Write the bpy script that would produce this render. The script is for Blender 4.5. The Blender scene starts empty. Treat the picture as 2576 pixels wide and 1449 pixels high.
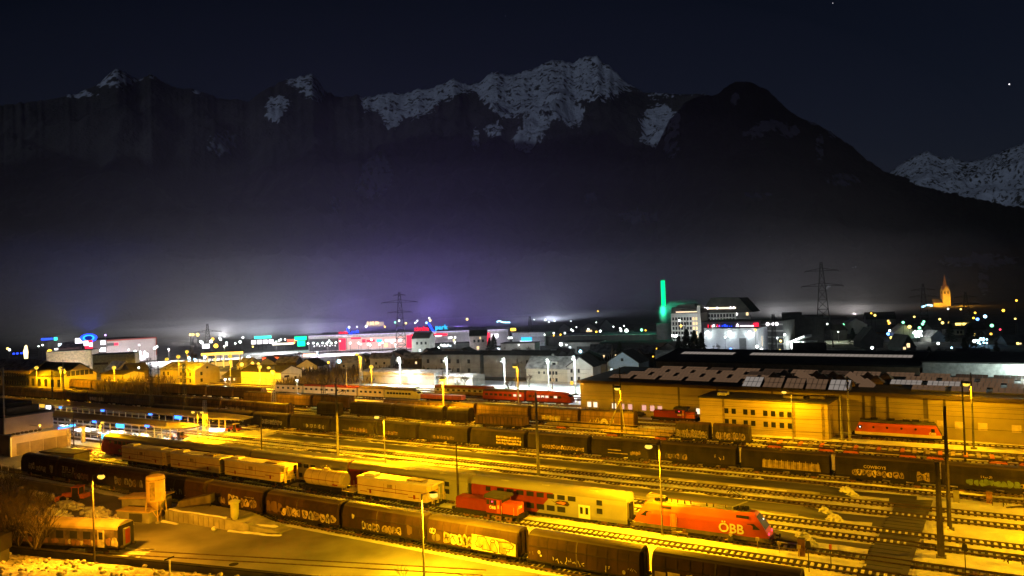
import bpy, math, random
import numpy as np
from mathutils import Vector, noise
random.seed(11)
S = bpy.context.scene
COL = S.collection
R_ = math.radians
# ------------------------------------------------------------------ camera model (the place is laid out in metres, x along the tracks)
CF, CP, CR, CH, CY = 1819.2, R_(.880), R_(1.975), 30.36, R_(-30.72)
def _basis():
    F = np.array([0, math.cos(CP), math.sin(CP)]); R = np.array([1., 0, 0]); U = np.array([0, -math.sin(CP), math.cos(CP)])
    c, s = math.cos(CR), math.sin(CR); R, U = c*R - s*U, s*R + c*U
    cy, sy = math.cos(CY), math.sin(CY)
    r = lambda v: np.array([v[0]*cy + v[1]*sy, -v[0]*sy + v[1]*cy, v[2]])
    return r(F), r(R), r(U)
VF, VR, VU = _basis()
CAM = np.array([0, 0, CH])
def ray(x, y): return VF*CF + VR*(x-1288) - VU*(y-724.5)
def G(x, y, z=0.):
    d = ray(x, y); return d*((z-CH)/d[2]) + CAM
def onY(x, y, Y):
    d = ray(x, y); return d*(Y/d[1]) + CAM
def AT(x, y, dist):
    d = ray(x, y); return d*(dist/math.hypot(d[0], d[1])) + CAM
def top_z(base, x, y):
    """height of the point seen at (x, y) straight above a ground point"""
    d = ray(x, y); return CH + d[2]*math.hypot(base[0], base[1])/math.hypot(d[0], d[1])
def pr(P):
    v = np.asarray(P, float) - CAM; w = v @ VF
    return 1288 + CF*(v @ VR)/w, 724.5 - CF*(v @ VU)/w

# ------------------------------------------------------------------ mesh builder
class MB:
    def __init__(s): s.v = []; s.f = []; s.m = []; s.mats = []
    def mi(s, mat):
        if mat not in s.mats: s.mats.append(mat)
        return s.mats.index(mat)
    def poly(s, pts, mat):
        b = len(s.v); s.v += [tuple(map(float, p)) for p in pts]; s.f.append(tuple(range(b, b+len(pts)))); s.m.append(s.mi(mat))
        return s
    def box(s, x0, x1, y0, y1, z0, z1, mat, tx=0., ty=0.):
        b = len(s.v); i = s.mi(mat)
        s.v += [(x0, y0, z0), (x1, y0, z0), (x1, y1, z0), (x0, y1, z0), (x0+tx, y0+ty, z1), (x1-tx, y0+ty, z1), (x1-tx, y1-ty, z1), (x0+tx, y1-ty, z1)]
        for q in ((3, 2, 1, 0), (4, 5, 6, 7), (0, 1, 5, 4), (1, 2, 6, 5), (2, 3, 7, 6), (3, 0, 4, 7)):
            s.f.append(tuple(b+k for k in q)); s.m.append(i)
        return s
    def loft(s, rings, mat, caps=True, closed=True):
        b = len(s.v); n = len(rings[0]); i = s.mi(mat)
        for r in rings: s.v += [tuple(map(float, p)) for p in r]
        for k in range(len(rings)-1):
            for j in range(n if closed else n-1):
                a = b+k*n+j; c = b+k*n+(j+1) % n
                s.f.append((a, c, c+n, a+n)); s.m.append(i)
        if caps and closed:
            s.f.append(tuple(b+j for j in range(n-1, -1, -1))); s.m.append(i)
            e = b+(len(rings)-1)*n; s.f.append(tuple(e+j for j in range(n))); s.m.append(i)
        return s
    def bar(s, p, q, r, mat, r1=None, n=4, caps=True):
        p = Vector(p); q = Vector(q); d = q-p
        if d.length < 1e-6: return s
        d.normalize(); u = d.cross(Vector((0, 0, 1)) if abs(d.z) < .9 else Vector((1, 0, 0))).normalized(); w = d.cross(u)
        r1 = r if r1 is None else r1; k0 = math.pi/4 if n == 4 else 0
        ring = lambda c, rr: [c + (u*math.cos(2*math.pi*k/n+k0) + w*math.sin(2*math.pi*k/n+k0))*rr for k in range(n)]
        return s.loft([ring(p, r), ring(q, r1)], mat, caps)
    def path(s, pts, r, mat, n=4, r1=None):
        m = len(pts)-1
        for k in range(m):
            a = r if r1 is None else r+(r1-r)*k/m; c = r if r1 is None else r+(r1-r)*(k+1)/m
            s.bar(pts[k], pts[k+1], a, mat, c, n)
        return s
    def prism(s, prof, x0, x1, mat):           # profile in (y, z) pushed along x
        return s.loft([[(x0, y, z) for y, z in prof], [(x1, y, z) for y, z in prof]], mat)
    def prism_y(s, prof, y0, y1, mat):         # profile in (x, z) pushed along y
        return s.loft([[(x, y0, z) for x, z in prof], [(x, y1, z) for x, z in prof]], mat)
    def lathe(s, prof, mat, n=16, c=(0, 0)):
        return s.loft([[(c[0]+r*math.cos(2*math.pi*k/n), c[1]+r*math.sin(2*math.pi*k/n), z) for k in range(n)] for r, z in prof], mat)
    def disc_x(s, x, y, z, r, t, mat, n=12):   # wheel with its axle along y
        return s.loft([[(x+r*math.cos(2*math.pi*k/n), yy, z+r*math.sin(2*math.pi*k/n)) for k in range(n)] for yy in (y, y+t)], mat)
    def ball(s, c, r, mat, nu=8, nv=5, sq=(1, 1, 1), jit=0., sd=0):
        rings = []
        for j in range(nv+1):
            a = math.pi*j/nv; rr = max(math.sin(a), .02)
            ring = []
            for k in range(nu):
                t = 2*math.pi*k/nu; d = Vector((rr*math.cos(t), rr*math.sin(t), -math.cos(a)))
                f = 1+jit*noise.noise(d*1.7+Vector((sd*3.1, sd*1.7, sd))) if jit else 1
                ring.append((c[0]+d.x*r*sq[0]*f, c[1]+d.y*r*sq[1]*f, c[2]+d.z*r*sq[2]*f))
            rings.append(ring)
        return s.loft(rings, mat)
    def build(s, name, parent=None, loc=None, rz=0., smooth=False):
        me = bpy.data.meshes.new(name); me.from_pydata(s.v, [], s.f)
        for m in s.mats: me.materials.append(m)
        me.polygons.foreach_set('material_index', s.m)
        if smooth: me.polygons.foreach_set('use_smooth', [True]*len(s.f))
        me.update(); o = bpy.data.objects.new(name, me); COL.objects.link(o)
        if parent is not None: o.parent = parent
        if loc is not None: o.location = loc
        if rz: o.rotation_euler.z = rz
        return o
def tag(o, label=None, cat=None, group=None, kind=None):
    if label: o['label'] = label
    if cat: o['category'] = cat
    if group: o['group'] = group
    if kind: o['kind'] = kind
    return o
def thing(name, label, cat, loc=(0, 0, 0), rz=0., group=None):
    o = bpy.data.objects.new(name, None); COL.objects.link(o); o.location = loc; o.rotation_euler.z = rz; o.empty_display_size = .3
    return tag(o, label, cat, group)
KIDS = {}
def copy_tree(o, parent=None):
    c = o.copy(); COL.objects.link(c)
    if parent is not None: c.parent = parent
    if o.data is not None and o.type in ('MESH', 'FONT', 'LIGHT'): pass
    for ch in list(o.children): copy_tree(ch, c)
    return c
def again(o, loc, rz=0., label=None, sc=None, group=None):
    c = copy_tree(o); c.location = loc; c.rotation_euler.z = rz
    if label: c['label'] = label
    if group: c['group'] = group
    if sc: c.scale = sc
    return c
def text(body, size, loc, rot, mat, parent, name='lettering', ext=.012, al='CENTER', kind_font=True):
    cu = bpy.data.curves.new(name, 'FONT'); cu.body = body; cu.size = size; cu.extrude = ext; cu.align_x = al; cu.align_y = 'CENTER'; cu.offset = size*.02
    cu.materials.append(mat); cu.resolution_u = 3; tmp = bpy.data.objects.new(name, cu); COL.objects.link(tmp)
    dg = bpy.context.evaluated_depsgraph_get(); me = bpy.data.meshes.new_from_object(tmp.evaluated_get(dg)); bpy.data.objects.remove(tmp); bpy.data.curves.remove(cu)
    me.materials.clear(); me.materials.append(mat)
    o = bpy.data.objects.new(name, me); COL.objects.link(o); o.parent = parent; o.location = loc; o.rotation_euler = rot
    return o
YK, GK = 12.5, 5.2
def light(loc, col, power, parent, kind='POINT', rad=.25, name='lamp_light', rot=None, cone=150, blend=.6):
    if kind == 'SPOT': power *= GK
    if kind == 'POOL': kind, cone, blend = 'SPOT', 132, .5
    if kind == 'DOWN': kind, cone, blend = 'SPOT', 179, .12
    l = bpy.data.lights.new(name, kind); l.energy = power; l.color = col
    if kind in ('POINT', 'SPOT'): l.shadow_soft_size = rad
    if kind == 'SPOT': l.spot_size = R_(cone); l.spot_blend = blend
    o = bpy.data.objects.new(name, l); COL.objects.link(o); o.location = loc
    if rot: o.rotation_euler = rot
    if parent is not None: o.parent = parent
    return o

# ------------------------------------------------------------------ materials
def _nt(name):
    m = bpy.data.materials.new(name); m.use_nodes = True; n = m.node_tree
    return m, n, n.nodes['Principled BSDF']
def M(name, col, rough=.75, metal=0., var=.22, sc=1.2, col2=None, bump=0., bsc=6., detail=4., lo=.35, hi=.65, stretch=None):
    m, t, b = _nt(name)
    b.inputs['Roughness'].default_value = rough; b.inputs['Metallic'].default_value = metal
    geo = t.nodes.new('ShaderNodeNewGeometry'); src = geo.outputs['Position']
    if stretch:
        mp = t.nodes.new('ShaderNodeMapping'); mp.inputs['Scale'].default_value = stretch; t.links.new(src, mp.inputs['Vector']); src = mp.outputs['Vector']
    nz = t.nodes.new('ShaderNodeTexNoise'); nz.inputs['Scale'].default_value = sc; nz.inputs['Detail'].default_value = detail; t.links.new(src, nz.inputs['Vector'])
    rp = t.nodes.new('ShaderNodeValToRGB'); t.links.new(nz.outputs['Fac'], rp.inputs['Fac'])
    a = tuple(c*(1-var) for c in col); d = col2 or tuple(min(c*(1+var), 1) for c in col)
    rp.color_ramp.elements[0].position = lo; rp.color_ramp.elements[1].position = hi
    rp.color_ramp.elements[0].color = (*a, 1); rp.color_ramp.elements[1].color = (*d, 1)
    t.links.new(rp.outputs['Color'], b.inputs['Base Color'])
    if bump:
        n2 = t.nodes.new('ShaderNodeTexNoise'); n2.inputs['Scale'].default_value = bsc; n2.inputs['Detail'].default_value = 4; t.links.new(geo.outputs['Position'], n2.inputs['Vector'])
        bp = t.nodes.new('ShaderNodeBump'); bp.inputs['Strength'].default_value = bump; bp.inputs['Distance'].default_value = .25
        t.links.new(n2.outputs['Fac'], bp.inputs['Height']); t.links.new(bp.outputs['Normal'], b.inputs['Normal'])
    return m
def EM(name, col, st):
    m, t, b = _nt(name); b.inputs['Base Color'].default_value = (*[min(1, c)*.06 for c in col], 1); b.inputs['Specular IOR Level'].default_value = .05
    b.inputs['Emission Color'].default_value = (*col, 1); b.inputs['Emission Strength'].default_value = st; b.inputs['Roughness'].default_value = .5
    return m
SNOW = M('snow', (.78, .79, .82), .6, var=.12, sc=.5, bump=.6, bsc=2.5)
SNOWD = M('trodden_snow', (.30, .29, .28), .75, var=.3, sc=.35, col2=(.74, .75, .78), lo=.12, hi=.32, bump=.5, bsc=3, stretch=(.25, 1, 1))
BED = M('ballast_with_snow', (.05, .047, .043), .9, var=.3, sc=.9, col2=(.62, .63, .65), lo=.38, hi=.52, bump=.6, bsc=5, stretch=(.5, 1.3, 1))
ASPH = M('asphalt', (.17, .168, .165), .62, var=.28, sc=.16, col2=(.27, .268, .26), bump=.12, bsc=9, lo=.3, hi=.7)
WETA = M('wet_asphalt', (.062, .062, .062), .45, var=.3, sc=.3, col2=(.11, .11, .105), bump=.1, stretch=(.2, 1, 1))
PLAT = M('platform_asphalt', (.085, .085, .082), .7, var=.35, sc=.5, col2=(.19, .19, .185), bump=.15, stretch=(.15, 1, 1))
DIRT = M('dark_ground', (.045, .042, .038), .9, var=.4, sc=.12, col2=(.14, .14, .14), lo=.4, hi=.72, bump=.4)
WSCR = M('windscreen_glass', (.012, .012, .014), .35)
WSCR.node_tree.nodes['Principled BSDF'].inputs['Specular IOR Level'].default_value = .04
SLEEP = M('sleeper', (.03, .026, .022), .9, var=.3, sc=3)
RAIL = M('rail_steel', (.16, .11, .08), .4, .7, var=.25, sc=2)
CONC = M('concrete', (.33, .32, .30), .85, var=.25, sc=.6, bump=.2)
CONCD = M('dark_concrete', (.17, .165, .155), .9, var=.3, sc=.5, bump=.2)
STEEL = M('galvanised_steel', (.38, .38, .37), .5, .5, var=.2, sc=1.5)
DSTEEL = M('dark_steel', (.05, .045, .04), .7, .3, var=.3, sc=1.5)
RUST = M('rusty_steel', (.16, .07, .035), .85, var=.35, sc=1.6, col2=(.26, .13, .07))
BLACK = M('underframe_black', (.018, .016, .015), .8, var=.3, sc=1.5)
GLASS = M('dark_glass', (.02, .022, .025), .22, var=.2, sc=.5)
ROOFD = M('dark_roof', (.05, .047, .045), .85, var=.35, sc=.4)
SNROOF = M('snowy_roof', (.30, .30, .31), .8, var=.35, sc=.5, col2=(.6, .6, .62))
WOODP = M('creosoted_pole', (.05, .04, .03), .9, var=.3, sc=2)
CREAM = M('cream_render', (.56, .53, .44), .85, var=.12, sc=.5)
WHITER = M('white_render', (.66, .66, .64), .85, var=.1, sc=.5)
GREYR = M('grey_render', (.36, .36, .35), .85, var=.15, sc=.5)
DKR = M('dark_cladding', (.07, .07, .072), .8, var=.25, sc=.5)
TWIG = M('bark', (.075, .055, .04), .9, var=.3, sc=4)
SOD = EM('sodium_bulb', (1., .66, .07), 1.4)
GLASS.node_tree.nodes['Principled BSDF'].inputs['Specular IOR Level'].default_value = .18
SODO = EM('orange_sodium_bulb', (1., .56, .06), 1.6)
LEDW = EM('white_led', (.9, 1., .95), 7.)
WARM = EM('warm_window', (1., .72, .36), 1.6)
COOL = EM('cool_window', (.8, .92, 1.), 1.8)
SODC, SODOC, LEDC = (1., .44, .002), (1., .36, .006), (.86, 1., .93)
HAZE_DENSITY = 1.3e-4
# ------------------------------------------------------------------ camera, world, moon
cam = bpy.data.cameras.new('camera'); co = bpy.data.objects.new('camera', cam); COL.objects.link(co); S.camera = co
from mathutils import Matrix
mw = Matrix.Identity(4)
for r in range(3): mw[r][0] = VR[r]; mw[r][1] = VU[r]; mw[r][2] = -VF[r]; mw[r][3] = CAM[r]
co.matrix_world = mw; cam.sensor_width = 36.; cam.lens = 36.*CF/2576.; cam.clip_start = .5; cam.clip_end = 30000
w = bpy.data.worlds.new('World'); S.world = w; w.use_nodes = True; nt = w.node_tree
sky = nt.nodes.new('ShaderNodeTexSky'); sky.sky_type = 'NISHITA'; sky.sun_disc = False
MOON_EL, MOON_AZ = R_(7), math.atan2(-VF[1], -VF[0]) - R_(32)         # moon low behind the photographer
sky.sun_elevation = R_(30); sky.sun_rotation = math.pi/2 - MOON_AZ
bg = nt.nodes['Background']; mx = nt.nodes.new('ShaderNodeMix'); mx.data_type = 'RGBA'; mx.blend_type = 'MULTIPLY'; mx.inputs['Factor'].default_value = 1
nt.links.new(sky.outputs['Color'], mx.inputs[6]); mx.inputs[7].default_value = (.46, .43, .62, 1)
nt.links.new(mx.outputs[2], bg.inputs['Color']); bg.inputs['Strength'].default_value = .0034
sl = bpy.data.lights.new('moon', 'SUN'); sl.energy = .33; sl.angle = R_(.53); sl.color = (.66, .8, 1.)
so = bpy.data.objects.new('moon', sl); COL.objects.link(so)
md = Vector((math.cos(MOON_AZ)*math.cos(MOON_EL), math.sin(MOON_AZ)*math.cos(MOON_EL), math.sin(MOON_EL)))
so.rotation_euler = md.to_track_quat('Z', 'Y').to_euler(); so.location = (0, 0, 200)
S.view_settings.view_transform = 'Standard'; S.view_settings.look = 'None'; S.view_settings.exposure = 0; S.view_settings.gamma = 1
cy_ = S.cycles; cy_.max_bounces = 4; cy_.diffuse_bounces = 2; cy_.glossy_bounces = 2; cy_.transparent_max_bounces = 6; cy_.volume_bounces = 0
cy_.sample_clamp_indirect = 4; cy_.sample_clamp_direct = 0; cy_.use_denoising = True; cy_.caustics_reflective = False; cy_.caustics_refractive = False

# ------------------------------------------------------------------ ground, tracks, platforms, paths
def sheet(name, pts, z, mat):
    return tag(MB().poly([(x, y, z) for x, y in pts], mat).build(name), kind='structure')
def strip(name, x0, x1, y0, y1, z, mat): return sheet(name, [(x0, y0), (x1, y0), (x1, y1), (x0, y1)], z, mat)
tag(MB().poly([(-9000, -3500, 0), (6000, -3500, 0), (6000, 9000, 0), (-9000, 9000, 0)], DIRT).build('ground'), kind='structure')
strip('snow_field', -420, 80, 69.5, 230, .004, SNOWD)
X0, X1 = -330., 46.
# tracks: centre line Y, far ones with coarser sleepers, some buried under trodden snow
TR = [(71.8, -165, 30, .65, 1), (84.9, -152, 46, .72, 2), (89.6, -170, 46, .7, 0), (96.4, -330, 46, .7, 0), (100.3, -330, 46, .7, 2), (108.4, -330, 46, .7, 0), (112.7, -330, 46, .72, 2),
      (121.0, -330, 46, .72, 0), (124.8, -330, 46, .75, 0), (135., -330, -55, .9, 0), (144.6, -330, 46, .9, 2), (149., -180, 46, .9, 2), (153.2, -330, 46, .9, 0), (160.8, -330, 46, .9, 0),
      (165.6, -330, -20, 1.1, 0), (175., -330, -92, 1.1, 0), (181.5, -330, -60, 1.1, 0), (187.5, -330, -92, 1.2, 0), (192., -330, -88, 1.2, 3), (197., -330, -88, 1.2, 3), (202., -330, -88, 1.2, 3)]
for i, (Y, xa, xb, sp, mode) in enumerate(TR):
    strip('track_bed', xa, xb, Y-1.2, Y+1.2, .012, SNOW if mode in (2, 3) else BED)
    t = thing('railway_track', None, None); t['kind'] = 'structure'
    mb = MB()
    for s_ in (-.75, .75): mb.box(xa, xb, Y+s_-.045, Y+s_+.045, .02, .24, RAIL)
    r_ = mb.build('rail', t)
    mb = MB(); x = xa
    while x < xb:
        j = random.uniform(-.05, .05); ln = 1.0+random.uniform(-.08, .12)
        mb.box(x-.15+j, x+.15+j, Y-ln, Y+ln, .014, .10, SLEEP); x += sp
    mb.build('sleepers', t)
    if mode in (0, 2):                                               # lumps of snow left between the rails
        mb = MB(); x = xa+.3
        while x < min(xb, 30):
            if noise.noise(Vector((x*.12, Y, 0))) > (-.25 if mode == 2 else .12) and x > -175:
                h = .12+random.random()*.07
                mb.box(x-.15, x-.15+sp-.34, Y-.62, Y+.62, .016, h, SNOW, .05, .08)
            x += sp
        if mb.v: tag(mb.build('snow_between_rails'), kind='structure')
# low platforms between the track pairs, with ramps down to the service crossing
for ya, yb, xe in ((91.6, 94.5, -14.7), (102.3, 106.3, -13.6), (114.6, 118.7, -12.6)):
    mb = MB(); h = .38
    mb.prism_y([(-330, .0), (xe-4, .0), (xe+.4, .0), (xe-4, h), (-330, h)], ya, yb, PLAT)
    for yy in (ya-.22, yb): mb.box(-330, xe-4, yy, yy+.22, .0, h+.02, CONC)
    tag(mb.build('platform'), kind='structure')
    sheet('platform_path', [(xe+.3, ya+.2), (-4.5-(115-yb)*.075, ya-.6), (-4.5-(115-yb)*.075, yb+.4), (xe+.3, yb-.2)], .02, WETA)
sheet('service_crossing', [(-11.9, 58), (-6.9, 58), (-4.2, 86.), (-2.2, 117.4), (-6.5, 115.8), (-8.7, 84)], .118, WETA)
mb = MB()
for yy in np.arange(60, 116.5, 1.45):
    xc = -9.4+(yy-58)*.087; mb.box(xc-2.1, xc+2.1, yy-.03, yy+.03, .1, .135, BLACK)
tag(mb.build('crossing_joint'), kind='structure')
# clean snow between the tracks
def snow_strip(xa, xb, ya, yb, sd=0, z=.03, mat=SNOW):
    mb = MB(); x = xa; prev = None; i0 = mb.mi(mat)
    while x < xb:
        a = ya+.28*noise.fractal(Vector((x*.5, sd, 1)), .8, 2.1, 3); b = yb+.28*noise.fractal(Vector((x*.5, sd, 7)), .8, 2.1, 3); n = len(mb.v); m = (a+b)/2
        mb.v += [(x, a, z-.02), (x, m+.2*noise.noise(Vector((x, sd, 3))), z+.1+.1*noise.noise(Vector((x*.7, sd, 2)))), (x, b, z-.02)]
        if n: mb.f += [(n-3, n, n+1, n-2), (n-2, n+1, n+2, n-1)]; mb.m += [i0, i0]
        x += .7
    tag(mb.build('snow_strip', smooth=True), kind='structure')
for k, (xa, xb, ya, yb) in enumerate(((-150, -7.5, 86.2, 88.3), (-3.4, 46, 86.2, 88.4), (-3.0, 46, 91., 95.1), (-14, -8, 90.9, 93.), (-150, -8.2, 97.6, 99.1), (-3., 46, 97.7, 99.), (-2.6, 46, 101.7, 107.1), (-13, -8.2, 102., 103.4), (-150, -7.6, 109.8, 111.4), (-2.4, 46, 109.8, 111.4), (-1.8, 46, 114., 119.7), (-12.5, -7, 114.8, 116.4), (-150, -5, 119.2, 119.9), (-200, 46, 125.3, 126.3), (-330, 46, 126.4, 131.5), (-300, 46, 146.2, 147.4), (-90, 46, 154.8, 156.4), (-22, 46, 158, 159.2), (-22, 46, 162.2, 163.4), (-150, -14, 101.4, 101.9), (-150, -15, 95., 95.4), (-160, -10, 73.4, 75.), (-60, 30, 76, 82.6), (-160, -60, 82., 83.4))): snow_strip(xa, xb, ya, yb, k)
# ploughed snow along the platform edges and beside the tracks
def ridge(xa, xb, Y, wd, h, step=.55, sd=0, gap=-.6, mat=SNOW, name='snow_bank', slope=0., z0=0.):
    mb = MB(); x = xa; rings = []
    def flush():
        nonlocal rings
        if len(rings) > 2: mb.loft(rings, mat)
        rings = []
    while x < xb:
        n = noise.noise(Vector((x*.11, sd*7.3, .5)))
        if n < gap: flush(); x += step; continue
        k = .55+.45*noise.noise(Vector((x*.45, sd*3.1, 1)))+.5*max(0, noise.noise(Vector((x*1.3, sd*5.7, 2))))
        k = max(.25, k); yc = Y+slope*(x-xa)+.35*noise.noise(Vector((x*.3, sd, 9)))
        rings.append([(x, yc-wd*k, z0-.02), (x, yc-wd*.45*k, z0+h*k*.75), (x, yc+random.uniform(-.1, .1), z0+h*k), (x, yc+wd*.5*k, z0+h*k*.7), (x, yc+wd*k, z0-.02)])
        x += step*random.uniform(.7, 1.3)
    flush()
    return tag(mb.build(name), kind='stuff')
for k, (xa, xb, Y, wd, h, gap) in enumerate(((-150, -25, 119.6, .75, .55, -.5), (-145, -24, 107.0, .8, .6, -.5), (-150, -16, 114.2, .5, .45, -.3), (-135, -15, 101.9, .5, .45, -.3), (-40, -16, 95.1, .7, .5, -.4),
        (-155, 20, 122.9, .5, .35, -.2), (-112, -8, 110.6, .8, .3, -.2), (-120, -12, 98.4, .7, .3, -.1), (-60, -8, 87.2, .9, .28, -.3), (-2, 40, 110.2, 1.4, .3, -.3), (-3, 40, 104.2, 2.2, .45, -.6),
        (-3, 40, 93.4, 2., .4, -.6), (-3, 40, 86.9, 1.4, .3, -.4), (-2, 40, 117, 1.6, .35, -.5), (-95, 12, 156.8, 1.2, .3, -.3), (-330, -100, 139.5, .9, .4, -.2), (-160, -15, 147, .6, .3, -.2), (-130, -14, 74.2, .45, .3, -.05), (-150, -100, 69.4, .5, .35, .0))):
    ridge(xa, xb, Y, wd, h, sd=k+1, gap=gap)
def lump(name, c, rx, ry, h, n, mat=SNOW, sd=1, size=.5, kind='stuff'):
    """a heap of broken snow"""
    mb = MB(); rnd = random.Random(sd)
    mb.ball((c[0], c[1], 0), 1, mat, 18, 8, (rx*.7, ry*.7, h*.7), .8, sd)
    for k in range(n):
        a = rnd.random()*6.283; q = rnd.random()**.6; x = c[0]+rx*q*math.cos(a); y = c[1]+ry*q*math.sin(a)
        mb.ball((x, y, max(.05, h*.85*(1-q*q))), size*rnd.uniform(.4, 1.), mat, 7, 5, (1, 1, .75), .5, sd+k)
    return tag(mb.build(name, smooth=True), kind=kind)
for k, (x, y, rx, ry, h) in enumerate(((-13.4, 117.2, 1., .7, 1.), (-12.4, 115.6, .9, .7, .8), (-14.7, 105.4, .9, .7, .9), (-13.2, 102.6, 1.1, .7, .9), (-15.6, 93.6, 1., .8, .9), (-14.4, 91.4, .8, .6, .8), (-1.2, 103.9, 1.2, 1.4, .7))):
    lump('snow_heap', (x, y), rx, ry*.8, h, 26, sd=20+k, size=.24)
# foreground yard, snow bank, retaining kerb
sheet('yard', [(-108, 58), (-118, 69.6), (-108, 69.9), (0, 69.9), (0, 40), (-62, 40), (-72, 54.), (-94, 50.2)], .008, ASPH)
sheet('yard_upper', [(-175, 60), (-165, 69.4), (-112, 69.4), (-100, 60.5), (-104, 55), (-112, 52)], .006, ASPH)
strip('service_road', -420, -150, 69.6, 90, .007, ASPH)
# ------------------------------------------------------------------ rolling stock
BROWN = M('oxide_brown_paint', (.038, .02, .01), .7, var=.35, sc=.7, stretch=(1, 1, .35))
BROWN2 = M('weathered_brown_paint', (.135, .085, .045), .75, var=.35, sc=.8, stretch=(1, 1, .3))
GREYB = M('grimy_grey_brown_paint', (.10, .085, .06), .8, var=.4, sc=.8, stretch=(1, 1, .3))
DGREY = M('grimy_dark_paint', (.026, .022, .017), .75, var=.4, sc=.7, stretch=(1, 1, .3))
ROOFW = M('wagon_roof', (.075, .058, .038), .6, var=.35, sc=.5, stretch=(.3, 1, 1))
SEAM = M('seam_shadow_paint', (.03, .022, .015), .8, var=.2)
PALE = M('pale_spray_paint', (.44, .41, .34), .6, var=.4, sc=2.)
PALEY = M('cream_spray_paint', (.5, .41, .24), .6, var=.35, sc=1.5)
OCHRE = M('ochre_spray_paint', (.27, .2, .1), .6, var=.4, sc=1.5)
INK = M('black_spray_paint', (.02, .015, .012), .6, var=.2)
TEALP = M('faded_green_spray_paint', (.09, .14, .09), .7, var=.3, sc=1.5)
PINKP = M('faded_pink_spray_paint', (.2, .11, .11), .7, var=.4, sc=1.5)
REDP = M('traffic_red_paint', (.52, .075, .012), .42, var=.1, sc=.5)
REDD = M('dull_red_paint', (.21, .026, .010), .55, var=.2, sc=.6)
RAILG = M('pale_grey_coach_paint', (.31, .31, .28), .5, var=.1, sc=.4)
COACHR = M('coach_roof_grey', (.24, .24, .22), .55, var=.18, sc=.4, stretch=(.2, 1, 1))
YELC = M('ivory_yellow_paint', (.56, .46, .28), .55, var=.12, sc=.6)
YROOF = M('pale_roof_paint', (.74, .71, .62), .6, var=.12, sc=.7)
ORNG = M('orange_paint', (.75, .2, .03), .5, var=.15, sc=1.)
CREAMP = M('ivory_paint', (.74, .62, .38), .5, var=.1, sc=.6)
WHITEP = M('white_paint', (.8, .8, .78), .5, var=.06, sc=1.)
LOGO = M('white_lettering', (.85, .83, .72), .5, var=.03)
REDLENS = EM('red_tail_light', (1., .04, .12), 5.)
WHITELENS = EM('white_marker_light', (.9, .95, 1.), 3.)

for m_ in (BROWN, BROWN2, GREYB, DGREY, ROOFW, SEAM, REDD, COACHR, BLACK): m_.node_tree.nodes['Principled BSDF'].inputs['Specular IOR Level'].default_value = .12
def glyphs(mb, x0, x1, z0, z1, y, seed, fills, ink=True):
    """bubble letters sprayed along a wagon side facing -y"""
    rnd = random.Random(seed); x = x0; k = 0
    while x < x1:
        w = (z1-z0)*rnd.uniform(.5, .95); h = (z1-z0)*rnd.uniform(.75, 1.05); cx = x+w/2; cz = (z0+z1)/2+rnd.uniform(-.08, .08)
        ph = rnd.random()*6.3; n = 12; pts = []
        for q in range(n):
            a = 2*math.pi*q/n; e = 1+.16*math.sin(3*a+ph)+rnd.uniform(-.1, .1)
            sx = math.copysign(abs(math.cos(a))**.7, math.cos(a)); sz = math.copysign(abs(math.sin(a))**.7, math.sin(a))
            pts.append((cx+w*.5*e*sx, cz+h*.5*e*sz))
        f = fills[k % len(fills)] if rnd.random() < .9 else fills[0]
        mb.poly([(a, y, b) for a, b in pts], f)
        if ink:
            for q in range(rnd.randint(2, 4)):
                a0 = rnd.uniform(0, 6.3); a = (cx+w*.33*math.cos(a0), cz+h*.36*math.sin(a0)); a1 = a0+rnd.uniform(1.2, 3.4)
                b = (cx+w*.36*math.cos(a1), cz+h*.36*math.sin(a1)); t = .035+.05*rnd.random()
                d = math.hypot(b[0]-a[0], b[1]-a[1]) or 1; nx, nz = -(b[1]-a[1])/d*t, (b[0]-a[0])/d*t
                mb.poly([(a[0]-nx, y-.004, a[1]-nz), (b[0]-nx, y-.004, b[1]-nz), (b[0]+nx, y-.004, b[1]+nz), (a[0]+nx, y-.004, a[1]+nz)], INK)
        x += w*rnd.uniform(.85, 1.15); k += 1
def scribble(mb, x0, x1, z0, z1, y, seed, mat, r=.04):
    rnd = random.Random(seed); x = x0
    while x < x1:
        w = (z1-z0)*rnd.uniform(.4, .75); P = [(x+rnd.uniform(0, w), rnd.uniform(z0, z1)) for _ in range(4)]
        for a, b in zip(P, P[1:]):
            d = math.hypot(b[0]-a[0], b[1]-a[1]) or 1; nx, nz = -(b[1]-a[1])/d*r, (b[0]-a[0])/d*r
            mb.poly([(a[0]-nx, y, a[1]-nz), (b[0]-nx, y, b[1]-nz), (b[0]+nx, y, b[1]+nz), (a[0]+nx, y, a[1]+nz)], mat)
        x += w*1.15
def strokes(mb, paths, y, r, mat, ox=0, oz=0, sx=1, sz=1):
    for P in paths:
        P = [(ox+a*sx, oz+b*sz) for a, b in P]
        for a, b in zip(P, P[1:]):
            d = math.hypot(b[0]-a[0], b[1]-a[1]) or 1; ux, uz = (b[0]-a[0])/d*r, (b[1]-a[1])/d*r
            mb.poly([(a[0]-ux+uz, y, a[1]-uz-ux), (b[0]+ux+uz, y, b[1]+uz-ux), (b[0]+ux-uz, y, b[1]+uz+ux), (a[0]-ux-uz, y, a[1]-uz+ux)], mat)
def wheelset(root, x, n=14, frame=True):
    mb = MB()
    for s in (-.75, .75): mb.disc_x(x, s-.07, .46, .46, .14, RUST, n)
    mb.bar((x, -.8, .46), (x, .8, .46), .08, BLACK, n=6)
    if frame:
        for s in (-1.0, .92): mb.box(x-.55, x+.55, s, s+.08, .42, .92, BLACK, .2)
    return mb.build('wheelset', root)
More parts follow.
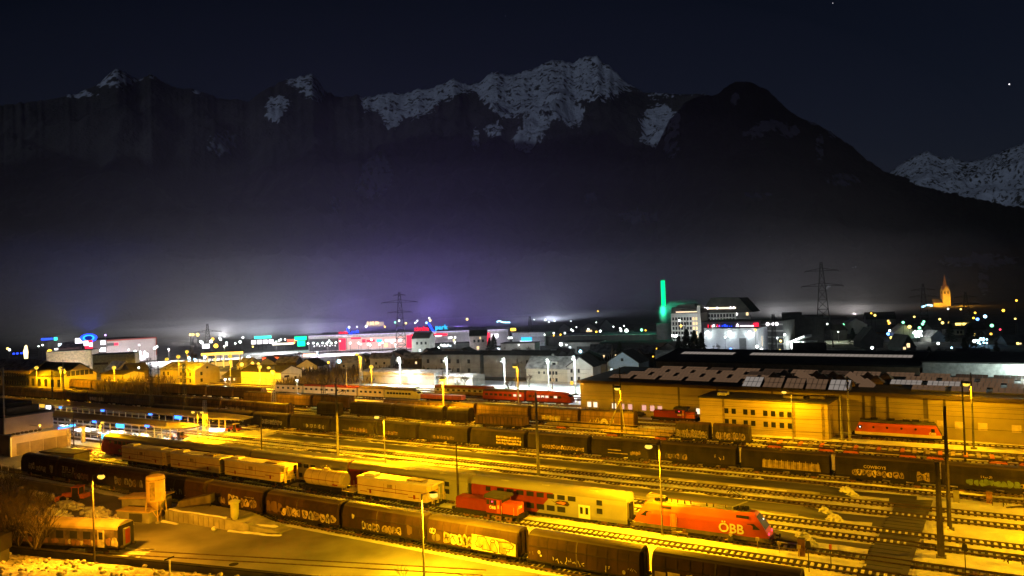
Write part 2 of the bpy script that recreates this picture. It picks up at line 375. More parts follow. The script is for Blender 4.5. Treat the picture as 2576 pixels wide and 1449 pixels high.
def underframe(root, L, mat=BLACK, deep=True, z=1.18):
    mb = MB(); h = L/2
    for s in (-1.1, 1.): mb.box(-h, h, s, s+.1, z-.3, z, mat)
    mb.box(-h, h, -.4, .4, z-.3, z-.08, mat)
    mb.prism_y([(-h*.62, z-.3), (-h*.5, z-.62), (-h*.05, z-.62), (-h*.02, z-.3)], -.75, .75, mat)
    if deep: mb.box(h*.12, h*.42, -1.05, 1.05, z-.72, z-.3, mat)
    for e in (-1, 1):
        mb.box(e*h-.06, e*h+.06, -1.25, 1.25, z-.4, z, mat)
        for s in (-.87, .87):
            mb.bar((e*h, s, z-.14), (e*(h+.4), s, z-.14), .1, mat, n=8); mb.bar((e*(h+.4), s, z-.14), (e*(h+.46), s, z-.14), .23, mat, n=10)
    return mb.build('underframe', root)
def covered_wagon(label, L, body, roof, group, n_rib=9, axles=2, split=True, high=0.):
    """sliding-wall van: straight side, sloping upper side, gently arched roof"""
    r = thing('freight_wagon', label, 'freight wagon', group=group); h = L/2-.25
    A = [(-1.38, 1.2), (-1.38, 2.75+high), (-1.22, 3.45+high), (-.95, 3.85+high)]
    side = A + [(-y, z) for y, z in reversed(A)]
    mb = MB(); mb.prism(side, -h, h, body)
    for k in range(n_rib+1):                                         # ribs down both sides
        x = -h+.04+(2*h-.08)*k/n_rib
        if split and k == n_rib//2: w = .16
        else: w = .05
        for s in (-1, 1):
            P = [(s*1.40, 1.22), (s*1.40, 2.76+high), (s*1.245, 3.46+high), (s*.96, 3.87+high)]
            mb.loft([[(x-w/2, y, z) for y, z in P]+[(x-w/2, y*.96, z) for y, z in reversed(P)], [(x+w/2, y, z) for y, z in P]+[(x+w/2, y*.96, z) for y, z in reversed(P)]], SEAM if w < .1 else roof)
    for s in (-1, 1): mb.box(-h, h, s*1.41-.03, s*1.41+.03, 2.72+high, 2.80+high, SEAM)
    for s in (-1, 1): mb.box(-h, h, s*1.39-.05, s*1.39+.05, 1.12, 1.24, BLACK)
    mb.build('body', r)
    mb = MB(); n = 8
    prof = [(-1.02*math.cos(math.pi*k/n), 3.80+high+.34*math.sin(math.pi*k/n)) for k in range(n+1)]+[(.9, 3.78+high), (-.9, 3.78+high)]
    mb.prism(prof, -h-.06, h+.06, roof)
    mb.build('roof', r)
    for e in (-1, 1):                                                # end walls with two stiffeners
        mb = MB()
        mb.loft([[(e*(h+.0), y, z) for y, z in side], [(e*(h+.09), y*.97, 1.2+(z-1.2)*.985) for y, z in side]], body)
        for s in (-.5, .5): mb.box(min(e*(h+.09), e*(h+.17)), max(e*(h+.09), e*(h+.17)), s-.06, s+.06, 1.2, 3.7+high, SEAM)
        mb.build('end_wall', r)
    underframe(r, L)
    if axles == 2:
        for x in (-h*.66, h*.66): wheelset(r, x)
    else:
        for x in (-h*.78, -h*.54, h*.54, h*.78): wheelset(r, x)
    return r
def spray(root, fn):
    mb = MB(); fn(mb); return mb.build('graffiti', root)
YS = -1.442                                                        # just proud of the ribs on the camera side

# ---- the long brown freight train in front
G1 = 'brown freight wagons of the front train'
protoA = covered_wagon('', 14., BROWN, ROOFW, G1, 11, 2)
def fit(proto, x0, x1, Y, label, L=14., gap=.5, group=None):
    c = again(proto, ((x0+x1)/2, Y, 0), label=label, sc=((x1-x0-gap)/(L-0), 1, 1), group=group); return c
wag1 = [(-152.3, -139.4, 'dark covered wagon with two white tags, last of the front freight train'),
        (-139.3, -125.4, 'brown covered wagon with angular white tag behind the orange near lamp'),
        (-125.3, -111.4, 'brown covered wagon with dim pale graffiti left of the tall silo'),
        (-111.3, -97.5, 'dull brown covered wagon half hidden behind the tall silo'),
        (-97.4, -84.4, 'brown covered wagon with big cream bubble letters behind the small silo'),
        (-84.3, -69.6, 'round-roofed brown wagon with a pale middle seam and rows of small letters'),
        (-69.5, -55.7, 'brown covered wagon with few scattered marks, left of the nearest lamp post'),
        (-55.6, -41.9, 'brown covered wagon with the huge cream AIF graffiti'),
        (-41.4, -27.3, 'brown panelled wagon with thin white line graffiti by the bottom edge'),
        (-26.9, -11.8, 'brown panelled wagon with pale centre seam at the bottom right')]
W1 = [fit(protoA, a, b, 71.8, l) for a, b, l in wag1]
def g_dec(mb, s, t): pass
def gr0(mb): glyphs(mb, -3.6, -1.2, 1.6, 2.8, YS, 3, [PALE]); glyphs(mb, -.6, 3., 1.5, 2.5, YS, 4, [PALE, GREYR]); glyphs(mb, 5, 6, 1.5, 3, YS, 5, [GREYR])
def gr1(mb):
    for k, gl in enumerate(([[(0, 0), (.4, 0), (.9, 0)], [(.15, 0), (.45, .9), (.8, 0)], [(.1, .9), (.8, .9)], [(.3, .45), (.6, .45)]], [[(0, 0), (.1, .9)], [(.35, .9), (.3, .45), (.8, .5), (.75, .9)], [(.6, .45), (.6, 0)]], [[(0, .15), (.6, .15)], [(.3, .5), (.6, .5)]], [[(0, 0), (.35, .9), (.75, .0)], [(.1, .9), (.7, .9)], [(.6, 0), (1., .1)]])):
        strokes(mb, gl, YS, .07, PALE, -5.2+k*1.15, 2.05, 1., 1.15)
    glyphs(mb, -5.2, -1.8, 1.3, 1.95, YS, 8, [TEALP, GREYB]); glyphs(mb, -1., 3.2, 1.3, 2.5, YS, 9, [PINKP, GREYR, PINKP])
def gr2(mb): glyphs(mb, -2.8, 5., 1.5, 2.9, YS, 12, [GREYR, OCHRE, GREYB, PALE])
def gr3(mb): scribble(mb, -1.5, 2.5, 1.6, 2.7, YS, 14, PALE, .06)
def gr4(mb):
    glyphs(mb, -1.2, 1.2, 1.35, 3., YS, 17, [PALEY, PALE]); glyphs(mb, 2.0, 5.8, 1.4, 2.8, YS, 18, [OCHRE, PALEY, OCHRE]); scribble(mb, 2.8, 5.2, 2.9, 3.05, YS, 19, PALE, .03)
    glyphs(mb, -3.6, -2.6, 1.4, 2.4, YS, 20, [OCHRE], False)
def gr5(mb): glyphs(mb, -6.6, -4.2, 1.4, 3., YS, 21, [BROWN2, BROWN2], False); glyphs(mb, -3.8, -.4, 1.3, 2.6, YS, 22, [PALEY, OCHRE]); glyphs(mb, .4, 6.4, 1.3, 2.5, YS, 23, [PALEY, PALE, OCHRE])
def gr6(mb): glyphs(mb, -3.2, -.6, 1.3, 2.3, YS, 25, [PALE, OCHRE]); glyphs(mb, .4, 3.3, 1.3, 2.4, YS, 26, [OCHRE, PALEY]); glyphs(mb, -5., -4.5, 2.4, 3., YS, 27, [PALE], False); glyphs(mb, 4.6, 5.4, 1.4, 3., YS, 28, [BROWN2], False)
def gr7(mb):
    mb.poly([(.2, YS+.002, 1.25), (6.6, YS+.002, 1.25), (6.62, YS+.002, 2.6), (5., YS+.002, 2.95), (.3, YS+.002, 3.02)], PALEY)
    O = dict(ox=.75, oz=1.3, sx=5.6, sz=1.72)
    fill = [[(.02, .32), (.1, .86), (.26, .93), (.36, .5), (.4, .06), (.2, .1), (.18, .3), (.12, .16), (.03, .2)], [(.42, .7), (.5, .62), (.58, .3), (.56, .02), (.46, 0), (.42, .2)], [(.58, .84), (.86, .86), (.97, .66), (.9, .42), (.8, .4), (.82, .18), (.74, .02), (.62, .08), (.62, .5)]]
    for P in fill: mb.poly([(O['ox']+a*O['sx'], YS-.001, O['oz']+b*O['sz']) for a, b in P], OCHRE)
    strokes(mb, [[(.08, .92), (.05, .6), (.0, .36), (.04, .18), (.15, .16), (.2, .34), (.18, .08), (.4, .06), (.37, .4), (.3, .8), (.26, .94), (.08, .92)], [(.4, .7), (.44, .8), (.5, .82), (.53, .74), (.5, .66), (.43, .64), (.4, .7)],
        [(.42, .62), (.4, .4), (.42, .1), (.5, 0), (.59, .05), (.58, .3), (.52, .62)], [(.56, .86), (.62, .74), (.76, .78), (.92, .8), (1., .62), (.96, .42), (.88, .36), (.74, .38)], [(.62, .74), (.64, .3), (.63, .06), (.7, .0), (.8, .02), (.82, .2), (.88, .2), (.9, .34)]], YS-.005, .055, INK, **O)
    glyphs(mb, -6.3, -5.6, 2.2, 3., YS, 31, [PALE]); glyphs(mb, -5.9, -4.6, 1.4, 2.3, YS, 32, [GREYB], False); glyphs(mb, -4.1, -.1, 1.3, 2.7, YS, 33, [OCHRE, PALE, PALEY])
def gr8(mb):
    scribble(mb, -3.9, .2, 1.35, 2.15, YS, 35, PALE, .035); scribble(mb, 2.6, 3.4, 1.3, 2., YS, 36, PALE, .035); scribble(mb, 5.4, 6.4, 1.75, 2.15, YS, 37, PALE, .02)
    for x, z in ((-5.3, 2.2), (5., 1.6)): mb.poly([(x+.2*math.cos(a), YS, z+.22*math.sin(a)) for a in np.arange(0, 6.28, .6)], PALE)
    mb.poly([(x, YS, z) for x, z in ((-5.2, 1.75), (-4.95, 1.75), (-4.95, 1.95), (-5.2, 1.95))], PALE); scribble(mb, -6.6, -6.1, 1.7, 2.2, YS, 38, OCHRE, .02)
def gr9(mb): mb.poly([(x, YS, z) for x, z in ((-6.5, 1.3), (-5.4, 1.3), (-5.4, 2.3), (-6.5, 2.3))], OCHRE); mb.poly([(x, YS, z) for x, z in ((-5.2, 1.3), (-4., 1.3), (-4., 2.4), (-5.2, 2.4))], PALEY); glyphs(mb, -3.6, .8, 1.25, 2., YS, 41, [PALE, PINKP]); glyphs(mb, -3.4, -3., 2.1, 2.5, YS, 42, [PALE], False)
for wgn, fn in zip(W1, (gr0, gr1, gr2, gr3, gr4, gr5, gr6, gr7, gr8, gr9)): spray(wgn, fn)

# ---- the long dark freight train in the middle
G6 = 'dark freight wagons of the middle train'
protoB = covered_wagon('', 14., DGREY, ROOFW, G6, 13, 2, split=False)
E6 = [-193., -179.2, -165.2, -151.2, -137.9, -124.1, -110.1, -98.3, -84.9, -71.4, -57.7, -44.3, -30.4, -15.9, -1.5, 13., 27.]
L6 = ['dark freight wagon behind the platform canopy, leftmost of the middle train', 'dark freight wagon with a white tag seen between the platform canopies', 'dark freight wagon at the right end of the rear canopy', 'dark freight wagon with grey graffiti just right of the rear canopy end',
      'dark freight wagon with smeared grey letters left of the tall concrete mast', 'dark freight wagon passing behind the tall half-lit mast', 'dark freight wagon with faint orange letters, right of the half-lit mast', 'dark freight wagon behind the slim single lamp post of the yard',
      'dark freight wagon with three rows of small pale letters', 'dark freight wagon with a row of bubble letters behind the second half-lit mast', 'dark freight wagon with two bright horizontal bars low on its side', 'dark freight wagon with a few pale scrawls left of the tall yard lamp',
      'dark freight wagon with a pale ribbed panel right of the tall yard lamp', 'dark freight wagon with the COWBOYS tag over bubble letters', 'dark freight wagon with a faded green painting and white letters', 'dark freight wagon with dim portraits at the right edge']
W6 = [fit(protoB, a, b, 124.7, l, gap=.55) for a, b, l in zip(E6, E6[1:], L6)]
def p6(i):
    def f(mb):
        if i == 2: glyphs(mb, -3, 4, 1.4, 2.6, YS, 60, [GREYR, GREYB])
        if i == 3: glyphs(mb, -3, 4.6, 1.35, 2.6, YS, 61, [GREYR, PALE, GREYR])
        if i == 4: glyphs(mb, -2, 5.4, 1.35, 2.4, YS, 62, [GREYB, GREYR])
        if i == 5: glyphs(mb, -1., 4.6, 1.35, 2.3, YS, 63, [OCHRE, RUST], False); mb.box(-3, 2, YS-.01, YS, 1.55, 1.62, PALEY)
        if i == 6: glyphs(mb, -4.5, .5, 1.4, 2.2, YS, 64, [RUST, OCHRE])
        if i == 7: glyphs(mb, -3, 3.2, 1.4, 2.1, YS, 65, [GREYB, OCHRE])
        if i == 8:
            for z in (1.4, 2.0, 2.6): glyphs(mb, 0, 6., z, z+.45, YS, 66+int(z*10), [PALEY, OCHRE], False)
        if i == 9: glyphs(mb, -3.4, 6, 1.35, 2.1, YS, 70, [OCHRE, PALEY, OCHRE])
        if i == 10: mb.box(-3.2, -.4, YS-.01, YS, 2.05, 2.2, PALEY); mb.box(-3.2, 1, YS-.01, YS, 1.5, 1.62, PALEY); glyphs(mb, 1.5, 3.4, 1.5, 2.2, YS, 71, [OCHRE], False)
        if i == 11: scribble(mb, 3, 5, 1.6, 2.8, YS, 72, PALEY, .05); glyphs(mb, -6, -2., 1.4, 2.4, YS, 73, [GREYB, OCHRE])
        if i == 12:
            mb.poly([(x, YS, z) for x, z in ((-3.4, 1.3), (5.6, 1.3), (5.4, 2.5), (-3.3, 2.6))], OCHRE)
            for k in range(19): mb.box(-3.1+k*.46, -3.02+k*.46, YS-.02, YS-.004, 1.35, 2.75, SEAM if k % 2 else PALEY)
        if i == 13: glyphs(mb, -4.4, 2.6, 1.3, 2.35, YS, 75, [OCHRE, PALEY, OCHRE]); glyphs(mb, 4.4, 6.2, 1.3, 2.6, YS, 76, [OCHRE])
        if i == 14: glyphs(mb, -3.8, 2.2, 1.3, 2.3, YS, 77, [TEALP, TEALP], False); glyphs(mb, 2.6, 6., 1.3, 2., YS, 78, [PALEY, PALE]); scribble(mb, -2., -.6, 2.4, 2.8, YS, 79, PALEY, .04)
        if i == 15: glyphs(mb, -4.6, 2, 1.4, 2.3, YS, 80, [OCHRE, GREYB, RUST], False)
        if i == 1: glyphs(mb, -2.4, 2.4, 1.4, 2.6, YS, 59, [PALE, GREYR])
        if i == 0: glyphs(mb, -1.4, 2.4, 1.4, 2.6, YS, 58, [GREYR])
    return f
for i, wgn in enumerate(W6): spray(wgn, p6(i))
text('COWBOYS', .62, (-1.2, YS-.002, 2.72), (R_(90), 0, 0), PALEY, W6[13], 'tag_lettering', .003)

# ---- brown wagons of the third row and the far rows
G7 = 'tarpaulin-roofed wagons of the back rows'
protoC = covered_wagon('', 14., BROWN2, ROOFW, G7, 11, 2, high=.15)
W7 = []
for k, (a, b, l) in enumerate(((-190, -176.2, 'brown ribbed wagon in the back row behind the second lattice mast'), (-176.1, -160, 'brown ribbed wagon in the back row left of the tall concrete mast'), (-159.9, -145, 'brown wagon with a torn white end tarpaulin in the back row'), (-133., -117.4, 'brown wagon in the back row just left of the lamp mast with the yellow light'),
        (-117.3, -102.4, 'brown wagon with an outlined tag right behind the yellow-lit lamp mast'), (-102.3, -86.8, 'brown wagon behind the open ribbed wagon'), (-86.5, -73.6, 'brown wagon with a row of pale letters in front of the brick-red railcar'), (-73.4, -59.6, 'brown wagon with a white half-ring drawing at its bottom edge'))):
    W7.append(fit(protoC, a, b, 153.2, l))
spray(W7[4], lambda mb: (glyphs(mb, -3.6, 5., 1.35, 2.5, YS, 90, [PALEY, INK, OCHRE])))
spray(W7[6], lambda mb: (glyphs(mb, -3.6, 2., 1.35, 2.5, YS, 91, [PALEY, PALEY, PALE], False), glyphs(mb, 4, 4.6, 1.6, 2.2, YS, 92, [PALE], False)))
def half_ring(mb):
    for k in range(10):
        a, b = math.pi*k/10, math.pi*(k+1)/10
        mb.poly([(-.6+.45*math.cos(a), YS, 1.3+.45*math.sin(a)), (-.6+1.05*math.cos(a), YS, 1.3+1.25*math.sin(a)), (-.6+1.05*math.cos(b), YS, 1.3+1.25*math.sin(b)), (-.6+.45*math.cos(b), YS, 1.3+.45*math.sin(b))], PALE)
    scribble(mb, -4.6, -1.8, 1.4, 2.6, YS, 93, PALEY, .07); scribble(mb, .7, 2.2, 1.6, 2.6, YS, 94, PALEY, .07)
spray(W7[7], half_ring)
W8 = []
rowsB = [(-318, -304.4, 137., 'leftmost'), (-304.3, -291, 137., 'second'), (-290.9, -276.4, 137., 'third'), (-276.3, -262, 137., 'fourth'), (-261.9, -248.6, 137., 'fifth'), (-248.5, -234.6, 137., 'sixth'), (-234.5, -221, 137., 'seventh'), (-220.9, -207, 137., 'eighth'), (-206.9, -193., 137., 'ninth'), (-192.9, -179.4, 137., 'tenth'), (-179.3, -165.8, 137., 'eleventh'), (-165.7, -152., 137., 'twelfth')]
for k, (a, b, Y, o) in enumerate(rowsB):
    W8.append(fit(protoC, a, b, Y, 'dull ribbed wagon parked behind the platform canopies, %s from the left of its row' % o))
    if k in (5, 10): spray(W8[-1], lambda mb: glyphs(mb, -5, 3, 1.35, 2.7, YS, 100+k, [PALEY, OCHRE, PALEY], False))
rowsC = [(-330, 'first'), (-316, 'second'), (-302, 'third'), (-288, 'fourth'), (-274, 'fifth'), (-260, 'sixth'), (-246, 'seventh'), (-232, 'eighth'), (-218, 'ninth'), (-204, 'tenth')]
for a, o in rowsC: fit(protoC, a, a+13.7, 160.8, 'dim wagon in the row before the yellow depot buildings, %s from the left' % o)
# the graffiti pair, dark round-topped wagons and box vans between the rows
protoD = covered_wagon('', 14., GREYB, BROWN2, 'wagons of the broken middle row', 12, 2, high=.1)
wd = [fit(protoD, -48.1, -40.7, 144.9, 'short wagon covered in swirling cream graffiti, left half of the pair before the office block'), fit(protoD, -40.5, -32.9, 144.9, 'short wagon covered in tall cream letters, right half of the pair before the office block')]
spray(wd[0], lambda mb: (glyphs(mb, -6.4, 6., 1.3, 2.9, YS, 110, [PALEY, OCHRE, PALEY]), glyphs(mb, -6, 6.2, 1.25, 2.2, YS-.006, 111, [PALEY, PALE])))
spray(wd[1], lambda mb: (glyphs(mb, -5.6, 5.6, 1.3, 2.8, YS, 112, [PALEY, PALEY, OCHRE])))
protoE = covered_wagon('', 14., DGREY, ROOFW, 'wagons of the broken middle row', 7, 2, high=.1)
for a, b, l in ((-147.5, -139.6, 'small pale round-topped wagon right of the second lattice mast'), (-138.8, -124, 'dark round-topped wagon before the brown back row'), (-123.4, -107.5, 'dark wagon with a pale rounded end facing right'), (-106.6, -99.6, 'plain dark square-ended box van with a flat roof')):
    fit(protoE, a, b, 146.6 if a > -145 else 143, l)
# open ribbed wagon
r = thing('open_wagon', 'rusty open-topped wagon with vertical ribs and snow inside', 'freight wagon', (-90., 144.7, 0))
mb = MB(); mb.box(-6.6, 6.6, -1.35, -1.25, 1.2, 3., BROWN2); mb.box(-6.6, 6.6, 1.25, 1.35, 1.2, 3., BROWN2); mb.box(-6.6, -6.5, -1.25, 1.25, 1.2, 3., BROWN2); mb.box(6.5, 6.6, -1.25, 1.25, 1.2, 3., BROWN2); mb.box(-6.5, 6.5, -1.25, 1.25, 1.2, 1.4, BROWN2)
for k in range(14): mb.box(-6.6+k*1.0, -6.5+k*1.0, -1.43, -1.35, 1.2, 3., SEAM)
for s in (-1.41, 1.27): mb.box(-6.65, 6.65, s, s+.14, 3., 3.1, ROOFW)
mb.build('body', r); MB().box(-6.45, 6.45, -1.2, 1.2, 1.41, 2.3, SNOWD).build('snow_load', r); underframe(r, 13.6)
for x in (-4.4, 4.4): wheelset(r, x)
# flat wagons with stake rails and orange bogies
def flat(label, loc, L, stakes=True, bog=ORNG, n=8):
    r = thing('flat_wagon', label, 'freight wagon', loc, group='empty flat wagons'); h = L/2
    mb = MB(); mb.box(-h, h, -1.3, 1.3, 1.05, 1.2, OCHRE if stakes else BROWN2)
    mb.box(-h, h, -.35, .35, .7, 1.05, BLACK)
    for e in (-1, 1):
        for s in (-.87, .87): mb.bar((e*h, s, 1.0), (e*(h+.4), s, 1.0), .2, BLACK, n=8)
    mb.build('deck', r)
    if stakes:
        mb = MB()
        for s in (-1.33, 1.33):
            for k in range(n+1): mb.bar((-h+.05+(L-.1)*k/n, s, 1.1), (-h+.05+(L-.1)*k/n, s, 2.1), .04, DSTEEL)
            mb.bar((-h, s, 1.75), (h, s, 1.75), .03, YELC)
        mb.build('stake_rail', r)
    else:
        mb = MB()
        for k in range(7):
            x = -h+.7+k*(L-1.4)/6; mb.box(x-.3, x+.3, -1.35, 1.35, 1.2, 1.42, bog if k % 2 else PALEY); mb.ball((x+.8, .3, 1.25), .4, SNOW, 6, 4, (1.4, 1, .45))
        mb.build('load_bearer', r)
    for x in (-h*.72, h*.72):
        mb = MB()
        for q in (-.9, .9):
            for s in (-.75, .75): mb.disc_x(x+q, s-.07, .42, .42, .14, RUST, 12)
        for s in (-1.0, .9): mb.box(x-1.3, x+1.3, s, s+.1, .4, .75, bog, .3)
        mb.build('bogie', r)
    return r
f1 = flat('empty flat wagon with stake rails in front of the wagon with the half-ring drawing', (-65., 148.9, 0), 31)
flat('empty flat wagon with stake rails beside the swirling graffiti wagon', (-56.5, 144.8, 0), 15, True)
X = -24.
for k, l in enumerate(('nearest the office block corner', 'below the red and cream locomotive', 'behind the pair of dark masts', 'at the right picture edge')):
    flat('empty flat wagon with orange bogies and snow patches, %s' % l, (X+k*13.2, 144.7 - k*.0, 0), 12.6, False)

# ---- double-deck passenger train
def dd_coach(label):
    r = thing('double_deck_coach', label, 'railway coach', group='double-deck coaches of the passenger train'); L = 24.6; h = L/2-.2
    P = [(-1.3, .55), (-1.38, 1.0), (-1.4, 2.9), (-1.36, 3.5)]
    prof = P + [(-y, z) for y, z in reversed(P)]
    mb = MB(); cut = -h*.02                                          # red part with a slanting end, grey beyond
    for s in (-1, 1):
        xs = [cut-1.1, cut-.65, cut+1.1, cut+1.7] if s < 0 else [cut]*4
        for k in range(3):
            a, b = P[k], P[k+1]
            mb.poly([(-h, s*abs(a[0]), a[1]), (xs[k], s*abs(a[0]), a[1]), (xs[k+1], s*abs(b[0]), b[1]), (-h, s*abs(b[0]), b[1])], REDD)
            mb.poly([(xs[k], s*abs(a[0]), a[1]), (h, s*abs(a[0]), a[1]), (h, s*abs(b[0]), b[1]), (xs[k+1], s*abs(b[0]), b[1])], RAILG)
    mb.poly([(-h, y, .55) for y in (-1.3, 1.3)]+[(h, y, .55) for y in (1.3, -1.3)], BLACK)
    mb.build('body', r)
    mb = MB(); n = 10
    rp = [(-1.37*math.cos(math.pi*k/n), 3.5+.98*math.sin(math.pi*k/n)**.8) for k in range(n+1)]
    mb.loft([[(x, y, z) for y, z in rp] for x in (-h-.03, h+.03)], COACHR, closed=False, caps=False)
    for x in (-h*.55, 0, h*.6): mb.box(x-.6, x+.6, -.86, -.46, 4.12, 4.36, STEEL)
    mb.build('roof', r, smooth=True)
    mb = MB()
    full = P + [(-y, z) for y, z in [(rp[k][0]*-1, rp[k][1]) for k in range(0)]]
    ring = [(-1.3, .55), (-1.38, 1.0), (-1.4, 2.9)] + rp + [(1.4, 2.9), (1.38, 1.0), (1.3, .55)]
    for e, m in ((-1, REDD), (1, RAILG)):
        mb.poly([(e*(h-.02), y, z) for y, z in (ring if e < 0 else ring[::-1])], m)
        mb.box(min(e*h, e*(h+.22)), max(e*h, e*(h+.22)), -.55, .55, 1., 3.1, BLACK)
        mb.box(min(e*h, e*(h+.05)), max(e*h, e*(h+.05)), -1.1, -.6, .8, 3.3, DKR)
    mb.build('end_wall', r)
    def win(x, w, z0, z1, yy, m=GLASS): return MB().box(x-w/2, x+w/2, yy, yy+.05, z0, z1, m).build('window', r)
    for k in range(8): win(-7.1+k*1.62, 1.14, 2.72, 3.36, -1.42)
    win(-9.2, .8, 2.72, 3.36, -1.42); win(8.3, .8, 2.62, 3.3, -1.42)
    for k in range(6): win(-5.5+k*1.62, 1.2, 1.05, 1.78, -1.43)
    win(8.3, .8, 1.5, 2.2, -1.43)
    d = MB().box(5.2, 6.9, -1.425, -1.39, .6, 2.4, WHITEP).build('door', r)
    for x in (5.65, 6.45): MB().box(x-.2, x+.2, -1.44, -1.42, 1.2, 2.1, GLASS).build('door_window', d)
    mb = MB(); mb.box(-h+4, h-4.5, -1.3, 1.3, .28, .56, BLACK); mb.box(-h, h, -1., 1., .56, .9, BLACK)
    for e in (-1, 1):
        for s in (-.87, .87): mb.bar((e*h, s, 1.0), (e*(h+.5), s, 1.0), .2, BLACK, n=8)
    mb.build('underframe', r)
    for x in (-h+2.3, h-2.3):
        mb = MB()
        for q in (-1.2, 1.2):
            for s in (-.75, .75): mb.disc_x(x+q, s-.07, .46, .46, .14, RUST, 14)
        for s in (-1.05, .93): mb.box(x-1.9, x+1.9, s, s+.12, .42, .85, BLACK, .3); mb.box(x-.5, x+.5, s-.05, s+.17, .3, .62, BLACK)
        mb.build('bogie', r)
    return r
dd0 = dd_coach('double-deck coach next to the red electric locomotive, painted fox on its grey end')
dd0.location = (-48.4, 89.6, 0)
for x, l in ((-73., 'double-deck coach behind the last yellow box car and the red shunter'), (-97.1, 'double-deck coach behind the yellow tank car'), (-120.9, 'double-deck coach with bright orange-red end behind the first yellow cars')):
    again(dd0, (x, 89.6, 0), label=l, sc=(.97, 1, 1))
mb = MB(); mb.poly([(x, -1.415, z) for x, z in ((1.0, 2.55), (1.5, 2.3), (2.2, 2.62), (3.6, 2.6), (3.9, 2.2), (3.6, 1.95), (2.6, 2.02), (1.6, 2.0), (1.9, 2.2))], BROWN); mb.poly([(x, -1.42, z) for x, z in ((1.8, 2.3), (2.6, 2.5), (3.4, 2.4), (3.0, 2.1), (2.2, 2.2))], ORNG); mb.build('fox_picture', dd0)
# driving trailer at the left end
cabc = again(dd0, (-144.2, 89.6, 0), label='red driving trailer of the double-deck train by the platform', sc=(.94, 1, 1))
for ch in list(cabc.children):
    if ch.name.startswith(('fox_picture',)): bpy.data.objects.remove(ch)
mb = MB(); pf = [(-1.3, .55), (-1.41, 1.), (-1.42, 2.9), (-1.1, 3.9), (0, 4.3), (1.1, 3.9), (1.42, 2.9), (1.41, 1.), (1.3, .55)]
mb.loft([[(x, y*k, .55+(z-.55)*q) for y, z in pf] for x, k, q in ((-9.4, 1., 1.), (-11.2, 1., .98), (-12.6, .95, .8), (-13.2, .85, .5))], REDD); mb.build('cab', cabc)

# ---- red electric locomotive
def loco_loft(mb, L, prof, setb, mat_of, nose=.16, st=(0, .35, .7, 1.)):
    """loft along x; setb(z) is how far each height is set back at the rounded nose"""
    h = L/2; rings = []
    zs = [z for _, z in prof]
    def ring(e, t):
        out = []
        for y, z in prof: out.append((e*(h-setb(z)-(1-t)*2.0*(1 if t < 1 else 0)), y*(1-nose*t*t), z))
        return out
    R = [ring(-1, t) for t in reversed(st)] + [ring(1, t) for t in st]
    n = len(prof); b = len(mb.v)
    for r in R: mb.v += r
    for k in range(len(R)-1):
        for j in range(n-1):
            a = b+k*n+j; mb.f.append((a, a+1, a+1+n, a+n)); mb.m.append(mb.mi(mat_of(j, k)))
    mb.poly(R[0], mat_of(n//2, 0)); mb.poly(R[-1][::-1], mat_of(n//2, len(R)-2))
    return mb
r = thing('electric_locomotive', 'sleek orange-red electric locomotive with raked noses at the head of the double-deck train', 'locomotive', (-26.95, 89.6, 0)); loc1 = r
L = 17.2
P = [(-1.30, .95), (-1.44, 1.15), (-1.46, 2.45), (-1.40, 2.95), (-1.12, 3.62), (-.8, 3.80)]
prof = P + [(-y, z) for y, z in reversed(P)]
setb = lambda z: .15 if z < 1.3 else .15+1.75*((z-1.3)/2.5)**1.15
mb = MB(); loco_loft(mb, L, prof, setb, lambda j, k: COACHR if (j == 5 and k == 3) else REDP)
mb.build('body', r)
mb = MB(); mb.box(-L/2+2.6, L/2-2.6, -.72, .72, 3.805, 3.87, CONCD)
for x in (-3.6, -2.8, -1.9, -1.1, .9, 1.7, 3.2): mb.bar((x, -.3, 3.87), (x, -.3, 4.3), .09, BLACK, .05, 6)
for x in (-5.6, -5., -4.6, 4.4, 5.0, 5.6): mb.box(x-.22, x+.22, -.5, .5, 3.87, 4.2+.1*math.sin(x*5), BLACK)
mb.bar((-4, -.3, 4.28), (3.4, -.3, 4.28), .03, RUST)
mb.build('roof_equipment', r)
def panto(root, x, up, y=0):
    mb = MB(); s = -1
    if up:
        for q in (-.45, .45):
            mb.bar((x-.6, q*.6, 4.1), (x+1.3, q*.5, 5.0), .05, STEEL); mb.bar((x+1.3, q*.5, 5.0), (x-.7, q*.9, 6.0), .04, DSTEEL)
        mb.bar((x-.7, -.95, 6.0), (x-.7, .95, 6.0), .06, DSTEEL); mb.bar((x-1., -.95, 6.02), (x-1., .95, 6.02), .06, DSTEEL)
    else:
        for q in (-.5, .5): mb.bar((x-1.4, q, 4.32), (x+1., q*.7, 4.36), .05, STEEL); mb.bar((x+1., q*.7, 4.36), (x-1.2, q*1.6, 4.5), .04, OCHRE)
        mb.bar((x-1.3, -.95, 4.5), (x-1.3, .95, 4.5), .06, OCHRE)
    return mb.build('pantograph', root)
panto(r, 4.6, True); panto(r, -5.4, False)
mb = MB(); mb.box(-L/2+.2, L/2-.2, -1.5, 1.5, .72, 1.14, GREYB)
for e in (-1, 1):
    mb.loft([[(e*(L/2-.9), y, z) for y, z in ((-1.5, .7), (-1.5, 1.16), (1.5, 1.16), (1.5, .7))], [(e*(L/2+.12), y, z) for y, z in ((-1.1, .4), (-1.15, 1.14), (1.15, 1.14), (1.1, .4))]], GREYB)
    for s in (-.87, .87): mb.bar((e*L/2, s, 1.02), (e*(L/2+.6), s, 1.02), .12, BLACK, n=8); mb.bar((e*(L/2+.55), s, 1.02), (e*(L/2+.64), s, 1.02), .26, BLACK, n=10)
mb.build('skirt', r)
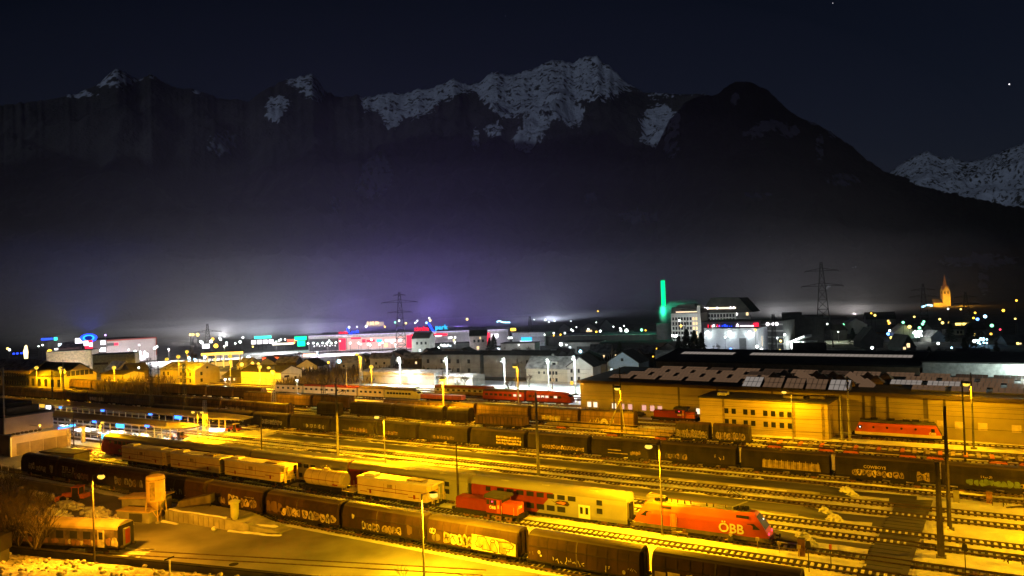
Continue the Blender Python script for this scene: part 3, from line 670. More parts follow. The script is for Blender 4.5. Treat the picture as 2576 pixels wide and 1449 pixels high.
for x in (-4.9, 4.9):
    mb = MB()
    for q in (-1.5, 1.5):
        for s in (-.75, .75): mb.disc_x(x+q, s-.07, .57, .57, .14, RUST, 16)
    for s in (-1.15, 1.0): mb.box(x-2.3, x+2.3, s, s+.15, .42, .85, BLACK, .3)
    mb.build('bogie', r)
MB().box(-1.6, 1.6, -1.2, 1.2, .3, .75, BLACK).build('transformer_box', r)
MB().box(-3.35, -2.75, -1.475, -1.44, 1.15, 2.75, ORNG).build('door', r)
mb = MB()
for x in (-3.45, -2.65): mb.bar((x, -1.53, 1.2), (x, -1.53, 2.7), .03, PALEY)
mb.build('handrail', r)
mb = MB()
for k in range(4): mb.box(-3.35, -2.75, -1.6, -1.3, .3+k*.22, .33+k*.22, PALEY)
mb.build('step', r)
for x in (-4.1, 5.4):
    g_ = MB().poly([(x-.75, -1.305, 3.2), (x+.75, -1.305, 3.2), (x+.75, -1.18, 3.52), (x-.75, -1.18, 3.52)], BLACK).build('grille', r)
for e in (-1, 1):
    MB().poly([(e*(L/2-2.0), -1.43, 2.05), (e*(L/2-1.15), -1.40, 2.1), (e*(L/2-1.9), -1.395, 2.72), (e*(L/2-2.7), -1.43, 2.66)], GLASS).build('side_window', r)
    def npt(y, z): return (e*(L/2-setb(z)+.025), y, z)
    MB().poly([npt(-1.12, 2.1), npt(1.12, 2.1), npt(.98, 3.5), npt(-.98, 3.5)], WSCR).build('windscreen', r)
for y in (-.85, .85): MB().ball((L/2-setb(1.6)+.03, y, 1.6), .15, REDLENS, 8, 5, (.4, 1, 1)).build('tail_light', r)
MB().ball((L/2-setb(2.9)+.05, .5, 2.9), .09, WHITELENS, 8, 5).build('marker_light', r)
text('ÖBB', 1.55, (4.05, -1.475, 1.82), (R_(90), 0, 0), LOGO, r, 'lettering', .008)
light((L/2+.4, 0, 1.6), (1, .05, .1), 2, r, rad=.15, name='tail_glow')

# ---- red diesel shunter
def shunter(label, loc, sc=1.):
    r = thing('diesel_shunter', label, 'locomotive', loc); h = 5.2
    mb = MB(); mb.box(-h, h, -1.35, 1.35, .95, 1.2, BLACK)
    mb.box(-h, 0.1, -1.35, 1.35, .6, .95, BLACK)
    for e in (-1, 1):
        mb.box(e*h-.1, e*h+.1, -1.4, 1.4, .5, 1.25, BLACK)
        for s in (-.87, .87): mb.bar((e*h, s, 1.02), (e*(h+.5), s, 1.02), .22, BLACK, n=8)
    mb.build('underframe', r)
    MB().prism([(-1., 1.2), (-1., 2.5), (-.8, 2.72), (.8, 2.72), (1., 2.5), (1., 1.2)], -h+.2, .3, REDD).build('long_hood', r)
    MB().prism([(-1., 1.2), (-1., 2.4), (-.85, 2.6), (.85, 2.6), (1., 2.4), (1., 1.2)], 2.7, h-.25, REDP).build('short_hood', r)
    c = MB().box(.3, 2.7, -1.35, 1.35, 1.2, 3.15, REDD).build('cab', r)
    mb = MB(); mb.prism([(-1.5, 3.3), (-1.1, 3.62), (1.1, 3.62), (1.5, 3.3), (1.3, 3.15), (-1.3, 3.15)], 0, 3.1, ROOFD); mb.build('cab_roof', r)
    for x in (.62, 1.2, 1.8): MB().box(x-.23, x+.23, -1.38, -1.35, 2.35, 3.0, GLASS).build('window', c)
    MB().box(2.05, 2.5, -1.375, -1.35, 1.3, 3.0, REDP).build('door', c)
    MB().box(2.15, 2.42, -1.39, -1.375, 1.9, 2.4, YELC).build('notice', c)
    for x in (.5, 1.8): pass
    MB().box(2.7, 2.73, -1.1, 1.1, 2.65, 3.05, GLASS).build('front_window', c)
    mb = MB()
    for x in (-4.9, 2.75, 4.7): mb.bar((x, -1.33, 1.2), (x, -1.33, 2.3), .03, PALEY)
    mb.bar((h+.02, -1.1, 1.2), (h+.02, -1.1, 2.3), .03, PALEY); mb.build('handrail', r)
    for x in (-3.4, -1.7, 0, 1.9, 3.6):
        mb = MB()
        for s in (-.75, .75): mb.disc_x(x, s-.07, .5, .5, .14, RUST, 14)
        mb.bar((x, -1.05, .5), (x, 1.05, .5), .1, BLACK, n=6); mb.build('wheelset', r)
    text('ÖBB', .55, (1.35, -1.365, 1.95), (R_(90), 0, 0), LOGO, r, 'lettering', .006)
    text('ÖBB', .5, (h-.24, 0, 2.05), (R_(90), 0, R_(90)), LOGO, r, 'lettering', .006)
    MB().ball((1.35, -1.42, 2.78), .1, REDLENS, 8, 5).build('signal_light', r)
    return r
shunter('dark red diesel shunter with a flat cab roof in front of the double-deck coaches', (-55.3, 84.9, 0))
shunter('small red diesel shunter waiting by the long depot hall', (-55.2, 166.4, 0))

# ---- yellow track-maintenance cars
G2 = 'yellow maintenance cars'
def box_car(label, x0, x1, style, sd):
    r = thing('maintenance_car', label, 'work train car', ((x0+x1)/2, 84.9, 0), group=G2); L = x1-x0; h = L/2
    underframe(r, L-.6, z=1.25)
    for x in (-h*.72, -h*.5, h*.5, h*.72): wheelset(r, x)
    e = h-1.6 if style != 2 else h-.6
    mb = MB(); mb.box(-h+.5, e, -1.42, 1.42, 1.28, 3.75, YELC)
    mb.box(-h+.45, e+.05, -1.45, 1.45, 2.62, 2.7, REDD)
    rnd = random.Random(sd); xs = [-h+1, -h+2.4, h*.35, h*.62]
    for a, b in zip(xs, xs[1:]):
        z = rnd.choice((1.75, 2.1)); mb.box(a, b, -1.445, -1.42, z, z+.09, REDD)
    for x in (-h*.25, h*.05): mb.box(x-.05, x+.05, -1.44, -1.42, 2.0, 3.3, OCHRE)
    mb.box(-h*.1-.5, -h*.1+.5, -1.44, -1.42, 2.72, 3.25, OCHRE)
    for x in (-h*.6, h*.5): mb.box(x-.18, x+.18, -1.45, -1.42, 1.6, 2.2, REDD)
    mb.build('body', r)
    mb = MB(); mb.prism([(-1.5, 3.75), (-1.2, 3.98), (1.2, 3.98), (1.5, 3.75)], -h+.3, e+(.2 if style == 2 else 1.1), YROOF); mb.build('roof', r)
    mb = MB(); mb.box(-h+1.2, -h+3.4, -.75, .75, 3.98, 4.28, YROOF, .1, .1); mb.build('roof_hatch', r)
    mb = MB(); mb.box(h*.25, h*.62, -.8, .8, 3.98, 4.18, OCHRE if style else YROOF, .1, .1); mb.build('roof_vent', r)
    if style != 2:
        mb = MB()
        for y in (-1.35, 1.35): mb.box(e+.9, e+1.05, y-.08, y+.08, 1.28, 3.75, YELC)
        for y in (-1.35, -.4, .4, 1.35): mb.bar((h-.3, y, 1.28), (h-.3, y, 2.4), .04, YELC)
        for z in (1.8, 2.35): mb.bar((h-.3, -1.35, z), (h-.3, 1.35, z), .035, YELC); mb.bar((e, -1.38, z), (h-.3, -1.38, z), .035, YELC)
        mb.build('end_platform', r)
    else:
        MB().box(e, e+.04, -1.2, 1.2, 1.4, 3.6, DKR).build('end_door', r)
    return r
box_car('yellow box car with a snowy roof, first and leftmost of the work train', -141.2, -126., 0, 1)
box_car('yellow box car with a dark flat end, second of the work train', -125.6, -110.6, 2, 2)
box_car('yellow box car with a dim roof and open end, left of the tank car', -110.2, -94.0, 1, 3)
box_car('yellow box car with twin roof hatches, right of the tank car', -79.0, -63.6, 1, 4)
r = thing('tank_car', 'yellow cylindrical tank car between the yellow box cars', 'work train car', (-85.2, 84.9, 0), group=G2)
underframe(r, 12.2, z=1.25)
for x in (-4.6, -3.2, 3.2, 4.6): wheelset(r, x)
mb = MB(); n = 16; rr = 1.32
rings = []
for x, k in ((-5.3, .55), (-5.15, .9), (-4.95, 1), (2.6, 1), (2.8, .9), (2.95, .55)): rings.append([(x, rr*k*math.cos(2*math.pi*q/n), 2.62+rr*k*math.sin(2*math.pi*q/n)) for q in range(n)])
mb.loft(rings, YELC)
for x in (-3.4, -1.8, -.2, 1.4): mb.loft([[(xx, (rr+.03)*math.cos(2*math.pi*q/n), 2.62+(rr+.03)*math.sin(2*math.pi*q/n)) for q in range(n)] for xx in (x, x+.06)], OCHRE)
mb.build('tank', r)
mb = MB(); mb.box(-5., 2.7, -1.36, -1.28, 2.52, 2.6, REDD); mb.box(1.2, 2.2, -1.3, -1.1, 1.9, 2.1, REDD); mb.build('stripe', r)
mb = MB(); mb.lathe([(.5, 3.85), (.5, 4.15), (.42, 4.2)], YELC, 12, (-1.2, 0))
for q in range(8): a = q*math.pi/4; mb.bar((-1.2+.8*math.cos(a), .8*math.sin(a), 3.75), (-1.2+.8*math.cos(a), .8*math.sin(a), 4.45), .03, YROOF)
mb.bar((-2.4, -.5, 4.05), (2., -.5, 4.05), .05, YROOF); mb.build('dome', r)
mb = MB()
for y in (-1.3, -.4, .4, 1.3): mb.bar((3.4, y, 1.25), (3.4, y, 2.3), .035, YELC); mb.bar((5.6, y, 1.25), (5.6, y, 2.3), .035, YELC)
for z in (1.75, 2.28): mb.bar((3.4, -1.3, z), (5.6, -1.3, z), .03, YELC); mb.bar((5.6, -1.3, z), (5.6, 1.3, z), .03, YELC)
mb.box(3.3, 5.7, -1.35, 1.35, 1.25, 1.32, YELC); mb.build('end_platform', r)

# ---- red and cream electric locomotive by the hall
r = thing('electric_locomotive', 'older red electric locomotive with a cream lower band beside the depot hall', 'locomotive', (-8.6, 160.8, 0)); L = 15.2
P = [(-1.32, 1.0), (-1.45, 1.1), (-1.46, 1.62), (-1.46, 2.9), (-1.30, 3.45), (-.9, 3.62)]
prof = P + [(-y, z) for y, z in reversed(P)]
sb = lambda z: .1 if z < 1.7 else .1+.5*(z-1.7)
mb = MB(); loco_loft(mb, L, prof, sb, lambda j, k: CREAMP if j in (0, 1, 9, 10) else (ROOFD if j in (4, 5, 6) else REDP), .1); mb.build('body', r)
mb = MB(); mb.box(-6.6, 6.4, -.9, .9, 3.62, 3.85, ROOFD)
for x in (-4, -1, 1.6, 3.2): mb.box(x-.6, x+.6, -.6, .6, 3.85, 4.15, BLACK)
mb.build('roof_equipment', r); panto(r, 2.6, False); panto(r, 5.4, False)
for x in (-4.1, -1.7, .8, 3.2): MB().loft([[(x+.22*math.cos(a), yy, 2.6+.22*math.sin(a)) for a in np.arange(0, 6.28, .63)] for yy in (-1.49, -1.44)], GLASS).build('porthole', r)
for x in (-6.5, 6.1): MB().box(x-.3, x+.3, -1.49, -1.45, 2.2, 2.85, GLASS).build('side_window', r)
MB().ball((-6.5, -1.52, 2.55), .12, WHITELENS, 8, 5).build('marker_light', r)
for e in (-1, 1): MB().poly([(e*(L/2-sb(2.2)+.03), -1., 2.2), (e*(L/2-sb(2.2)+.03), 1., 2.2), (e*(L/2-sb(3.1)+.03), .95, 3.1), (e*(L/2-sb(3.1)+.03), -.95, 3.1)], GLASS).build('windscreen', r)
text('ÖBB', .62, (6., -1.475, 1.87), (R_(90), 0, 0), LOGO, r, 'lettering', .006)
mb = MB(); mb.box(-L/2, L/2, -1.3, 1.3, .7, 1., BLACK)
for e in (-1, 1):
    for s in (-.87, .87): mb.bar((e*L/2, s, 1.02), (e*(L/2+.5), s, 1.02), .24, BLACK, n=8)
mb.build('underframe', r)
for x in (-4.2, 4.2):
    mb = MB()
    for q in (-1.4, 1.4):
        for s in (-.75, .75): mb.disc_x(x+q, s-.07, .55, .55, .14, RUST, 14)
    for s in (-1.15, 1.0): mb.box(x-2.2, x+2.2, s, s+.15, .42, .85, BLACK, .3)
    mb.build('bogie', r)

# ---- far passenger stock
def coach(name, label, x0, x1, Y, body, band, roof, win=GLASS, nw=8, group=None, nose=0., lit=None, sd=0):
    r = thing(name, label, 'railway coach', ((x0+x1)/2, Y, 0), group=group); h = (x1-x0)/2-.25
    P = [(-1.35, .9), (-1.42, 1.2), (-1.42, 2.9), (-1.3, 3.3)]
    pr_ = P+[(-y, z) for y, z in reversed(P)]
    mb = MB()
    if nose:
        mb.loft([[(x, y*k, .9+(z-.9)*q) for y, z in pr_] for x, k, q in ((-h, 1, 1), (h-2.6, 1, 1), (h-1.2, .97, .9), (h-.3, .85, .6), (h, .7, .3))], body)
    else: mb.prism(pr_, -h, h, body)
    if band:
        for s in (-1.44, 1.40): mb.box(-h, h-(2.4 if nose else 0), s, s+.04, 1.95, 2.75, band)
    mb.build('body', r)
    mb = MB(); rp = [(-1.32*math.cos(math.pi*k/8), 3.28+.55*math.sin(math.pi*k/8)) for k in range(9)]
    if nose: mb.loft([[(x, y*k, z-d) for y, z in rp] for x, k, d in ((-h, 1, 0), (h-2.8, 1, 0), (h-1.4, .93, .35))], roof)
    else: mb.prism(rp, -h, h, roof)
    mb.build('roof', r)
    rnd = random.Random(sd)
    for k in range(nw):
        x = -h+1.4+(2*h-2.8-(2 if nose else 0))*k/(nw-1)
        m = win if lit is None or rnd.random() > .55 else lit
        MB().box(x-.5, x+.5, -1.47, -1.44, 2.05, 2.68, m).build('window', r)
    if nose: MB().poly([(h-1.15, -1.0, 3.02), (h-.4, -.9, 2.45), (h-.4, .9, 2.45), (h-1.15, 1.0, 3.02)], GLASS).build('windscreen', r)
    mb = MB(); mb.box(-h, h-(.8 if nose else 0), -1.2, 1.2, .6, .95, BLACK)
    for x in (-h+3, h-3.4):
        for q in (-1.2, 1.2):
            for s in (-.75, .75): mb.disc_x(x+q, s-.07, .46, .46, .14, RUST, 10)
    mb.build('underframe', r)
    return r
coach('railway_coach', 'pale yellow old coach with dark windows at the left of the far passenger row', -202, -188.5, 176.5, CREAMP, None, BROWN, nw=5)
coach('railway_coach', 'cream coach with a dark red roof in the far passenger row', -188.2, -163.5, 176.5, CREAMP, YELC, REDD, nw=10)
coach('railway_coach', 'dull yellow coach with few windows in the far passenger row', -163.2, -152, 176.2, CREAMP, None, BROWN2, nw=5)
coach('railway_coach', 'bright yellow coach with a sloping right end in the far passenger row', -151.8, -138., 176., M('lemon_yellow_paint', (.72, .66, .2), .5, var=.1), None, ROOFW, nw=8, nose=1)
coach('railway_coach', 'long coach with a brick-red roof and grey band behind the snow-lit tracks', -141, -119.5, 187.5, BROWN2, GREYR, REDD, nw=10)
for k, (a, b) in enumerate(((-119.3, -104.6), (-104.4, -89.6))):
    coach('railcar', ('left half of the red railcar set with lit windows', 'right half of the red railcar set, with the sloping red cab')[k], a, b, 182.5, REDD, REDD, REDD if k else BROWN, nw=8, nose=k, lit=EM('railcar_window', (1., .75, .6), 1.2) if k == 0 else bpy.data.materials['railcar_window'], sd=5+k)
r = thing('flat_wagon', 'low orange container wagon beside the yellow coach nose', 'freight wagon', (-130.5, 176.6, 0)); MB().box(-7.5, 7.5, -1.2, 1.2, 1.1, 2.3, M('orange_container', (.5, .1, .02), .6)).build('container', r); underframe(r, 15, z=1.08)
for x in (-5, 5): wheelset(r, x)
# dark flat wagons in front of the hall wall
for k, (a, b) in enumerate(((-92, -78), (-77.6, -64))):
    r = thing('flat_wagon', ('empty dark flat wagon before the hall wall, left one', 'empty dark flat wagon before the hall wall, right one')[k], 'freight wagon', ((a+b)/2, 168, 0)); MB().box(-6.8, 6.8, -1.3, 1.3, 1.1, 1.5, DGREY).build('deck', r)
    mb = MB()
    for q in range(6): mb.bar((-6.6+q*2.6, -1.3, 1.5), (-6.6+q*2.6, -1.3, 2.5), .05, DSTEEL)
    mb.build('stake_rail', r); underframe(r, 13.6, z=1.1)
    for x in (-4.5, 4.5): wheelset(r, x)

# ---- old graffiti coach on the spur track
SPA = math.atan2(5.4, 17.3)
r = thing('old_coach', 'derelict coach with a rounded roof and graffiti on the spur below the silo', 'railway coach', (-102.2, 49.6, 0), SPA); h = 13.
GRAF = M('weathered_violet_graffiti', (.035, .028, .04), .7, var=.5, sc=.9, col2=(.13, .10, .10))
P = [(-1.35, 1.0), (-1.42, 1.3), (-1.42, 3.0), (-1.36, 3.3)]
mb = MB(); mb.prism(P+[(-y, z) for y, z in reversed(P)], -h, h, GRAF); mb.build('body', r)
mb = MB(); rp = [(-1.42*math.cos(math.pi*k/10), 3.28+.85*math.sin(math.pi*k/10)**.9) for k in range(11)]
mb.prism(rp, -h-.05, h+.05, M('ochre_coach_roof', (.27, .21, .14), .6, var=.2, sc=.6)); mb.build('roof', r, smooth=False)
for x in (-11., -8.8, -6.6, -4.4, -2.2, 0, 2.2, 4.4, 6.5, 8.5): MB().box(x-.55, x+.55, -1.45, -1.42, 2.0, 2.95, GLASS).build('window', r)
d = MB().box(10.1, 11.1, -1.45, -1.42, 1.05, 3.2, PALE).build('door', r); MB().box(10.3, 10.9, -1.47, -1.45, 2.05, 2.95, GLASS).build('door_window', d)
mb = MB(); mb.box(h, h+.06, -1.3, 1.3, 1.05, 3.7, BLACK); mb.box(h+.06, h+.3, -.5, .5, 1.1, 3.2, DKR); mb.build('end_wall', r)
MB().box(h+.3, h+.34, -.36, .36, 1.3, 3.1, REDD).build('gangway_door', r)
spray(r, lambda mb: (glyphs(mb, 5.2, 9.8, 1.2, 1.95, -1.448, 131, [PINKP, PALE, RUST], False), glyphs(mb, 11.3, 12.9, 1.2, 2.3, -1.448, 132, [PINKP, PALE], False), glyphs(mb, -3, 4, 1.2, 1.95, -1.448, 133, [PINKP, GRAF, RUST], False)))
mb = MB(); mb.box(-h, h, -1.2, 1.2, .7, 1.02, BLACK); mb.box(-6, 5, -1.1, 1.1, .35, .7, BLACK)
for s in (-.87, .87): mb.bar((h, s, 1.02), (h+.6, s, 1.02), .22, BLACK, n=8)
mb.build('underframe', r)
for x in (-9.5, 9.5):
    mb = MB()
    for q in (-1.2, 1.2):
        for s in (-.75, .75): mb.disc_x(x+q, s-.07, .46, .46, .14, RUST, 12)
    for s in (-1.05, .93): mb.box(x-1.8, x+1.8, s, s+.12, .4, .85, BLACK, .3)
    mb.build('bogie', r)
for o in (protoA, protoB, protoC, protoD, protoE):                   # the patterns themselves are not part of the yard
    for ch in list(o.children): bpy.data.objects.remove(ch)
    bpy.data.objects.remove(o)
# ------------------------------------------------------------------ yard lamps
def head_dir(b): return math.atan2(-b[1], -b[0])
def yard_lamp(label, base, hz, power, col=SODC, bulb=SOD, pole=STEEL, r=.11, arm=1.1, az=None, group='sodium yard lamps', size=1., glow=True, kind='lamp post', name='yard_lamp', bulbs=1):
    o = thing(name, label, kind, (base[0], base[1], 0), 0, group)
    az = head_dir(base) if az is None else az; ca, sa = math.cos(az), math.sin(az)
    MB().bar((0, 0, 0), (0, 0, hz+.25), r*1.15, pole, r*.6, 8).build('pole', o)
    MB().box(-.3, .3, -.3, .3, -.05, .22, CONCD).build('foot', o)
    for s in ((1,) if bulbs == 1 else (1, -1)):
        tx, ty = ca*arm*s, sa*arm*s
        MB().path([(0, 0, hz+.1), (tx*.5, ty*.5, hz+.32), (tx, ty, hz+.28)], .06, pole).build('arm', o)
        b = MB(); b.ball((0, 0, 0), .42*size, DSTEEL, 10, 4, (1, .5, .26)); hd = b.build('lamp_head', o, (tx*1.15, ty*1.15, hz+.34), az)
        b = MB(); b.ball((0, 0, 0), .3*size, bulb, 12, 8, (1.4, .95, .85)); bb = b.build('bulb', o, (tx*1.2, ty*1.2, hz+.02), az)
        if power: light((tx*1.2, ty*1.2, hz-.38*size-.1), col, power*YK, o, 'DOWN', .22)
    return o
YP = 5200
L = [('orange lamp post in the snow bank beside the derelict coach', (-89.4, 49.3), 10.6, 2000, SODOC, SODO, R_(15)), ('tall lamp post in the foreground yard in front of the AIF wagon', (-49.4, 62.4), 9.3, 4000, (1, .48, .004), SOD, R_(35)),
     ('lamp post standing in front of the red electric locomotive', (-31.2, 87.3), 11.2, YP*.64, SODC, SOD, R_(200)), ('slim lamp post among the snowy tracks in the picture centre', (-85.8, 98.4), 10.2, YP*1.5, SODC, SOD, R_(200)),
     ('lamp post beside the flat-roofed office block', (-26.4, 151.), 10., 800, SODC, SOD, R_(190))]
for l, b, hz, pw, c, bm, az in L: yard_lamp(l, b, hz, pw, c, bm, az=az, pole=WOODP if 'orange' in l else STEEL, size=1.15)
yard_lamp('double-headed lamp post at the end of the platform canopies', (-149.5, 106.8), 6.6, 1000, SODC, SOD, az=R_(10), bulbs=2, size=1.1)
yard_lamp('orange lamp on a dark post by the red driving trailer', (-158.3, 89.2), 6.6, 1500, SODC, SOD, az=R_(20), pole=WOODP, arm=.5)
# floodlights on tall masts
def mast(label, base, hz, pole=CONC, r=.2, lampz=None, power=YP, col=SODC, bulb=SOD, arms=True, n=6, box_=False, size=1.8, group='overhead line masts', light_side=-60, name='overhead_line_mast', ins=True):
    o = thing(name, label, 'mast', (base[0], base[1], 0), 0, group)
    MB().bar((0, 0, 0), (0, 0, hz), r, pole, r*.62, n).build('pole', o)
    MB().box(-.5, .5, -.5, .5, -.05, .3, CONCD).build('foot', o)
    if arms:
        m_ = MB(); z = hz-1.6
        for s in (-1, 1):
            m_.bar((0, 0, z), (0, s*2.6, z+.3), .05, DSTEEL); m_.bar((0, 0, z-1.), (0, s*2.6, z+.3), .035, DSTEEL); m_.bar((0, s*2.6, z+.3), (0, s*2.6, z-.3), .06, DSTEEL)
        for q in range(4): m_.bar((0, -.35, hz-.5-q*.55), (0, .35, hz-.5-q*.55), .05, DSTEEL)
        m_.build('cantilever', o)
    if lampz:
        a = R_(light_side); cx, sx = math.cos(a), math.sin(a)
        m_ = MB(); m_.bar((0, 0, lampz), (cx*.7, sx*.7, lampz), .06, DSTEEL); m_.ball((cx*.8, sx*.8, lampz+.18), .42*size, DSTEEL, 8, 4, (1, 1, .4)); m_.build('lamp_arm', o)
        MB().ball((cx*.85, sx*.85, lampz-.08), .33*size, bulb, 10, 6, (1.1, 1.1, .75)).build('bulb', o)
        light((cx*1., sx*1., lampz-.6), col, power*YK, o, 'POINT' if col == LEDC else 'DOWN', .25)
    if col == LEDC: light((cx*1., sx*1., lampz-.7), col, power*YK*4.5, o, 'POOL', .3)
    return o
def lattice(name, label, cat, base, hz, w0, w1, mat, arms=(), n=8, r=.05, group=None, rz=0., foot=False, loc_z=0.):
    o = thing(name, label, cat, (base[0], base[1], loc_z), rz, group); m_ = MB(); P = lambda k, i: ((w0+(w1-w0)*k/n)*(.5 if i in (0, 3) else -.5), (w0+(w1-w0)*k/n)*(.5 if i in (0, 1) else -.5), hz*k/n)
    for i in range(4):
        m_.bar(P(0, i), P(n, i), r*1.5, mat)
        for k in range(n):
            a, b = (i, (i+1) % 4) if k % 2 else ((i+1) % 4, i); m_.bar(P(k, a), P(k+1, b), r*.75, mat, n=3)
            m_.bar(P(k+1, i), P(k+1, (i+1) % 4), r*.7, mat, n=3)
    m_.build('lattice_tower', o)
    for z, l, d in arms:
        a_ = MB()
        for s in (-1, 1):
            for y in (-.25*w1, .25*w1): a_.bar((0, y, z+d), (s*l, 0, z), r, mat); a_.bar((0, y, z), (s*l, 0, z), r, mat)
            for q in (.35, .65): a_.bar((s*l*q, 0, z), (s*l*q, 0, z+d*(1-q)), r*.6, mat, n=3)
            a_.bar((s*l, 0, z), (s*l, 0, z-.8), r*.8, mat, n=3)
        a_.build('cross_arm', o)
    return o
mast('tall mast with bright floodlight and bracing struts before the hall', (-60., 144.9), 15., WOODP, .22, 10.6, 1700, light_side=-120)
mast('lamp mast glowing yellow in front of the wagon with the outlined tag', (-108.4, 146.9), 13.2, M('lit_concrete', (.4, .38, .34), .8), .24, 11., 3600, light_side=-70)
mast('yellow-lit mast behind the red railcar set', (-104.9, 178.), 13.5, CONC, .22, 11.2, 1000, light_side=-120)
mast('dark mast with a blazing floodlight near the right picture edge', (3.9, 156.9), 14., CONCD, .22, 12., 1150, light_side=-160)
mast('tall dark mast standing in snow beside the crossing, farther one of the close pair', (-.3, 104.), 15.3, WOODP, .3, None)
mast('thick dark mast standing in snow beside the crossing, nearer one of the close pair', (-1.2, 93.1), 10.6, WOODP, .42, None, arms=False)
mast('thin dark mast right of the red and cream locomotive', (2.3, 144.1), 14., WOODP, .2, None)
mast('tall mast with its lower half lit, left of the picture centre', (-105., 106.4), 14.3, CONCD, .28, None)
mast('tall mast with its lower half lit, right of the picture centre', (-60.1, 107.8), 14.5, CONCD, .28, None)
mast('pale concrete twin mast at the office block corner, left one', (-18.2, 156.9), 9., CONC, .28, None, arms=False)
mast('pale concrete twin mast at the office block corner, right one', (-16.8, 156.7), 12.8, CONC, .26, None)
mast('tall mast at the station building corner on the left edge', (-178., 79.4), 19.2, CONC, .22, None, arms=False)
mast('dark mast rising behind the black station roof', (-241.8, 121.6), 13., WOODP, .3, None)
mast('mast with lamp before the gabled depot shed', (-266, 137.5), 14.5, CONC, .26, 11.2, 2600, light_side=160)
mast('thin mast before the far passenger row', (-218.4, 142.2), 13., WOODP, .2, None)
mast('dark mast left of the post with the double lamp', (-171.5, 90.6), 7.8, WOODP, .16, None, arms=False)
mast('short dark mast beside the platform end', (-152.3, 100.9), 5., CONCD, .14, None, arms=False)
mast('dark mast in front of the double-deck train', (-62.3, 87.2), 9.5, WOODP, .15, None, arms=False)
mast('thin dark mast between the work train and the platform', (-117.7, 98.3), 9., WOODP, .16, None, arms=False)
for k, (b, h, l) in enumerate((((-205, 131), 15., 'dark lattice mast with cross arms left of the double lamp post'), ((-189, 131), 15., 'second dark lattice mast with cross arms above the rear canopy'), ((-165.6, 143), 13.5, 'yellow-lit lattice mast with a floodlight on top'), ((-163.8, 177.4), 14.5, 'yellow-lit lattice mast by the bright lemon coach'), ((-150, 147.), 15., 'unlit lattice mast behind the dark freight wagons'), ((-150.6, 109.6), 9., 'short lattice mast next to the double lamp post'))):
    lm = lattice('lattice_mast', l, 'mast', b, h, .95, .5, DSTEEL if k in (0, 1, 4) else STEEL, ((h-1.6, 2.2, .4), (h-4.4, 3., .4)) if k in (0, 1) else (), 10, .05, group='lattice masts of the yard')
    if k in (2, 3):
        MB().ball((-.9, -.7, h-.4), .5, SOD, 10, 6, (1.2, 1, .8)).build('bulb', lm); light((-.9, -.7, h-1.3), SODC, 2000*YK, lm, 'DOWN')
# smaller yard lamps toward the station town
for b, h, l, pw in (((-213.8, 178.7), 9., 'yellow street lamp left of the lemon coach', 2600), ((-233, 181), 12.5, 'tall yellow lamp behind the dim wagon rows, right one', 3200), ((-279.5, 163.5), 9., 'yellow lamp at the left end of the long shed gable', 3000), ((-247, 171), 9., 'orange lamp in front of the cream gabled house', 2600), ((-290, 193), 9.5, 'yellow lamp right of the gabled depot shed', 2600), ((-263, 180), 12., 'tall yellow lamp left of the cream gabled house', 3200),
                    ((-296, 152), 9.5, 'yellow lamp in front of the arched depot windows', 3000), ((-320, 155), 9., 'yellow lamp on the left picture edge by the row house', 2600), ((-176, 196), 8., 'yellow lamp before the long white shed', 2600), ((-306, 214), 11, 'orange lamp behind the ridge of the depot shed', 1800)):
    yard_lamp(l, b, h, pw*.7, SODC, SOD, group='distant sodium yard lamps', size=2.7, r=.14)
# unseen lamp post added beyond the frame to light the yard
yard_lamp('added unseen lamp post beyond the right picture edge', (26., 101.), 11., 7500, SODC, SOD)
# white flood lit track area: LED masts with cantilevers
for b, h, l in (((-172, 207), 11, 'white LED mast above the long white shed'), ((-150.8, 207), 11, 'white LED mast before the grey apartment block'), ((-128, 208.5), 11, 'white LED mast beside the cream house'), ((-111.5, 209), 11, 'white LED mast in front of the blue house'), ((-99.5, 204), 12.5, 'tallest white LED mast left of the hall')):
    o = mast(l, b, h, WHITEP, .2, h-.6, 500, LEDC, LEDW, True, 8, size=1.1, group='white-lit masts', light_side=-80)
for b, h, l in (((-190, 198), 8.5, 'white pole between the shed and the white-lit tracks'), ((-140, 200), 9.5, 'thin white pole beside the wide white tracks'), ((-118, 199), 9., 'dark pole in the white-lit tracks'), ((-98, 186), 11., 'pale post at the corner of the long hall')):
    mast(l, b, h, CONC, .14, None, arms=False, group='white-lit masts')
# struts of the braced mast
o = thing('mast_strut', 'yellow-lit slanting strut leaning against the braced mast', 'strut', (-60., 144.9, 0)); MB().bar((0, -.1, 8.2), (-4.6, 2., 0), .1, STEEL).bar((0, .1, 8.2), (.9, -.2, 0), .1, STEEL).build('bar', o)
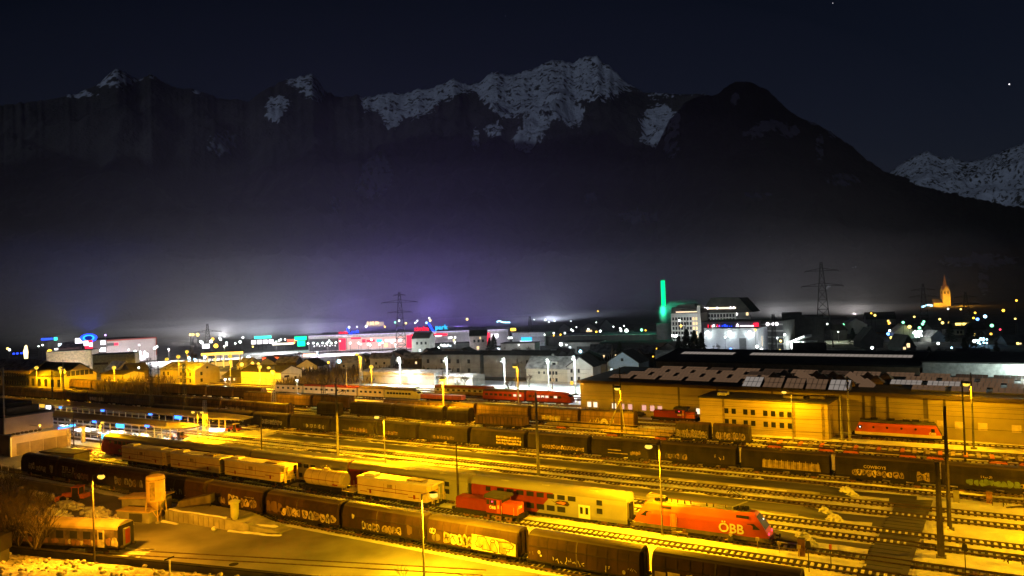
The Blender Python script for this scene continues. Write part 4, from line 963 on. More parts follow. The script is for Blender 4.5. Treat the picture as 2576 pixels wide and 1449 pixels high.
# overhead wires
def wire(label, pts, r=.032, cat='wire', mat=DSTEEL):
    m_ = MB()
    for a, b in zip(pts, pts[1:]):
        a = Vector(a); b = Vector(b); P = [a.lerp(b, t/6)-Vector((0, 0, .3*4*(t/6)*(1-t/6))) for t in range(7)]; m_.path(P, r, mat, 3)
    return tag(m_.build('overhead_wire'), label, cat, 'overhead wires')
for Y, z, l in ((106.5, 8.6, 'contact wire between the two half-lit masts'), (104.2, 9.4, 'upper feeder wire along the platform tracks'), (121., 8., 'contact wire above the middle freight train'), (144.6, 8., 'contact wire above the flat wagons'), (157., 10., 'feeder wire in front of the office block'), (160.8, 7.2, 'contact wire above the red and cream locomotive'), (112.7, 7.6, 'contact wire over the sleepers between the platforms'), (124.8, 9.4, 'feeder wire over the middle freight train'), (149, 9.2, 'feeder wire over the flat wagons'), (153, 7.6, 'contact wire over the brown back row'), (165.5, 8.6, 'feeder wire in front of the hall wall'), (176, 7.6, 'contact wire over the far passenger row'), (197, 7.4, 'contact wire above the white-lit tracks'), (202, 8.2, 'second contact wire above the white-lit tracks')):
    wire(l, [(x, Y, z) for x in ((-190, -140, -105, -60, -15, 40) if Y < 190 else (-190, -150, -110, -92))])

# ------------------------------------------------------------------ posts, signals and small yard things
def post(name, label, cat, loc, fn, group=None):
    o = thing(name, label, cat, (loc[0], loc[1], 0), 0, group); fn(o); return o
for b, l, h in (((4.5, 118.9), 'rust-brown post in the snow beyond the crossing', 1.7), ((-14.8, 87.1), 'rust-brown post left of the crossing', 2.1), ((.6, 117.1), 'grey cabinet post behind the nearer dark masts', 1.9)):
    post('track_post', l, 'post', b, lambda o: (MB().box(-.36, .36, -.2, .2, 0, h, RUST if 'rust' in l else CONCD).build('post', o), MB().box(-.4, .4, -.24, .24, h, h+.07, DSTEEL).build('cap', o)), 'track posts')
def marker(o):
    MB().bar((0, 0, 0), (0, 0, 1.2), .05, PALEY, n=6).build('pole', o); MB().box(-.2, .2, -.1, .1, 1.1, 1.45, PALEY).build('sign_plate', o)
for b, l in (((-22.9, 87.9), 'small white shunting signal with a lever in front of the red locomotive'), ((-19.7, 87.4), 'small white marker post by the red locomotive skirt'), ((-17.2, 87.), 'small white marker post below the locomotive nose'), ((-15.0, 86.7), 'small white marker post right of the locomotive nose')):
    o = post('marker_post', l, 'post', b, marker, 'marker posts beside the track')
    if 'lever' in l: MB().bar((-.7, 0, .5), (0, 0, .75), .05, PALEY).box(-.3, .3, -.15, .15, .45, .95, DSTEEL).build('lever', o)
post('low_signal', 'low white bracket signal beside the locomotive ladder', 'signal', (-28.6, 87.1), lambda o: MB().bar((-.6, 0, 0), (-.6, 0, .9), .05, PALEY).bar((.6, 0, 0), (.6, 0, .9), .05, PALEY).box(-.7, .7, -.1, .1, .8, .95, PALEY).box(.1, .45, -.12, .12, .95, 1.3, RUST).build('bracket', o))
def gate(o):
    MB().bar((0, 0, 0), (0, 0, 3.3), .05, DSTEEL, n=6).build('pole', o); MB().box(-.3, .3, -.06, .06, 2.6, 3.3, DSTEEL, .1).build('sign_plate', o)
post('track_sign', 'thin dark sign pole in the snow at the bottom right', 'sign', (1., 88.5), gate, 'track signs')
post('track_sign', 'dark headed track sign left of the crossing at the bottom', 'sign', (-13.4, 82.9), gate, 'track signs')
post('track_sign', 'thin post with an orange top left of the crossing', 'sign', (-11.4, 84.5), lambda o: (MB().bar((0, 0, 0), (0, 0, 2.2), .05, DSTEEL, n=6).build('pole', o), MB().box(-.12, .12, -.12, .12, 2.2, 2.7, ORNG).build('cap', o)), 'track signs')
def hoop(o):
    m_ = MB()
    for r_ in (1., .7): m_.path([(r_*math.cos(a), .2*(r_-.8), .35+r_*abs(math.sin(a))*.8) for a in np.arange(0, 3.3, .35)], .05, DSTEEL)
    for s in (-.6, .6): m_.bar((s, 0, 0), (s, .2, .9), .05, DSTEEL)
    m_.build('lever_frame', o)
for b, l in (((5.4, 117.6), 'bent points lever frame in the snow behind the dark masts'), ((5.6, 93.6), 'bent points lever frame in the snow at the lower right edge')): post('points_lever', l, 'points lever', b, hoop, 'points lever frames')
o = thing('buffer_stop', 'pile of dark timbers and rails at the right edge', 'scrap pile', (8.3, 117.8, 0)); m_ = MB()
for k in range(7): m_.bar((-2+k*.5, -.6+.1*k, .1+.08*k), (.5+k*.35, .8, .25+.1*(k % 3)), .12, WOODP)
m_.build('timbers', o)
for k, (b, l) in enumerate((((-87., 64.2), 'round snowball on the asphalt left of the small silo'),)): tag(MB().ball((0, 0, .3), .34, SNOW, 10, 7, (1, 1, .9), .2, 5).build('snowball', loc=(b[0], b[1], 0), smooth=True), l, 'snowball')
for b, l in (((-73.5, 56.8), 'round manhole cover in the foreground yard, left one'), ((-52.6, 61.6), 'round manhole cover by the nearest lamp post')):
    tag(MB().lathe([(.55, 0), (.55, .03)], BLACK, 14).build('manhole_cover', loc=(b[0], b[1], .009)), l, 'manhole cover')
# bare shrub in the yard
def bare_tree(name, label, cat, loc, h, sd, spread=.55, r0=.12, depth=5, mat=TWIG, lean=(0, 0), group=None, kids=3, thin=.62, stems=1):
    o = thing(name, label, cat, loc, 0, group); rnd = random.Random(sd); T, B = MB(), MB()
    def grow(p, d, ln, r, k):
        q = p+d*ln; mid = p.lerp(q, .5)+Vector((rnd.uniform(-1, 1), rnd.uniform(-1, 1), 0))*ln*.06
        m_ = T if k >= depth-1 else B
        n = 5 if k > 2 else 3
        m_.bar(p, mid, r, mat, r*.85, n, False); m_.bar(mid, q, r*.85, mat, r*.68, n, False)
        if k == 0: return
        for c in range(kids if k < depth else kids+1):
            a = rnd.random()*6.283; s = spread*rnd.uniform(.55, 1.25); u = d.cross(Vector((math.cos(a), math.sin(a), .3))).normalized()
            nd = (d+u*s+Vector((0, 0, .12))).normalized()
            grow(mid.lerp(q, rnd.uniform(.3, 1.)), nd, ln*rnd.uniform(.6, .85), r*thin*rnd.uniform(.8, 1.05), k-1)
    for q in range(stems):
        a = rnd.random()*6.283; k = 0 if stems == 1 else rnd.uniform(.15, .75)
        grow(Vector((.25*k*math.cos(a), .25*k*math.sin(a), 0)), Vector((lean[0]+k*math.cos(a), lean[1]+k*math.sin(a), 1)).normalized(), h*.3*rnd.uniform(.75, 1.1), r0, depth)
    T.build('trunk', o); B.build('crown', o); return o
bare_tree('shrub', 'thin leafless shrub growing at the yard edge near the lamp post', 'shrub', (-50.6, 60.3, 0), 3.2, 3, .6, .04, 4)

# ------------------------------------------------------------------ station: platforms, canopies, building
tag(MB().box(-330, -139, 102.1, 106.5, .385, .46, SNOW).build('platform_snow'), kind='structure')
tag(MB().box(-330, -137, 114.4, 118.9, .385, .46, SNOW).build('platform_snow'), kind='structure')
tag(MB().box(-330, -146, 91.4, 94.7, .385, .44, SNOWD).build('platform_snow'), kind='structure')
LEDT = EM('canopy_tube_light', (.9, .97, 1.), 8.); BLUE = EM('blue_sign', (.03, .16, 1.), 5.); BLUE2 = EM('cyan_blue_sign', (.05, .45, 1.), 3.)
CANR = M('canopy_roof', (.16, .13, .095), .6, var=.3, sc=.3, stretch=(.15, 1, 1))
def canopy(label, x0, x1, ya, yb, z, tip, dx):
    o = thing('platform_canopy', label, 'canopy', (0, 0, 0), 0, 'platform canopies')
    ym = (ya+yb)/2
    MB().loft([[(x0, ya, z), (x0, ya, z+.3), (x0, ym, z+.12), (x0, yb, z+.42), (x0, yb, z), (x0, ym, z-.12)], [(x1, ya, z), (x1, ya, z+.3), (x1, ym, z+.12), (x1, yb, z+.42), (x1, yb, z), (x1, ym, z-.12)], [(x1+tip, ya+1.2, z+.05), (x1+tip, ya+1.2, z+.25), (x1+tip, ym, z+.2), (x1+tip, yb-1., z+.4), (x1+tip, yb-1., z+.05), (x1+tip, ym, z)]], CANR).build('roof', o)
    x = x1-1.5; k = 0
    while x > x0 and k < 24:
        m_ = MB()
        for yy in (ym-.9, ym+.9): m_.bar((x, yy, .4), (x, yy, z-.05), .13, WHITEP, n=6)
        m_.bar((x, ya+.3, z-.1), (x, yb-.3, z-.1), .09, WHITEP); m_.build('post', o)
        if k % 2 == 0:
            MB().box(x-3.2, x-.6, ym-.1, ym+.1, z-.34, z-.24, LEDT).build('tube_light', o)
            light((x-1.9, ym, z-.8), (.9, .95, 1.), 5200, o, 'POOL', .3)
        x -= dx; k += 1
    return o
canopy('long front platform canopy with a tapering dark end', -290, -152, 100.6, 106.2, 3.7, 5.5, 6.)
canopy('long rear platform canopy reaching farther right', -290, -152, 113.4, 119.4, 3.75, 7.5, 6.)
def sign(label, loc, w, h, mat, rz=0., txt=None, group='blue platform signs', name='platform_sign', legs=True):
    o = thing(name, label, 'sign', loc, rz, group)
    MB().box(-w/2, w/2, -.12, .12, 0, h, mat).build('sign_panel', o)
    MB().box(-w/2-.05, w/2+.05, -.1, .14, h, h+.06, DSTEEL).build('frame', o)
    if legs: MB().bar((-w*.35, 0, h), (-w*.35, 0, h+1.1), .03, DSTEEL).bar((w*.35, 0, h), (w*.35, 0, h+1.1), .03, DSTEEL).build('hanger', o)
    return o
for k, (px, py, Y, w, h, m, l) in enumerate(((302, 1076, 99.8, 3., .9, BLUE2, 'blue lit platform sign hanging under the front canopy middle'), (275, 1103, 91., 3.4, 1., BLUE2, 'largest blue lit sign in front of the red driving trailer'), (448, 1054, 113.2, 2.6, .8, BLUE, 'blue lit sign near the right end of the rear canopy'), (378, 1044, 113.2, 1.2, .4, BLUE, 'small blue light under the rear canopy, right of the middle'), (258, 1035, 113.2, 1.3, .5, BLUE, 'small bright blue light under the rear canopy middle'), (152, 1027, 113.2, 1.2, .45, BLUE, 'small blue light under the rear canopy, left'), (90, 1025, 113.2, 3., .9, BLUE, 'blue lit sign right above the black station roof'),
        (237, 1063, 99.8, 1.3, .45, BLUE, 'small blue light under the front canopy, left'), (370, 1074, 99.8, 1.3, .45, BLUE, 'small blue light under the front canopy, right'))):
    p = onY(px, py, Y); sign(l, tuple(p), w, h, m, R_(25) if k == 1 else 0, legs=p[2] < 3.2)
for (px, py, Y, w, h, m, l) in ((106, 1025, 113.2, 2.6, 1., EM('timetable_yellow', (1., .6, .06), 1.1), 'yellow lit timetable board beside the blue sign'), (122, 1028, 113.2, 2., .9, LEDT, 'white lit board right of the yellow timetable')): sign(l, tuple(onY(px, py, Y)), w, h, m, group='lit platform boards')
# waiting things on the platforms
def tractor(label, loc, rz, col, sc=1., blade=True, roofm=None):
    o = thing('snow_tractor', label, 'tractor', (*loc, .45 if loc[1] > 90 else 0), rz); o.scale = (sc,)*3
    MB().box(-.2, 1.9, -.45, .45, .75, 1.35, col, .1, .05).build('bonnet', o)
    c = MB().box(-1.3, -.1, -.7, .7, .8, 2.3, GLASS, .08, .06).build('cab', o); MB().box(-1.4, .02, -.78, .78, 2.3, 2.45, roofm or col).build('cab_roof', o)
    for x in (-1.3, -.12):
        for y in (-.7, .62): MB().box(x, x+.08, y, y+.08, .8, 2.32, col).build('cab_pillar', c)
    for x, r_ in ((-.9, .68), (1.35, .48)):
        for y in (-.95, .65): w_ = MB().disc_x(x, y, r_, r_, .3, BLACK, 14).build('wheel', o)
    if blade: MB().loft([[(2.2, -1.3, .1), (2.5, -1.3, .45), (2.25, -1.3, .95)], [(2.2, 1.3, .1), (2.5, 1.3, .45), (2.25, 1.3, .95)]], ORNG).build('plough_blade', o)
    MB().box(-2.3, -1.35, -.8, .8, .6, 1.25, col, .1).build('spreader_box', o)
    return o
tractor('orange snow tractor with a plough parked in the foreground beside the wagons', (-122.6, 64.6), R_(205), ORNG)
tractor('small snow tractor with a white roof on the front platform', (-153.5, 104.6), R_(190), RUST, .8, roofm=WHITEP)
tractor('small red snow tractor with a white roof on the rear platform', (-149.5, 116.8), R_(185), REDD, .8, roofm=WHITEP)
def bench(label, loc):
    o = thing('platform_bench', label, 'bench', (*loc, .46), 0, 'platform benches'); MB().box(-.9, .9, -.2, .2, .42, .48, STEEL).build('seat', o); MB().box(-.9, .9, .2, .25, .48, .9, STEEL).build('backrest', o)
    for s in (-.7, .7): MB().box(s-.03, s+.03, -.2, .2, 0, .42, DSTEEL).build('leg', o)
bench('metal bench on the snowy front platform, left one', (-170., 103.6)); bench('metal bench on the snowy front platform beside the bin', (-163., 103.8))
o = thing('litter_bin', 'round litter bin on the snowy front platform', 'bin', (-160.2, 103.4, .46)); MB().lathe([(.25, 0), (.28, .9)], CONC, 12).build('bin_body', o); MB().lathe([(.3, .9), (.3, .98), (.1, 1.02)], DSTEEL, 12).build('lid', o)
o = thing('platform_fence', 'white railing along the front of the platform', 'railing', (0, 0, .38)); m_ = MB()
for k in range(22): m_.bar((-215+k*2.9, 97.6, 0), (-215+k*2.9, 97.6, 1.9), .06, WHITEP)
m_.build('fence_posts', o)['kind'] = 'stuff'; m_ = MB(); m_.bar((-215, 97.6, 1.9), (-152, 97.6, 1.9), .07, WHITEP).bar((-215, 97.6, 1.), (-152, 97.6, 1.), .04, WHITEP); m_.build('handrail', o)
tag(MB().ball((0, 0, 0), .8, OCHRE, 10, 6, (1, 1, .7)).build('grit_bin', loc=(-147.5, 102.9, .5)), 'yellow grit bin at the end of the front platform', 'grit bin')
lump('snow_heap', (-145, 103.5), 2.6, 1.4, .9, 20, sd=61); lump('snow_heap', (-165, 84.3), 5, 2.2, 1.1, 40, sd=62); lump('snow_heap', (-158, 86.2), 4, 1.6, .9, 30, sd=63); lump('snow_heap', (-142, 120.4), 3.5, 1., .7, 22, sd=64)
tag(MB().box(-1.6, 1.6, -.5, .5, .1, 1.1, REDD, .3, .1).build('snow_plough', loc=(-158.6, 86.9, 0)), 'small red snow plough blade lying by the driving trailer', 'snow plough')
# station building
STN = M('pinkish_render', (.42, .33, .27), .8, var=.12, sc=.4); STND = M('brown_station_panels', (.2, .145, .1), .7, var=.2, sc=.5)
o = thing('station_building', 'flat-roofed pinkish station building at the left edge', 'building', (-174., 79., 0)); sb_ = o
MB().box(-46, 0, 0, 12., .0, 4.1, STN).build('lower_wing', o); MB().box(-46.3, .25, -.25, 12.2, 4.1, 4.35, STN).build('wing_fascia', o)
MB().box(-45.9, -.1, .2, 11.9, 4.36, 4.4, SNOWD).build('wing_roof', o)
MB().box(-48, -4.2, .6, 10.6, 4.4, 8., STN).build('upper_block', o); MB().box(-48.2, -4., .4, 10.8, 8., 8.25, ROOFD).build('roof', o)
MB().box(-40, -7, 2.2, 9., 8.25, 9.8, DKR).build('roof_plant', o); MB().box(-38, -9, 3, 8.5, 9.8, 10.6, ROOFD).build('roof_plant', o)
for k in range(4): MB().box(.0, .04, .9+k*2.75, 3.5+k*2.75, .1, 2.7, STND).build('wall_panel', o)
MB().box(.0, .3, 11.4, 12.1, 0, 4.1, PALEY).build('corner_pillar', o)
MB().box(-.5, .1, -.35, -.05, 0, 4.3, WHITEP).build('downpipe', o)
m_ = MB()
for k in range(7): m_.ball((-1.5, 1.+k*.9, 4.6), .45, TWIG, 6, 4, (1, 1, .6), .5, k)
m_.build('roof_plants', o)
o = thing('station_sign', 'blue lit lettering along the station wing roof edge', 'sign', (-173.7, 88.4, 4.4)); MB().box(-.1, .1, 0, 2.3, 0, .3, BLUE).build('sign_panel', o); MB().box(-.1, .1, 2.5, 3.8, .05, .5, BLUE2).build('logo_panel', o)
o = thing('entrance_pillar', 'pale pillar under the station wing corner', 'pillar', (-173.2, 93.6, 0)); MB().box(-.35, .35, -.35, .35, 0, 4., PALEY).build('shaft', o); MB().box(-4, .5, -1.4, .5, 4., 4.25, STN).build('soffit', o)
light((-1.6, -.7, 3.4), (1., .85, .6), 420, o, rad=.4, name='entrance_light')
light((4.5, 3.5, 6.2), (1., .62, .34), 950, sb_, 'POINT', .3, name='wall_light')
MB().bar((.2, 3.5, 6.3), (4.3, 3.5, 6.3), .05, DSTEEL).ball((4.5, 3.5, 6.5), .3, SODO, 8, 5).build('wall_lamp', sb_)
# grey hut behind the first wagons
o = thing('grey_hut', 'low grey flat-roofed hut behind the first wagon', 'hut', (-149.4, 77.2, 0), R_(8)); MB().box(-4.8, 4.8, -1.6, 1.6, 0, 3.4, CONCD).build('wall', o); MB().box(-5., 5., -1.8, 1.8, 3.4, 3.62, ROOFD).build('roof', o); MB().box(-4.85, 4.85, -1.65, -1.6, 2.6, 3.3, GREYR).build('fascia', o); MB().box(2, 3, -1.64, -1.6, 0, 2.1, DKR).build('door', o)
o = thing('barrier', 'small white barrier on the road left of the first wagon', 'barrier', (-158.5, 70.5, 0)); MB().bar((-1, 0, 0), (-1, 0, 1.4), .06, WHITEP).bar((1.6, 0, 0), (1.6, 0, 1.4), .06, WHITEP).bar((-1, 0, 1.35), (1.6, 0, 1.35), .06, WHITEP).build('frame', o)

# ------------------------------------------------------------------ silo, ramp, sheds
SILO = M('ochre_silo_paint', (.62, .43, .17), .6, var=.12, sc=.8, col2=(.72, .52, .22))
o = thing('gravel_silo', 'tall yellow round silo on splayed legs in the foreground yard', 'silo', (-99.2, 63.7, 0), R_(20)); o.scale = (.8, .8, .77)
MB().lathe([(1.6, 3.9), (1.6, 8.2), (1.62, 8.2), (1.5, 8.5), (.6, 8.75), (.05, 8.8)], SILO, 12).build('tank', o)
MB().lathe([(.35, 2.3), (1.58, 3.9)], SILO, 12).build('hopper', o)
MB().loft([[(r_*math.cos(2*math.pi*k/12), r_*math.sin(2*math.pi*k/12), z) for k in range(12)] for r_, z in ((1.68, 7.75), (1.68, 7.95))], OCHRE).build('rim_band', o)
for k in range(4):
    a = math.pi/4+k*math.pi/2; MB().bar((1.5*math.cos(a), 1.5*math.sin(a), 4.1), (1.95*math.cos(a), 1.95*math.sin(a), 0), .11, SILO).box(1.95*math.cos(a)-.3, 1.95*math.cos(a)+.3, 1.95*math.sin(a)-.3, 1.95*math.sin(a)+.3, 0, .35, CONC).build('leg', o)
m_ = MB()
for k in range(4):
    a = math.pi/4+k*math.pi/2; b = a+math.pi/2; m_.bar((1.85*math.cos(a), 1.85*math.sin(a), .9), (1.6*math.cos((a+b)/2)*.75, 1.6*math.sin((a+b)/2)*.75, 2.4), .06, SILO); m_.bar((1.85*math.cos(b), 1.85*math.sin(b), .9), (1.6*math.cos((a+b)/2)*.75, 1.6*math.sin((a+b)/2)*.75, 2.4), .06, SILO)
m_.build('bracing', o)
m_ = MB()
for y in (-.25, .25): m_.bar((1.66*math.cos(-.6)+y*.5, 1.66*math.sin(-.6)+y, .4), (1.66*math.cos(-.6)+y*.5, 1.66*math.sin(-.6)+y, 8.2), .04, SILO)
m_.build('ladder', o); MB().poly([(1.63*math.cos(a)+.0, 1.63*math.sin(a), z) for a, z in ((-1.55, 4.2), (-1., 4.2), (-1., 7.6), (-1.55, 7.6))], OCHRE).build('panel', o)
o = thing('small_silo', 'small pale green silo with a mushroom cap at the end of the ramp', 'silo', (-85., 66.1, 0)); o.scale = (.86, .86, .88)
GRN = M('pale_green_paint', (.48, .5, .28), .6, var=.12)
MB().lathe([(.3, 1.4), (.62, 1.9), (.64, 4.0)], GRN, 14).build('tank', o); MB().lathe([(.66, 4.0), (.88, 4.1), (.9, 4.35), (.4, 4.55)], GRN, 14).build('cap', o)
for k in range(3): a = k*2.09+.4; MB().bar((.5*math.cos(a), .5*math.sin(a), 1.9), (.75*math.cos(a), .75*math.sin(a), 0), .06, DSTEEL).build('leg', o)
MB().box(-.9, .9, -.8, .8, .0, .14, DSTEEL).build('base', o)
o = thing('loading_ramp', 'long concrete loading ramp wall with snow along its top', 'ramp', (0, 0, 0))
MB().loft([[(-98.3, 64.5, 0), (-98.3, 69., 0), (-98.3, 69., 1.45), (-98.3, 64.5, 1.45)], [(-85.4, 65.2, 0), (-85.4, 69.2, 0), (-85.4, 69.2, 1.45), (-85.4, 65.2, 1.45)], [(-77.5, 67.4, 0), (-77.5, 69.4, 0), (-77.5, 69.4, .1), (-77.5, 67.4, .1)]], CONC).build('wall', o)
MB().poly([(-98.3, 65., 1.46), (-85.4, 65.8, 1.46), (-85.4, 69.1, 1.46), (-98.3, 68.9, 1.46)], ASPH).build('deck', o)
m_ = MB()
for k in range(12): m_.box(-97.6+k*1.05, -97.5+k*1.05, 64.5+k*.057, 64.53+k*.057, .1, 1.35, CONCD)
m_.build('wall_joints', o)
ridge(-98, -86, 65., .42, .22, .5, sd=71, slope=.055, z0=1.46); ridge(-85.5, -78, 66.2, .4, .3, .4, sd=72, slope=.2, z0=.7); ridge(-85, -76.5, 64.9, .45, .25, .4, sd=73, slope=.22); ridge(-97.5, -79, 69.2, .4, .3, .5, sd=74, z0=.3); ridge(-98, -94.5, 63.9, .4, .25, .4, sd=75)
o = thing('concrete_block', 'square concrete block beside the small silo', 'block', (-82.9, 66.3, 0), R_(10)); MB().box(-.8, .8, -.5, .5, 0, 1.1, CONC, .05, .05).build('block', o)
o = thing('yard_shed', 'low concrete shed with a lean-to roof beside the tall silo', 'shed', (-104.3, 65.2, 0), R_(18))
MB().box(-3.2, 3.4, -1., 1.6, 0, 2.4, CONC).build('wall', o); MB().prism_y([(-3.5, 2.4), (3.7, 2.75), (3.7, 2.95), (-3.5, 2.6)], -1.3, 1.9, SILO).build('roof', o); MB().box(-2, .8, -1.04, -1., .7, 1.5, GREYB).build('board', o); MB().box(1.3, 2.2, -1.05, -1., .4, 1.9, RUST).build('door', o); MB().box(2.3, 3.2, -1.05, -1., .2, 2.2, BLACK).build('opening', o)
o = thing('gravel_bay', 'concrete gravel bay under the tall silo', 'bunker', (-101.6, 62.6, 0), R_(14)); MB().box(-3.2, 2.6, -.9, .9, 0, 1.5, CONC, .05).build('wall', o); MB().box(-3.3, 2.7, -1., 1., 1.5, 1.66, SILO).build('cover', o); MB().box(-.9, 1.4, -.95, -.9, .1, 1.3, DKR).build('opening', o)
o = thing('conveyor', 'dark inclined conveyor box behind the tall silo', 'conveyor', (-95.6, 67.6, 0), R_(28)); MB().prism_y([(-2.6, 1.5), (2.6, 2.1), (2.6, 3.3), (-2.2, 2.4)], -.7, .7, GREYB).build('box', o); MB().bar((-2, 0, 0), (-2, 0, 1.6), .1, DSTEEL).bar((2.2, 0, 0), (2.2, 0, 2.1), .1, DSTEEL).build('leg', o)
lump('snow_heap', (-110.5, 61.6), 4.2, 1.7, 1.2, 50, sd=81, size=.4); lump('snow_heap', (-105.2, 60.9), 5.5, .7, .5, 30, sd=82, size=.35); lump('snow_heap', (-107.6, 64.9), 1.6, .9, 1.2, 14, M('sandy_snow', (.5, .42, .34), .9), sd=83); lump('snow_heap', (-119.5, 62.2), 4.5, 1.3, .8, 45, sd=84, size=.4)
# lit snowy slope behind the shrubs at the far left of the yard
for k, (x, y, rx, ry, h) in enumerate(((-128, 63.6, 6, .9, .8), (-138, 64.0, 6, .9, .8), (-147, 65.2, 6, 1.2, .7), (-118, 58.5, 7, 1.8, .9), (-108, 57, 5, 1.4, .8))): lump('snow_heap', (x, y), rx, ry, h, 40, sd=90+k, size=.45)
o = thing('retaining_wall', 'grey retaining wall below the first wagons of the front train', 'wall', (-134, 66.2, 0), R_(3)); MB().box(-9.5, 9., -.2, .2, 0, 1.3, CONCD).build('wall', o); MB().box(-9.6, 9.1, -.28, .28, 1.3, 1.42, CONC).build('coping', o)
# spur track and edge kerb with fence posts in front
def obl(x, y, dx): return (x+dx*math.cos(SPA), y+dx*math.sin(SPA))
t = thing('railway_track', None, None, (-102.2, 49.6, 0), SPA); t['kind'] = 'structure'
m_ = MB()
for s in (-.75, .75): m_.box(-60, 60, s-.05, s+.05, .02, .12, RAIL)
m_.build('rail', t); MB().box(-60, 16, -1.7, 1.7, .0, .05, BED).build('ballast', t)
o = thing('edge_wall', 'dark kerb wall with snow posts along the foreground spur', 'wall', (-109.6, 45.6, 0), R_(12.6)); MB().box(-30, 60, -.25, .25, 0, .75, DKR).build('wall', o); MB().box(-30, 60, -.3, .3, .75, .85, BLACK).build('coping', o)
# snow bank of clods in front
rnd = random.Random(5); mb = MB(); bank = []
nx, ny = 150, 46
for i in range(nx+1):
    for j in range(ny+1):
        u = i/nx; v = j/ny; x = -150+u*104; ytop = 45.3+(x+109.6)*math.tan(R_(12.6))-.5; y = ytop-v*24
        n = noise.fractal(Vector((x*.35, y*.35, 0)), 1., 2.2, 4); c = noise.cell(Vector((x*1.1, y*1.1, 2)))
        cl = max(0, noise.noise(Vector((x*1.25, y*1.25, 5))))
        z = .25+5.2*min(1, v*1.35)**1.2*1.+.35*n+.75*cl*min(1, v*8)
        bank.append((x, y, z-.3*(v == 0)))
mb.v = bank; CLOD = M('dirty_clod_snow', (.36, .35, .33), .8, var=.35, sc=1.2, col2=(.62, .6, .58), bump=.7, bsc=3); i0 = mb.mi(CLOD)
for i in range(nx):
    for j in range(ny): a = i*(ny+1)+j; mb.f.append((a+1, a, a+ny+1, a+ny+2)); mb.m.append(i0)
tag(mb.build('snow_slope', smooth=True), kind='structure')
mb = MB()
for k in range(750):
    i = rnd.randrange(20, nx); j = rnd.randrange(1, 34); x, y, z = bank[i*(ny+1)+j]; q = rnd.uniform(.12, .34)
    mb.ball((x+rnd.uniform(-.4, .4), y+rnd.uniform(-.3, .3), z+q*.3), q, CLOD, 6, 4, (1.1, 1, .8), .5, k)
tag(mb.build('snow_clods', smooth=True), kind='stuff')
SHADE_TWIG = M('silhouette_bark', (.03, .022, .016), .9, var=.3, sc=4)  # bark darkened to give the backlit bushes a silhouette
# bushes in front of the derelict coach
for k, (x, y, h, l) in enumerate(((-104., 44.0, 7.5, 'bare bush on the snow bank at the left edge'), (-101., 45.2, 8., 'bare bush left of the orange lamp post, tallest one'), (-98.2, 45.0, 7., 'bare bush in front of the derelict coach windows'), (-95.5, 46.0, 5.6, 'bare bush just left of the orange lamp post'), (-107.5, 43.2, 9.5, 'leaning bare tree at the far left edge'), (-96.5, 43.2, 6., 'low bare bush on the snow bank near the bottom'), (-92.6, 44.2, 4.6, 'small bare bush on the snow bank in front of the lamp post'), (-99.5, 42.5, 6.5, 'spreading bare bush at the bottom left corner'))):
    bare_tree('bush', l, 'bush', (x, y, .9+max(0, (46.5+(x+109.6)*.22-y))*.35), h*1.25, 40+k, .42, .1, 5, SHADE_TWIG, (.12, .0), 'bare bushes on the snow bank', 2, .72, 7 if h > 5 else 5)
for k, (x, y, h, l) in enumerate(((-124., 58., 6., 'bare bush behind the derelict coach, left one'), (-117., 57., 5., 'bare bush behind the derelict coach, right one'), (-133, 60, 7., 'bare bush below the grey retaining wall'))): bare_tree('bush', l, 'bush', (x, y, 0), h, 60+k, .45, .07, 4, SHADE_TWIG, (0, 0), 'bare bushes on the snow bank', 3, .7, 6)
o = thing('road_barrier', 'dark low roof edge in the bottom left corner', 'roof edge', (-103.5, 38.2, 0), R_(27)); MB().box(-14, 9.5, -1.6, .6, 3.2, 5.0, BLACK).build('roof', o); MB().box(-14, 9.3, -1.4, .4, 0, 3.2, DKR).build('wall', o)
o = thing('path_lamp', 'small white-stemmed path lamp with a dark flat cap at the bottom', 'lamp', (-73.2, 48.4, 2.)); MB().bar((0, 0, -1.5), (0, 0, 1.3), .09, WHITEP, n=8).build('pole', o); MB().prism_y([(-.5, 1.25), (.35, 1.6), (.4, 1.75), (-.45, 1.42)], -.3, .3, BLACK).build('cap', o)
